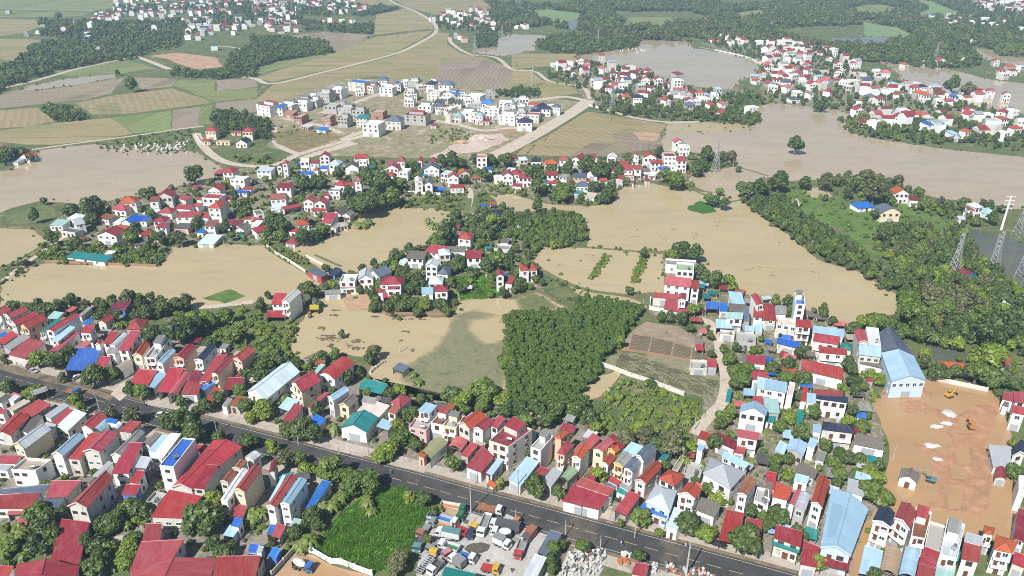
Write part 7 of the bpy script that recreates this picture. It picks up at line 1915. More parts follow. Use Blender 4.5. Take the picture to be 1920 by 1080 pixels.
def car(p0, p1, col, label, grp, tall=False):
    a, b = gp(*p0), gp(*p1); d = b - a; ang = math.atan2(d[1], d[0]); m = (a + b) / 2; root = empty('car', (m[0], m[1], .16), ang); pm = pt(col); h = .35 if tall else 0
    mb = MB(); w = .88
    def ext(prof, w0, w1, nm, mat, par):
        mb = MB(); n = len(prof)
        for i in range(n):
            p, q = prof[i], prof[(i + 1) % n]; wa, wb = (w0 if p[1] < .95 else w1), (w0 if q[1] < .95 else w1); mb.face([(p[0], -wa, p[1]), (p[0], wa, p[1]), (q[0], wb, q[1]), (q[0], -wb, q[1])])
        mb.face([(p[0], -(w0 if p[1] < .95 else w1), p[1]) for p in prof]); mb.face([(p[0], (w0 if p[1] < .95 else w1), p[1]) for p in reversed(prof)]); return mb.build(nm, [mat], par)
    bd = ext([(-2.15, .35), (2.15, .35), (2.2, .62), (1.95, .82), (.95, .94), (-2.0, .94), (-2.2, .7)], w, w, 'body', pm, root)
    ext([(-1.95, .945), (.9, .945), (.25, 1.40 + h), (-1.6, 1.40 + h)], w * .95, w * .78, 'glasshouse', M['glass'], root); mb = MB(); mb.box(-1.55, .2, -w * .76, w * .76, 1.40 + h, 1.45 + h); mb.build('car_roof', [pm], root)
    for x in (-1.35, 1.35):
        for s in (-1, 1): inst('wheel', U_WHEEL, root, (x, s * .8, .33), 0, (.33, .2, .33))
    for s in (-1, 1):
        mb = MB(); mb.box(2.08, 2.2, s * .62 - .16, s * .62 + .16, .6, .74); mb.build('headlight', [M['white']], bd)
    return tag(root, label, 'car', grp)
for a in (((0, 2, 235, 622), (0, 2, 275, 640), 'silver', 'silver car parked under trees by the road shoulder'), ((0, 2, 555, 690), (0, 2, 590, 668), 'white', 'white car parked in front of the bright blue canopy'), ((2, 3, 790, 515), (2, 3, 825, 490), 'black', 'black car parked in the gateway beside the red shelter'), ((2, 3, 1535, 850), (2, 3, 1575, 862), 'black', 'black car parked under the round bright tree by the road'),
          ((0, 2, 1190, 968), (0, 2, 1250, 960), 'white', 'white van parked at the road edge by dark trees'), ((0, 2, 850, 720), (0, 2, 880, 705), 'grey', 'grey car parked beside the cream barrel canopy'), ((1, 1, 1325, 645), (1, 1, 1350, 640), 'white', 'white car beside the pond lane')): car(tile(*a[0]), tile(*a[1]), a[2], a[3], 'parked cars', 'van' in a[3])
# excavators
def excavator(px, ang, col, label):
    p = gp(*px); root = empty('excavator', (p[0], p[1], .15), ang); root.scale = (.8, .8, .8); pm = pt(col)
    for s in (-1, 1):
        mb = MB(); pr = [(-1.7, .15), (-1.4, 0), (1.4, 0), (1.7, .15), (1.75, .5), (1.4, .8), (-1.4, .8), (-1.75, .5)]; y0, y1 = s * 1.15 - .3, s * 1.15 + .3
        for i in range(8): a, b = pr[i], pr[(i + 1) % 8]; mb.face([(a[0], y1, a[1]), (a[0], y0, a[1]), (b[0], y0, b[1]), (b[0], y1, b[1])][::-1])
        mb.face([(a[0], y0, a[1]) for a in pr]); mb.face([(a[0], y1, a[1]) for a in reversed(pr)]); mb.build('crawler_track', [M['dsteel']], root)
    mb = MB(); mb.box(-2.0, 1.3, -1.2, 1.2, .95, 1.75); mb.box(-2.2, -1.1, -1.1, 1.1, 1.0, 2.1); mb.build('upper_body', [pm], root); mb = MB(); mb.box(0, 1.35, .25, 1.2, 1.75, 2.8); cb = mb.build('cab', [M['glass']], root); mb = MB(); mb.box(-.05, 1.4, .2, 1.25, 2.8, 2.9); mb.build('cab_roof', [pm], cb)
    mb = MB(); mb.tube((1.2, -.2, 1.6), (3.2, -.2, 3.9), .28, .26, 4); mb.tube((3.2, -.2, 3.9), (5.2, -.2, 3.2), .26, .2, 4); mb.build('boom', [pm], root); mb = MB(); mb.tube((5.2, -.2, 3.3), (5.0, -.2, 1.0), .2, .15, 4); mb.build('dipper_arm', [pm], root); mb = MB(); mb.prism([(4.6, -.7), (5.4, -.7), (5.5, .3), (4.6, .3)], .25, 1.1); mb.build('bucket', [M['dsteel']], root)
    tag(root, label, 'excavator', 'excavators on the flooded building site')
excavator(tile(3, 2, 1355, 818), .4, 'yellow', 'yellow excavator with its boom over brown flood water'); excavator(tile(3, 2, 1520, 1055), 1.4, 'orange', 'orange excavator on the red earth bank'); excavator(tile(3, 3, 1215, 370), 2.6, 'teal', 'teal excavator beside the flooded hut')
# motorbikes with riders, a person on foot: bodies grown with a skin modifier once, then shared
def skin(name, joints, edges, mat):
    me = bpy.data.meshes.new(name); me.from_pydata([j[0] for j in joints], edges, []); o = bpy.data.objects.new(name, me); COL.objects.link(o)
    md = o.modifiers.new('skin', 'SKIN'); 
    if not me.skin_vertices: me.skin_vertices.new() if hasattr(me.skin_vertices, 'new') else None
    for v, j in zip(me.skin_vertices[0].data, joints): v.radius = (j[1], j[1])
    me.skin_vertices[0].data[0].use_root = True
    s = o.modifiers.new('sub', 'SUBSURF'); s.levels = 1; dg = bpy.context.evaluated_depsgraph_get(); out = bpy.data.meshes.new_from_object(o.evaluated_get(dg)); out.materials.clear(); out.materials.append(mat); bpy.data.objects.remove(o); out.name = name; return out
def person_mesh(sit):
    if sit: J = [((0, 0, .85), .15), ((-.02, 0, 1.15), .16), ((.05, 0, 1.38), .15), ((.08, 0, 1.50), .06), ((.12, 0, 1.62), .10), ((.35, .12, .82), .09), ((.38, .14, .42), .06), ((.46, .14, .36), .05), ((.35, -.12, .82), .09), ((.38, -.14, .42), .06), ((.46, -.14, .36), .05), ((.08, .19, 1.34), .06), ((.28, .25, 1.12), .05), ((.50, .24, 1.06), .04), ((.08, -.19, 1.34), .06), ((.28, -.25, 1.12), .05), ((.50, -.24, 1.06), .04)]
    else: J = [((0, 0, .92), .15), ((0, 0, 1.15), .15), ((0, 0, 1.40), .16), ((0, 0, 1.53), .06), ((.03, 0, 1.66), .10), ((.05, .1, .5), .075), ((0, .1, .08), .05), ((.12, .1, .04), .045), ((-.03, -.1, .5), .075), ((-.06, -.1, .08), .05), ((.06, -.1, .04), .045), ((0, .21, 1.38), .06), ((.03, .26, 1.12), .05), ((.1, .25, .88), .04), ((0, -.21, 1.38), .06), ((-.03, -.26, 1.12), .05), ((.04, -.25, .88), .04)]
    E = [(0, 1), (1, 2), (2, 3), (3, 4), (0, 5), (5, 6), (6, 7), (0, 8), (8, 9), (9, 10), (2, 11), (11, 12), (12, 13), (2, 14), (14, 15), (15, 16)]
    return J, E
M['skin'] = m_plain('skin', (0.36, 0.21, 0.14), .6); CL = {'blue': pt('blue'), 'white': pt('white'), 'dark': pt('dark grey'), 'red': pt('red')}
RIDER = skin('rider_body', *person_mesh(True), M['skin']); WALKER = skin('walker_body', *person_mesh(False), M['skin'])
def dress(root, sit, top, hat):
    mb = MB(); z = (.83, 1.44) if sit else (.9, 1.46); x = .02
    for i in range(10):
        a0, a1 = .628 * i, .628 * (i + 1)
        def P(a, zz, rx, ry): return (x + rx * math.cos(a) + (zz - 1.1) * (.1 if sit else 0), ry * math.sin(a), zz)
        for z0, z1, r0, r1 in ((z[0], 1.15, (.18, .2), (.17, .19)), (1.15, z[1] - .06, (.17, .19), (.17, .24)), (z[1] - .06, z[1] + .03, (.17, .24), (.08, .1))): mb.face([P(a0, z0, *r0), P(a1, z0, *r0), P(a1, z1, *r1), P(a0, z1, *r1)])
    mb.build('shirt', [CL[top]], root); mb = MB(); hx, hz = (.12, 1.62) if sit else (.03, 1.66)
    for i in range(8):
        a0, a1 = .7854 * i, .7854 * (i + 1); mb.face([(hx + .135 * math.cos(a0), .125 * math.sin(a0), hz + .02), (hx + .135 * math.cos(a1), .125 * math.sin(a1), hz + .02), (hx + .09 * math.cos(a1), .085 * math.sin(a1), hz + .13), (hx + .09 * math.cos(a0), .085 * math.sin(a0), hz + .13)]); mb.face([(hx + .09 * math.cos(a0), .085 * math.sin(a0), hz + .13), (hx + .09 * math.cos(a1), .085 * math.sin(a1), hz + .13), (hx, 0, hz + .165)])
    mb.build('helmet' if sit else 'hair', [pt(hat)], root)
def moto(px, ang, col, top, label):
    p = gp(*px); root = empty('motorbike', (p[0], p[1], .09), ang); pm = pt(col); mb = MB(); mb.prism([(-.62, -.13), (.1, -.16), (.1, .16), (-.62, .13)], .62, .80); mb.build('seat', [M['blackframe']], root)
    mb = MB(); mb.prism([(-.5, -.14), (.3, -.12), (.3, .12), (-.5, .14)], .32, .62); mb.tube((.3, 0, .4), (.5, 0, 1.0), .09, .07, 6); mb.build('frame', [pm], root); mb = MB(); mb.tube((.5, -.32, 1.04), (.5, .32, 1.04), .025, .025, 5); mb.build('handlebar', [M['dsteel']], root)
    for x in (-.6, .66): inst('wheel', U_WHEEL, root, (x, 0, .29), 0, (.29, .1, .29))
    tag(root, label, 'motorbike', 'motorbikes on the asphalt road'); r = inst('person', RIDER, None, (p[0], p[1], .09), ang); dress(r, True, top, 'white' if top == 'blue' else 'dark grey'); tag(r, f'rider in {top} shirt sitting on {col} motorbike', 'person', 'motorbike riders')
ra = math.atan2(*(ROAD[90] - ROAD[88])[::-1])
moto(tile(2, 3, 1300, 862), ra + .1, 'silver', 'white', 'silver motorbike at the road edge near round trees'); moto(tile(1, 3, 1008, 312), ra, 'red', 'blue', 'red motorbike on the asphalt road beside the grass lot'); moto(tile(0, 2, 1085, 882), ra + 3.1, 'navy', 'dark', 'navy motorbike at the road edge by the driveway')
moto(tile(0, 2, 640, 838), ra + .05, 'dark grey', 'red', 'dark grey motorbike on the asphalt road by the white signboard'); moto((1165, 1022), ra + 3.1, 'blue', 'white', 'blue motorbike on the asphalt road by the stone yard')
p = gp(1267, 1012); r = inst('person', WALKER, None, (p[0], p[1], .09), 1.2); dress(r, False, 'dark', 'black'); tag(r, 'person in dark shirt standing on the roadside pavement', 'person')

# concrete power poles
def pole_mesh(arms):
    mb = MB(); mb.tube((0, 0, 0), (0, 0, 1), .022, .013, 8); return mb.mesh('pole_shaft', [M['conc']])
U_POLE = pole_mesh(0); mb = MB(); mb.box(-1, 1, -.06, .06, -.07, .07)
for x in (-.9, -.3, .3, .9): mb.tube((x, 0, .07), (x, 0, .32), .06, .04, 5)
U_ARM = mb.mesh('crossarm', [M['galv']])
POLES = [(189, 776, 737), (883, 960, 910), (637, 866, 840), (691, 855, 812), (891, 908, 882), (1286, 1082, 1008), (1393, 1006, 975), (971, 928, 880), (967, 984, 958), (407, 812, 786), (5, 660, 640), (199, 704, 680), (622, 451, 436), (728, 390, 377), (774, 467, 449), (827, 431, 419), (1285, 337, 325), (1374, 319, 303), (1205, 579, 565), (1301, 597, 585), (1302, 806, 790), (1585, 628, 607), (1674, 862, 838), (750, 661, 648), (1060, 1005, 995), (1370, 660, 640), (1125, 1035, 1015), (28, 520, 506), (421, 463, 452), (1460, 190, 176), (860, 555, 541), (966, 186, 176)]
POLES.append((560, 835, 800)); POLES.append((1190, 1008, 975))
for i, (x, y, yt) in enumerate(POLES):
    p = gp(x, y); h = max(6, min(14, height_to(p, yt))); root = empty('power_pole', (p[0], p[1], .05), ra + 1.57 + (i % 5) * .1); s = h if y > 600 else h; inst('shaft', U_POLE, root, sc=(max(8, h), max(8, h), h)); arms = [.95] if i % 3 else [.95, .86]
    for a in arms: inst('crossarm', U_ARM, root, (0, 0, h * a), 0, (.9, .8, .8))
    d2 = ((C_ - p) ** 2).sum(1); H = ALLH[int(np.argmin(d2))]; tag(root, f'grey concrete power pole beside {H["short"]}, {CTXS.get(H["ctx"], H["ctx"])}', 'power pole', 'power poles')
# lattice pylons
def pylon(base, ytop, label, arms=4, wb=None, lean=0, col=None, thick=.13):
    p = gp(*base); h = height_to(p, ytop); root = empty('pylon', (p[0], p[1], 0), .5 + lean); wb = wb or h * .11; wt = h * .02; mt = M['galv']
    def cn(t, k): w = wb + (wt - wb) * min(1, t * 1.25) ** .8; return Vector(((-1, 1, 1, -1)[k] * w, (-1, -1, 1, 1)[k] * w, t * h))
    N = 9
    for k in range(4):
        mb = MB()
        for i in range(N): mb.tube(cn(i / N, k), cn((i + 1) / N, k), thick, thick, 4, caps=False)
        mb.build('leg', [mt], root)
    mb = MB()
    for i in range(N):
        for k in range(4): j = (k + 1) % 4; mb.tube(cn(i / N, k), cn((i + 1) / N, j), thick * .55, None, 3, caps=False); mb.tube(cn(i / N, j), cn((i + 1) / N, k), thick * .55, None, 3, caps=False); mb.tube(cn((i + 1) / N, k), cn((i + 1) / N, j), thick * .55, None, 3, caps=False)
    mb.build('bracing', [mt], root)
    for a in range(arms):
        z = h * (.60 + .36 * a / max(arms - 1, 1)); L = h * .11 * (1.15 - .12 * a); mb = MB()
        for s in (-1, 1):
            for yy in (-.3, .3): mb.tube((s * .3, yy, z), (s * L, 0, z + .2), thick * .6, None, 3); mb.tube((s * .3, yy, z + h * .035), (s * L, 0, z + .2), thick * .6, None, 3)
            mb.tube((s * L, 0, z + .1), (s * L, 0, z - 1.2), .09, .09, 4)
        mb.build('crossarm', [mt], root)
    tag(root, label, 'pylon', 'lattice pylons')
pylon((1784, 523), 438, 'tall slim lattice pylon rising from trees beside the red ruin', 3, thick=.16); pylon((1862, 503), 434, 'lattice pylon with wide crossarms standing before the dark pond', 4, thick=.14); pylon((1912, 518), 446, 'lattice pylon at the far bank end of the dark pond', 4, lean=.4, thick=.14)
pylon((1341, 322), 262, 'lattice pylon on the wooded tip by the flooded river', 3, thick=.14); pylon((1148, 207), 160, 'lattice pylon between houses of the pink lake village', 3, thick=.14); pylon((1752, 117), 81, 'lattice pylon on the river bank near the golf course', 3, thick=.15); pylon((1908, 442), 372, 'lattice pylon beside the white crossarm monopole', 4, thick=.12)
pylon((810, 57), 28, 'lattice pylon at the bend of the pale track', 3, thick=.13); pylon((891, 107), 67, 'lattice pylon beside the far grey lake', 3, thick=.13); pylon((999, 162), 115, 'lattice pylon in the stubble field beside the pink lake village', 3, thick=.11); pylon((942, 76), 48, 'lattice pylon on the wooded shore of the far lake', 3, thick=.12); pylon((770, 68), 38, 'lattice pylon amid the far stubble fields', 3, thick=.10)
p = gp(1877, 431); h = height_to(p, 367); root = empty('monopole', (p[0], p[1], 0), .1); mb = MB(); mb.tube((0, 0, 0), (0, 0, h), .75, .38, 10); mb.build('shaft', [M['white']], root)
for a in range(4):
    mb = MB(); z = h * (.62 + .12 * a); mb.tube((-3.0, 0, z), (3.0, 0, z), .16, .16, 6)
    for x in (-2.8, 2.8): mb.tube((x, 0, z), (x, 0, z - .9), .1, .1, 5)
    mb.build('crossarm', [M['white']], root)
tag(root, 'white tapered steel monopole with four crossarms by the dark pond', 'pole')
p = gp(1121, 86); h = height_to(p, 54); root = empty('monopole', (p[0], p[1], 0)); mb = MB(); mb.tube((0, 0, 0), (0, 0, h), .6, .3, 8); mb.build('shaft', [M['galv']], root); mb = MB(); mb.tube((-2.4, 0, h * .9), (2.4, 0, h * .9), .15, .15, 5); mb.build('crossarm', [M['galv']], root); tag(root, 'slim grey monopole before the far forest', 'pole')

# garden and boundary walls
WALLS = [(2, 2, '672,585 770,618 860,655 960,688 1080,728 1180,768 1285,808', 2.0, 'stain', 'long white garden wall between drowned beds and banana scrub'), (1, 1, '85,775 150,828 240,880 370,965', 1.8, 'stain', 'white wall along the planted causeway in the brown pond'), (1, 1, '380,850 440,880 500,910', 1.5, 'stain', 'short white wall at the end of the planted causeway'),
 (3, 2, '1200,685 1350,715 1500,748 1640,778', 2.0, 'stain', 'stained white wall along the flooded building site'), (1, 3, '300,888 430,908 560,985 640,990 740,1030 870,1078', 2.0, 'white', 'white site wall bordering the lush grass lot'), (1, 3, '290,895 210,985 120,1085', 2.0, 'conc', 'grey wall along the construction pit'), (0, 1, '335,888 700,905 1120,920 1172,922', 1.6, 'brickwall', 'low weathered brick wall round the teal shed garden'),
 (1, 2, '950,195 1200,205 1460,207', 1.5, 'brickwall', 'low brick wall at the head of the littered pond'), (2, 2, '1038,95 1032,162 1150,185 1310,216', 2.0, 'white', 'white wall round the white compound by the water'), (1, 1, '1120,370 1250,376 1380,382', 1.6, 'white', 'white front wall of the ornate white house'), (2, 2, '790,462 1000,490 1200,525 1335,547', 1.0, 'brickwall', 'low brick wall between ridged and drowned beds'),
 (1, 0, '1830,985 1930,1000', 1.8, 'brickwall', 'brick-red fence wall at the edge of the new estate'), (2, 1, '1290,242 1420,234', 1.5, 'brickwall', 'brown wall on the shore of the flooded river'), (2, 0, '580,795 690,825', 1.6, 'white', 'white wall at the crossing of the avenue'), (1, 2, '860,640 900,605 960,560', 1.2, 'stain', 'stained wall at the pond edge behind dark trees'), (0, 0, '1470,1015 1510,1078', 1.8, 'white', 'cream wall of the red temple compound'), (2, 0, '1520,378 1600,395 1680,412 1790,440 1860,480', 1.6, 'white', 'pale wall along the lane of the pink lake')]
for c, r, s, h, mt, lab in WALLS:
    l = [gp(*q) for q in tpts(c, r, s)]; b = l[0]; mb = MB(); o1, o2 = offset_line(l, .13), offset_line(l, -.13); root = empty('boundary_wall', (b[0], b[1], 0))
    for i in range(len(l) - 1):
        q = [o2[i] - b, o2[i + 1] - b, o1[i + 1] - b, o1[i] - b]; mb = MB(); mb.prism([tuple(v) for v in q], 0, h, 0); mb.build('wall_section', [M[mt]], root)
    for i in range(len(l)):
        mb = MB(); v = l[i] - b; mb.prism([(v[0] - .25, v[1] - .25), (v[0] + .25, v[1] - .25), (v[0] + .25, v[1] + .25), (v[0] - .25, v[1] + .25)], 0, h + .25, 0); mb.build('pier', [M[mt]], root)
    tag(root, lab, 'wall')
# excavated pit behind the wall
sheet('pit_floor', rough_edge(wpoly(tpts(1, 3, '300,905 430,925 560,1000 870,1090 860,1200 150,1200 130,1090')), 3, .3, 400), .172, MF['dirt']); sheet('pit_water', rough_edge(wpoly(tpts(1, 3, '330,930 470,960 700,1075 690,1200 260,1200')), 3, .6, 401), .18, MW['site'])

# tombs on the bank above the grey lake
mb = MB(); mb.box(-.8, .8, -1.2, 1.2, 0, .5); mb.box(-.6, .6, -.9, .9, .5, .8); mb.box(-.55, .55, .75, .95, .8, 1.7); mb.prism([(-.75, .65), (.75, .65), (.75, 1.05), (-.75, 1.05)], 1.7, 1.85); U_TOMB = mb.mesh('tomb', [M['stain']])
mb = MB(); mb.box(-1.3, 1.3, -1.3, 1.3, 0, .4); mb.box(-.8, .8, -.8, .8, .4, 1.9); mb.prism([(-1.1, -1.1), (1.1, -1.1), (1.1, 1.1), (-1.1, 1.1)], 1.9, 2.05); mb.face([(-1.1, -1.1, 2.05), (1.1, -1.1, 2.05), (0, 0, 3.0)]); mb.face([(1.1, -1.1, 2.05), (1.1, 1.1, 2.05), (0, 0, 3.0)]); mb.face([(1.1, 1.1, 2.05), (-1.1, 1.1, 2.05), (0, 0, 3.0)]); mb.face([(-1.1, 1.1, 2.05), (-1.1, -1.1, 2.05), (0, 0, 3.0)]); U_TOMB2 = mb.mesh('tomb_shrine', [M['stain']])
rg = random.Random(9)
for i in range(64):
    x, y = rg.uniform(900, 1470), rg.gauss(25, 18)
    if i < 46: x = rg.gauss(1220, 110)
    q = gp(*tile(0, 1, x, y)); k = i % 5 == 0; o = inst('tomb', U_TOMB2 if k else U_TOMB, None, (q[0], q[1], .02), rg.uniform(-.5, .5), (.8, .8, rg.uniform(.5, .9))); tag(o, 'small white shrine-shaped tomb in the lakeside cemetery' if k else 'low white tomb with headstone in the lakeside cemetery', 'tomb', 'tombs above the grey lake')
for i in range(30):
    q = gp(*tile(2, 0, rg.uniform(580, 1010), rg.gauss(375, 10))); o = inst('tomb', U_TOMB, None, (q[0], q[1], .02), rg.uniform(-.3, .3), (.9, .9, .8)); tag(o, 'white tomb in the scrub above the pink lake', 'tomb', 'tombs above the pink lake')

# carved stones, planters and clay pots for sale by the road
m_st = m_wall('carved_stone', (0.50, 0.49, 0.46), .5); m_st2 = m_wall('dark_stone', (0.12, 0.12, 0.12), .3); m_clay = m_wall('fired_clay', (0.42, 0.13, 0.05), .3)
def lathe(prof, mat, name, n=10):
    mb = MB()
    for i in range(len(prof) - 1):
        for k in range(n):
            a0, a1 = 6.283 * k / n, 6.283 * (k + 1) / n; (r0, z0), (r1, z1) = prof[i], prof[i + 1]
            mb.face([(r0 * math.cos(a0), r0 * math.sin(a0), z0), (r0 * math.cos(a1), r0 * math.sin(a1), z0), (r1 * math.cos(a1), r1 * math.sin(a1), z1), (r1 * math.cos(a0), r1 * math.sin(a0), z1)])
    return mb.mesh(name, [mat])
LANT = [(.0, 0), (.45, 0), (.45, .2), (.2, .3), (.16, .9), (.4, 1.0), (.34, 1.4), (.62, 1.5), (.12, 1.9), (.0, 2.05)]; POT = [(0, 0), (.3, 0), (.52, .35), (.5, .7), (.34, .85), (.42, .95), (.34, .95), (.28, .8), (0, .75)]
def blockm(name, mat): mb = MB(); mb.box(-.6, .6, -.35, .35, 0, .35); mb.box(-.5, .5, -.28, .28, .35, .9); mb.box(-.62, .62, -.38, .38, .9, 1.05); return mb.mesh(name, [mat])
GOODS = [('stone_lantern', lathe(LANT, m_st, 'lantern'), 'grey stone lantern', 'lantern'), ('stone_lantern', lathe(LANT, m_st2, 'lantern_dark'), 'dark stone lantern', 'lantern'), ('stone_pot', lathe(POT, m_st, 'stone_pot'), 'round grey stone pot', 'pot'), ('stone_plinth', blockm('plinth', m_st), 'pale carved stone plinth', 'plinth'), ('stone_plinth', blockm('plinth_dark', m_st2), 'dark carved stone plinth', 'plinth'), ('clay_pot', lathe(POT, m_clay, 'clay_pot'), 'orange fired clay pot', 'pot')]
SPOTS = [(tpts(2, 3, '440,900 560,890 700,890 700,960 650,1085 350,1085'), 105, (0, 0, 1, 2, 3, 3, 3, 4), 'in the roadside stone yard'), (tpts(2, 3, '1040,990 1090,990 1090,1060 1040,1070'), 14, (0, 2, 3, 3), 'beside the red-roofed stall'), (tpts(2, 3, '1150,1000 1260,1010 1480,1060 1560,1090 1160,1090'), 46, (0, 1, 2, 3, 3, 5), 'in the stone plot past the stall'), (tpts(2, 3, '785,960 870,965 880,1000 800,1005'), 22, (5,), 'stacked on the grass by the stone yard'), (tpts(2, 3, '560,960 600,900 620,905 570,1000 545,1005'), 16, (5,), 'in a line through the stone yard'), (tpts(2, 3, '820,920 890,930 885,955 815,945'), 10, (3, 0), 'behind the clay pots')]
for pl, n, ks, where in SPOTS:
    P = np.array(wpoly(pl)); lo, hi = P.min(0), P.max(0); got = 0; t = 0
    while got < n and t < 4000:
        t += 1; x, y = rg.uniform(lo[0], hi[0]), rg.uniform(lo[1], hi[1])
        if not in_poly(np.array([x]), np.array([y]), P)[0] or occ(x, y) & 1: continue
        g = GOODS[rg.choice(ks)]; s = rg.uniform(.55, 1.0); o = inst(g[0], g[1], None, (x, y, .17), rg.uniform(0, 6.28), (s, s, s * rg.uniform(.8, 1.2))); tag(o, f'{g[2]} standing {where}' if 'stacked' not in where and 'line' not in where else f'{g[2]} {where}', g[3], f'goods {where}'); got += 1
# gravel heaps on the building site
m_grav = m_mottle('white_gravel', [(0.62, 0.60, 0.57), (0.55, 0.53, 0.50), (0.66, 0.64, 0.6)], .3, 1.5, .95, .5, .25)
def heap(px, rx, ry, h, mat, label, seed):
    p = gp(*px); rg = random.Random(seed); vs = []; fs = []; n = 16
    for i, (q, z) in enumerate(((1, 0), (.75, .35), (.45, .8), (.15, 1))):
        for k in range(n): a = 6.283 * k / n; f = q * rg.uniform(.6, 1.25); vs.append((rx * f * math.cos(a), ry * f * math.sin(a), h * z * rg.uniform(.85, 1.1)))
    for i in range(3):
        for k in range(n): fs.append((i * n + k, i * n + (k + 1) % n, (i + 1) * n + (k + 1) % n, (i + 1) * n + k))
    fs.append(tuple(range(3 * n, 4 * n))); me = bpy.data.meshes.new('gravel_heap'); me.from_pydata(vs, [], fs); me.materials.append(mat); o = link(bpy.data.objects.new('gravel_heap', me)); o.location = (p[0], p[1], .12); tag(o, label, 'heap', 'heaps on the building site')
heap(tile(3, 2, 1270, 1042), 2.8, 1.3, .3, m_grav, 'long white gravel heap in the brown flood water', 1); heap(tile(3, 2, 1345, 1018), 2.2, 1.6, .3, m_grav, 'round white gravel heap beside a longer one', 2); heap(tile(3, 3, 1275, 205), 1.8, 1.1, .3, m_grav, 'small white gravel heap near the flooded hut', 3); heap(tile(3, 2, 1355, 945), 3.2, 2.6, .6, m_st, 'grey stone heap on the red earth', 4); heap(tile(3, 3, 1225, 105), 3.0, 1.5, .3, m_grav, 'wide white gravel heap at the water edge', 5)
heap(tile(1, 0, 1700, 1040), 12, 9, 3.5, m_pile, 'big pale spoil heap below the new estate', 6); heap(tile(1, 0, 1530, 1070), 9, 6, 2.0, MF['dirt'], 'pinkish spoil heap below the new estate', 7)
# small lean-tos, hen houses and awnings filling the yards
def unit_lean(rm):
    mb = MB(); mb.slab([(-.55, -.55, .88), (.55, -.55, .88), (.55, .55, 1.06), (-.55, .55, 1.06)], .035, 0, [(0, 0), (3.4, 0), (3.4, 3.4), (0, 3.4)]); return mb.mesh('lean_to_roof', [rm])
LEAN = [(k_, RC[k_][0], unit_lean(RC[k_][1])) for k_ in ('U', 'G', 'Z', 'R', 'D', 'B', 'H', 'K', 'E', 'L', 'T', 'P')]
mb = MB(); mb.box(-.5, .5, -.06, .06, 0, 1); U_BACK = mb.mesh('lean_to_wall', [WC['s'][1]]); mb = MB(); mb.box(-.5, .5, -.06, .06, 0, 1); U_BACK2 = mb.mesh('lean_to_brick', [WC['i'][1]]); mb = MB(); mb.tube((0, 0, 0), (0, 0, 1), .06, .06, 5); U_POST = mb.mesh('post', [M['dsteel']])
lrg = random.Random(55); VIL = [wpoly(pts('100,400 260,355 430,318 700,300 880,310 880,365 690,402 560,455 330,452 300,470 120,470')), wpoly(pts('600,545 700,490 760,455 830,410 900,385 985,395 1015,480 1020,555 850,572 740,592 690,550')), wpoly(pts('1225,485 1320,505 1400,548 1580,600 1640,700 1660,940 1600,1040 1440,1040 1290,960 1320,740 1300,600'))]
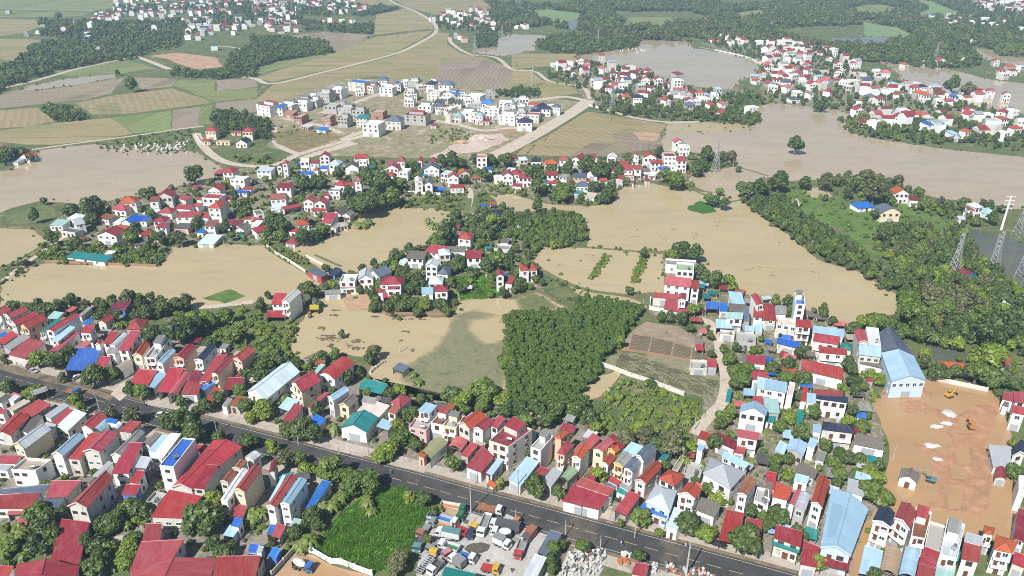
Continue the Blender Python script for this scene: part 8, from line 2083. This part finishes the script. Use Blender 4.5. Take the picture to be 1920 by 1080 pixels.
for poly, n in ((YARDS[0], 70), (YARDS[1], 60), (VIL[0], 30), (VIL[1], 20), (VIL[2], 60)):
    P = np.array([tuple(v) for v in poly]); lo, hi = P.min(0), P.max(0); got = t = 0
    while got < n and t < 6000:
        t += 1; x, y = lrg.uniform(lo[0], hi[0]), lrg.uniform(lo[1], hi[1])
        if not in_poly(np.array([x]), np.array([y]), P)[0]: continue
        w, d = lrg.uniform(2.6, 5.5), lrg.uniform(2.2, 4.5)
        if any(occ(x + a * w * .6, y + b * d * .6) & 7 for a in (-1, 0, 1) for b in (-1, 0, 1)): continue
        H = ALLH[int(np.argmin(((C_ - np.array((x, y))) ** 2).sum(1)))]; e = H['q'][1] - H['q'][0]; a = math.atan2(e[1], e[0]); h = lrg.uniform(2.2, 3.3); kk, nm, rme = lrg.choice(LEAN)
        root = empty('lean_to', (x, y, .06), a); inst('roof', rme, root, (0, 0, 0), 0, (w, d, h)); inst('back_wall', U_BACK if got % 3 else U_BACK2, root, (0, d * .45, 0), 0, (w, 1, h * 1.0)); inst('side_wall', U_BACK if got % 3 else U_BACK2, root, (w * .46, 0, 0), 1.5708, (d * .8, 1, h * .88))
        for px_ in (-1, 1): inst('post', U_POST, root, (px_ * w * .48, -d * .46, 0), 0, (1, 1, h * .86))
        mark([(x - w / 2, y - d / 2), (x + w / 2, y - d / 2), (x + w / 2, y + d / 2), (x - w / 2, y + d / 2)], 1); got += 1
        tag(root, f'small {nm}-roofed lean-to beside {H["short"]}, {CTXS.get(H["ctx"], H["ctx"])}', 'lean-to', 'lean-tos in the yards')
# steel water tanks and a blue one
for H in ALLH:
    if H['far'] or H['px'][1] < 480 or H['form'] not in 'ft' or H['W'] < 4: continue
    q = H['c'] + (H['q'][1] - H['c']) * .42; ph = .95 if H['rc'] in 'CEGWJk' or H['form'] == 't' else .45
    o = inst('water_tank', U_TANK, None, (q[0], q[1], H['h'] - ph + .01), H['rnd'] * 1.3); tag(o, f'steel water tank on {H["desc"]}'[:110], 'water tank', 'rooftop water tanks')
p = gp(*tile(2, 1, 100, 1020)); mb = MB(); mb.tube((0, 0, 0), (0, 0, 3.2), 2.1, 2.1, 16); mb.tube((0, 0, 3.2), (0, 0, 3.9), 2.1, .5, 16); o = mb.build('blue_tank', [pt('blue')]); o.location = (p[0], p[1], .1); tag(o, 'round bright blue tank below twin orange-red roofs', 'tank')
# hoarding beside the road
p = gp(*tile(0, 2, 325, 870)); root = empty('signboard', (p[0], p[1], 0), .75)
for x in (-2.2, 2.2): mb = MB(); mb.tube((x, 0, 0), (x, 0, 7.0), .12, .12, 6); mb.build('post', [M['dsteel']], root)
mb = MB(); mb.box(-2.7, 2.7, -.1, .1, 5.0, 7.0); mb.build('panel', [M['white']], root); tag(root, 'blank white signboard above roofs on the truck yard side', 'signboard')

# ------------------------------------------------------------------ haze
hm = bpy.data.materials.new('haze'); hm.use_nodes = True; _nt = hm.node_tree; _nt.nodes.remove(_nt.nodes['Principled BSDF'])
_pv = _nt.nodes.new('ShaderNodeVolumePrincipled'); _pv.inputs['Color'].default_value = (0.55, 0.78, 1.0, 1); _pv.inputs['Density'].default_value = 0.00017; _pv.inputs['Anisotropy'].default_value = 0.0
_nt.links.new(_pv.outputs[0], _nt.nodes['Material Output'].inputs['Volume'])
mb = MB(); mb.box(-9100, 9100, -700, 12100, -1.0, 176.0); tag(mb.build('haze', [hm]), 'thin pale air over the flooded plain', kind='stuff')
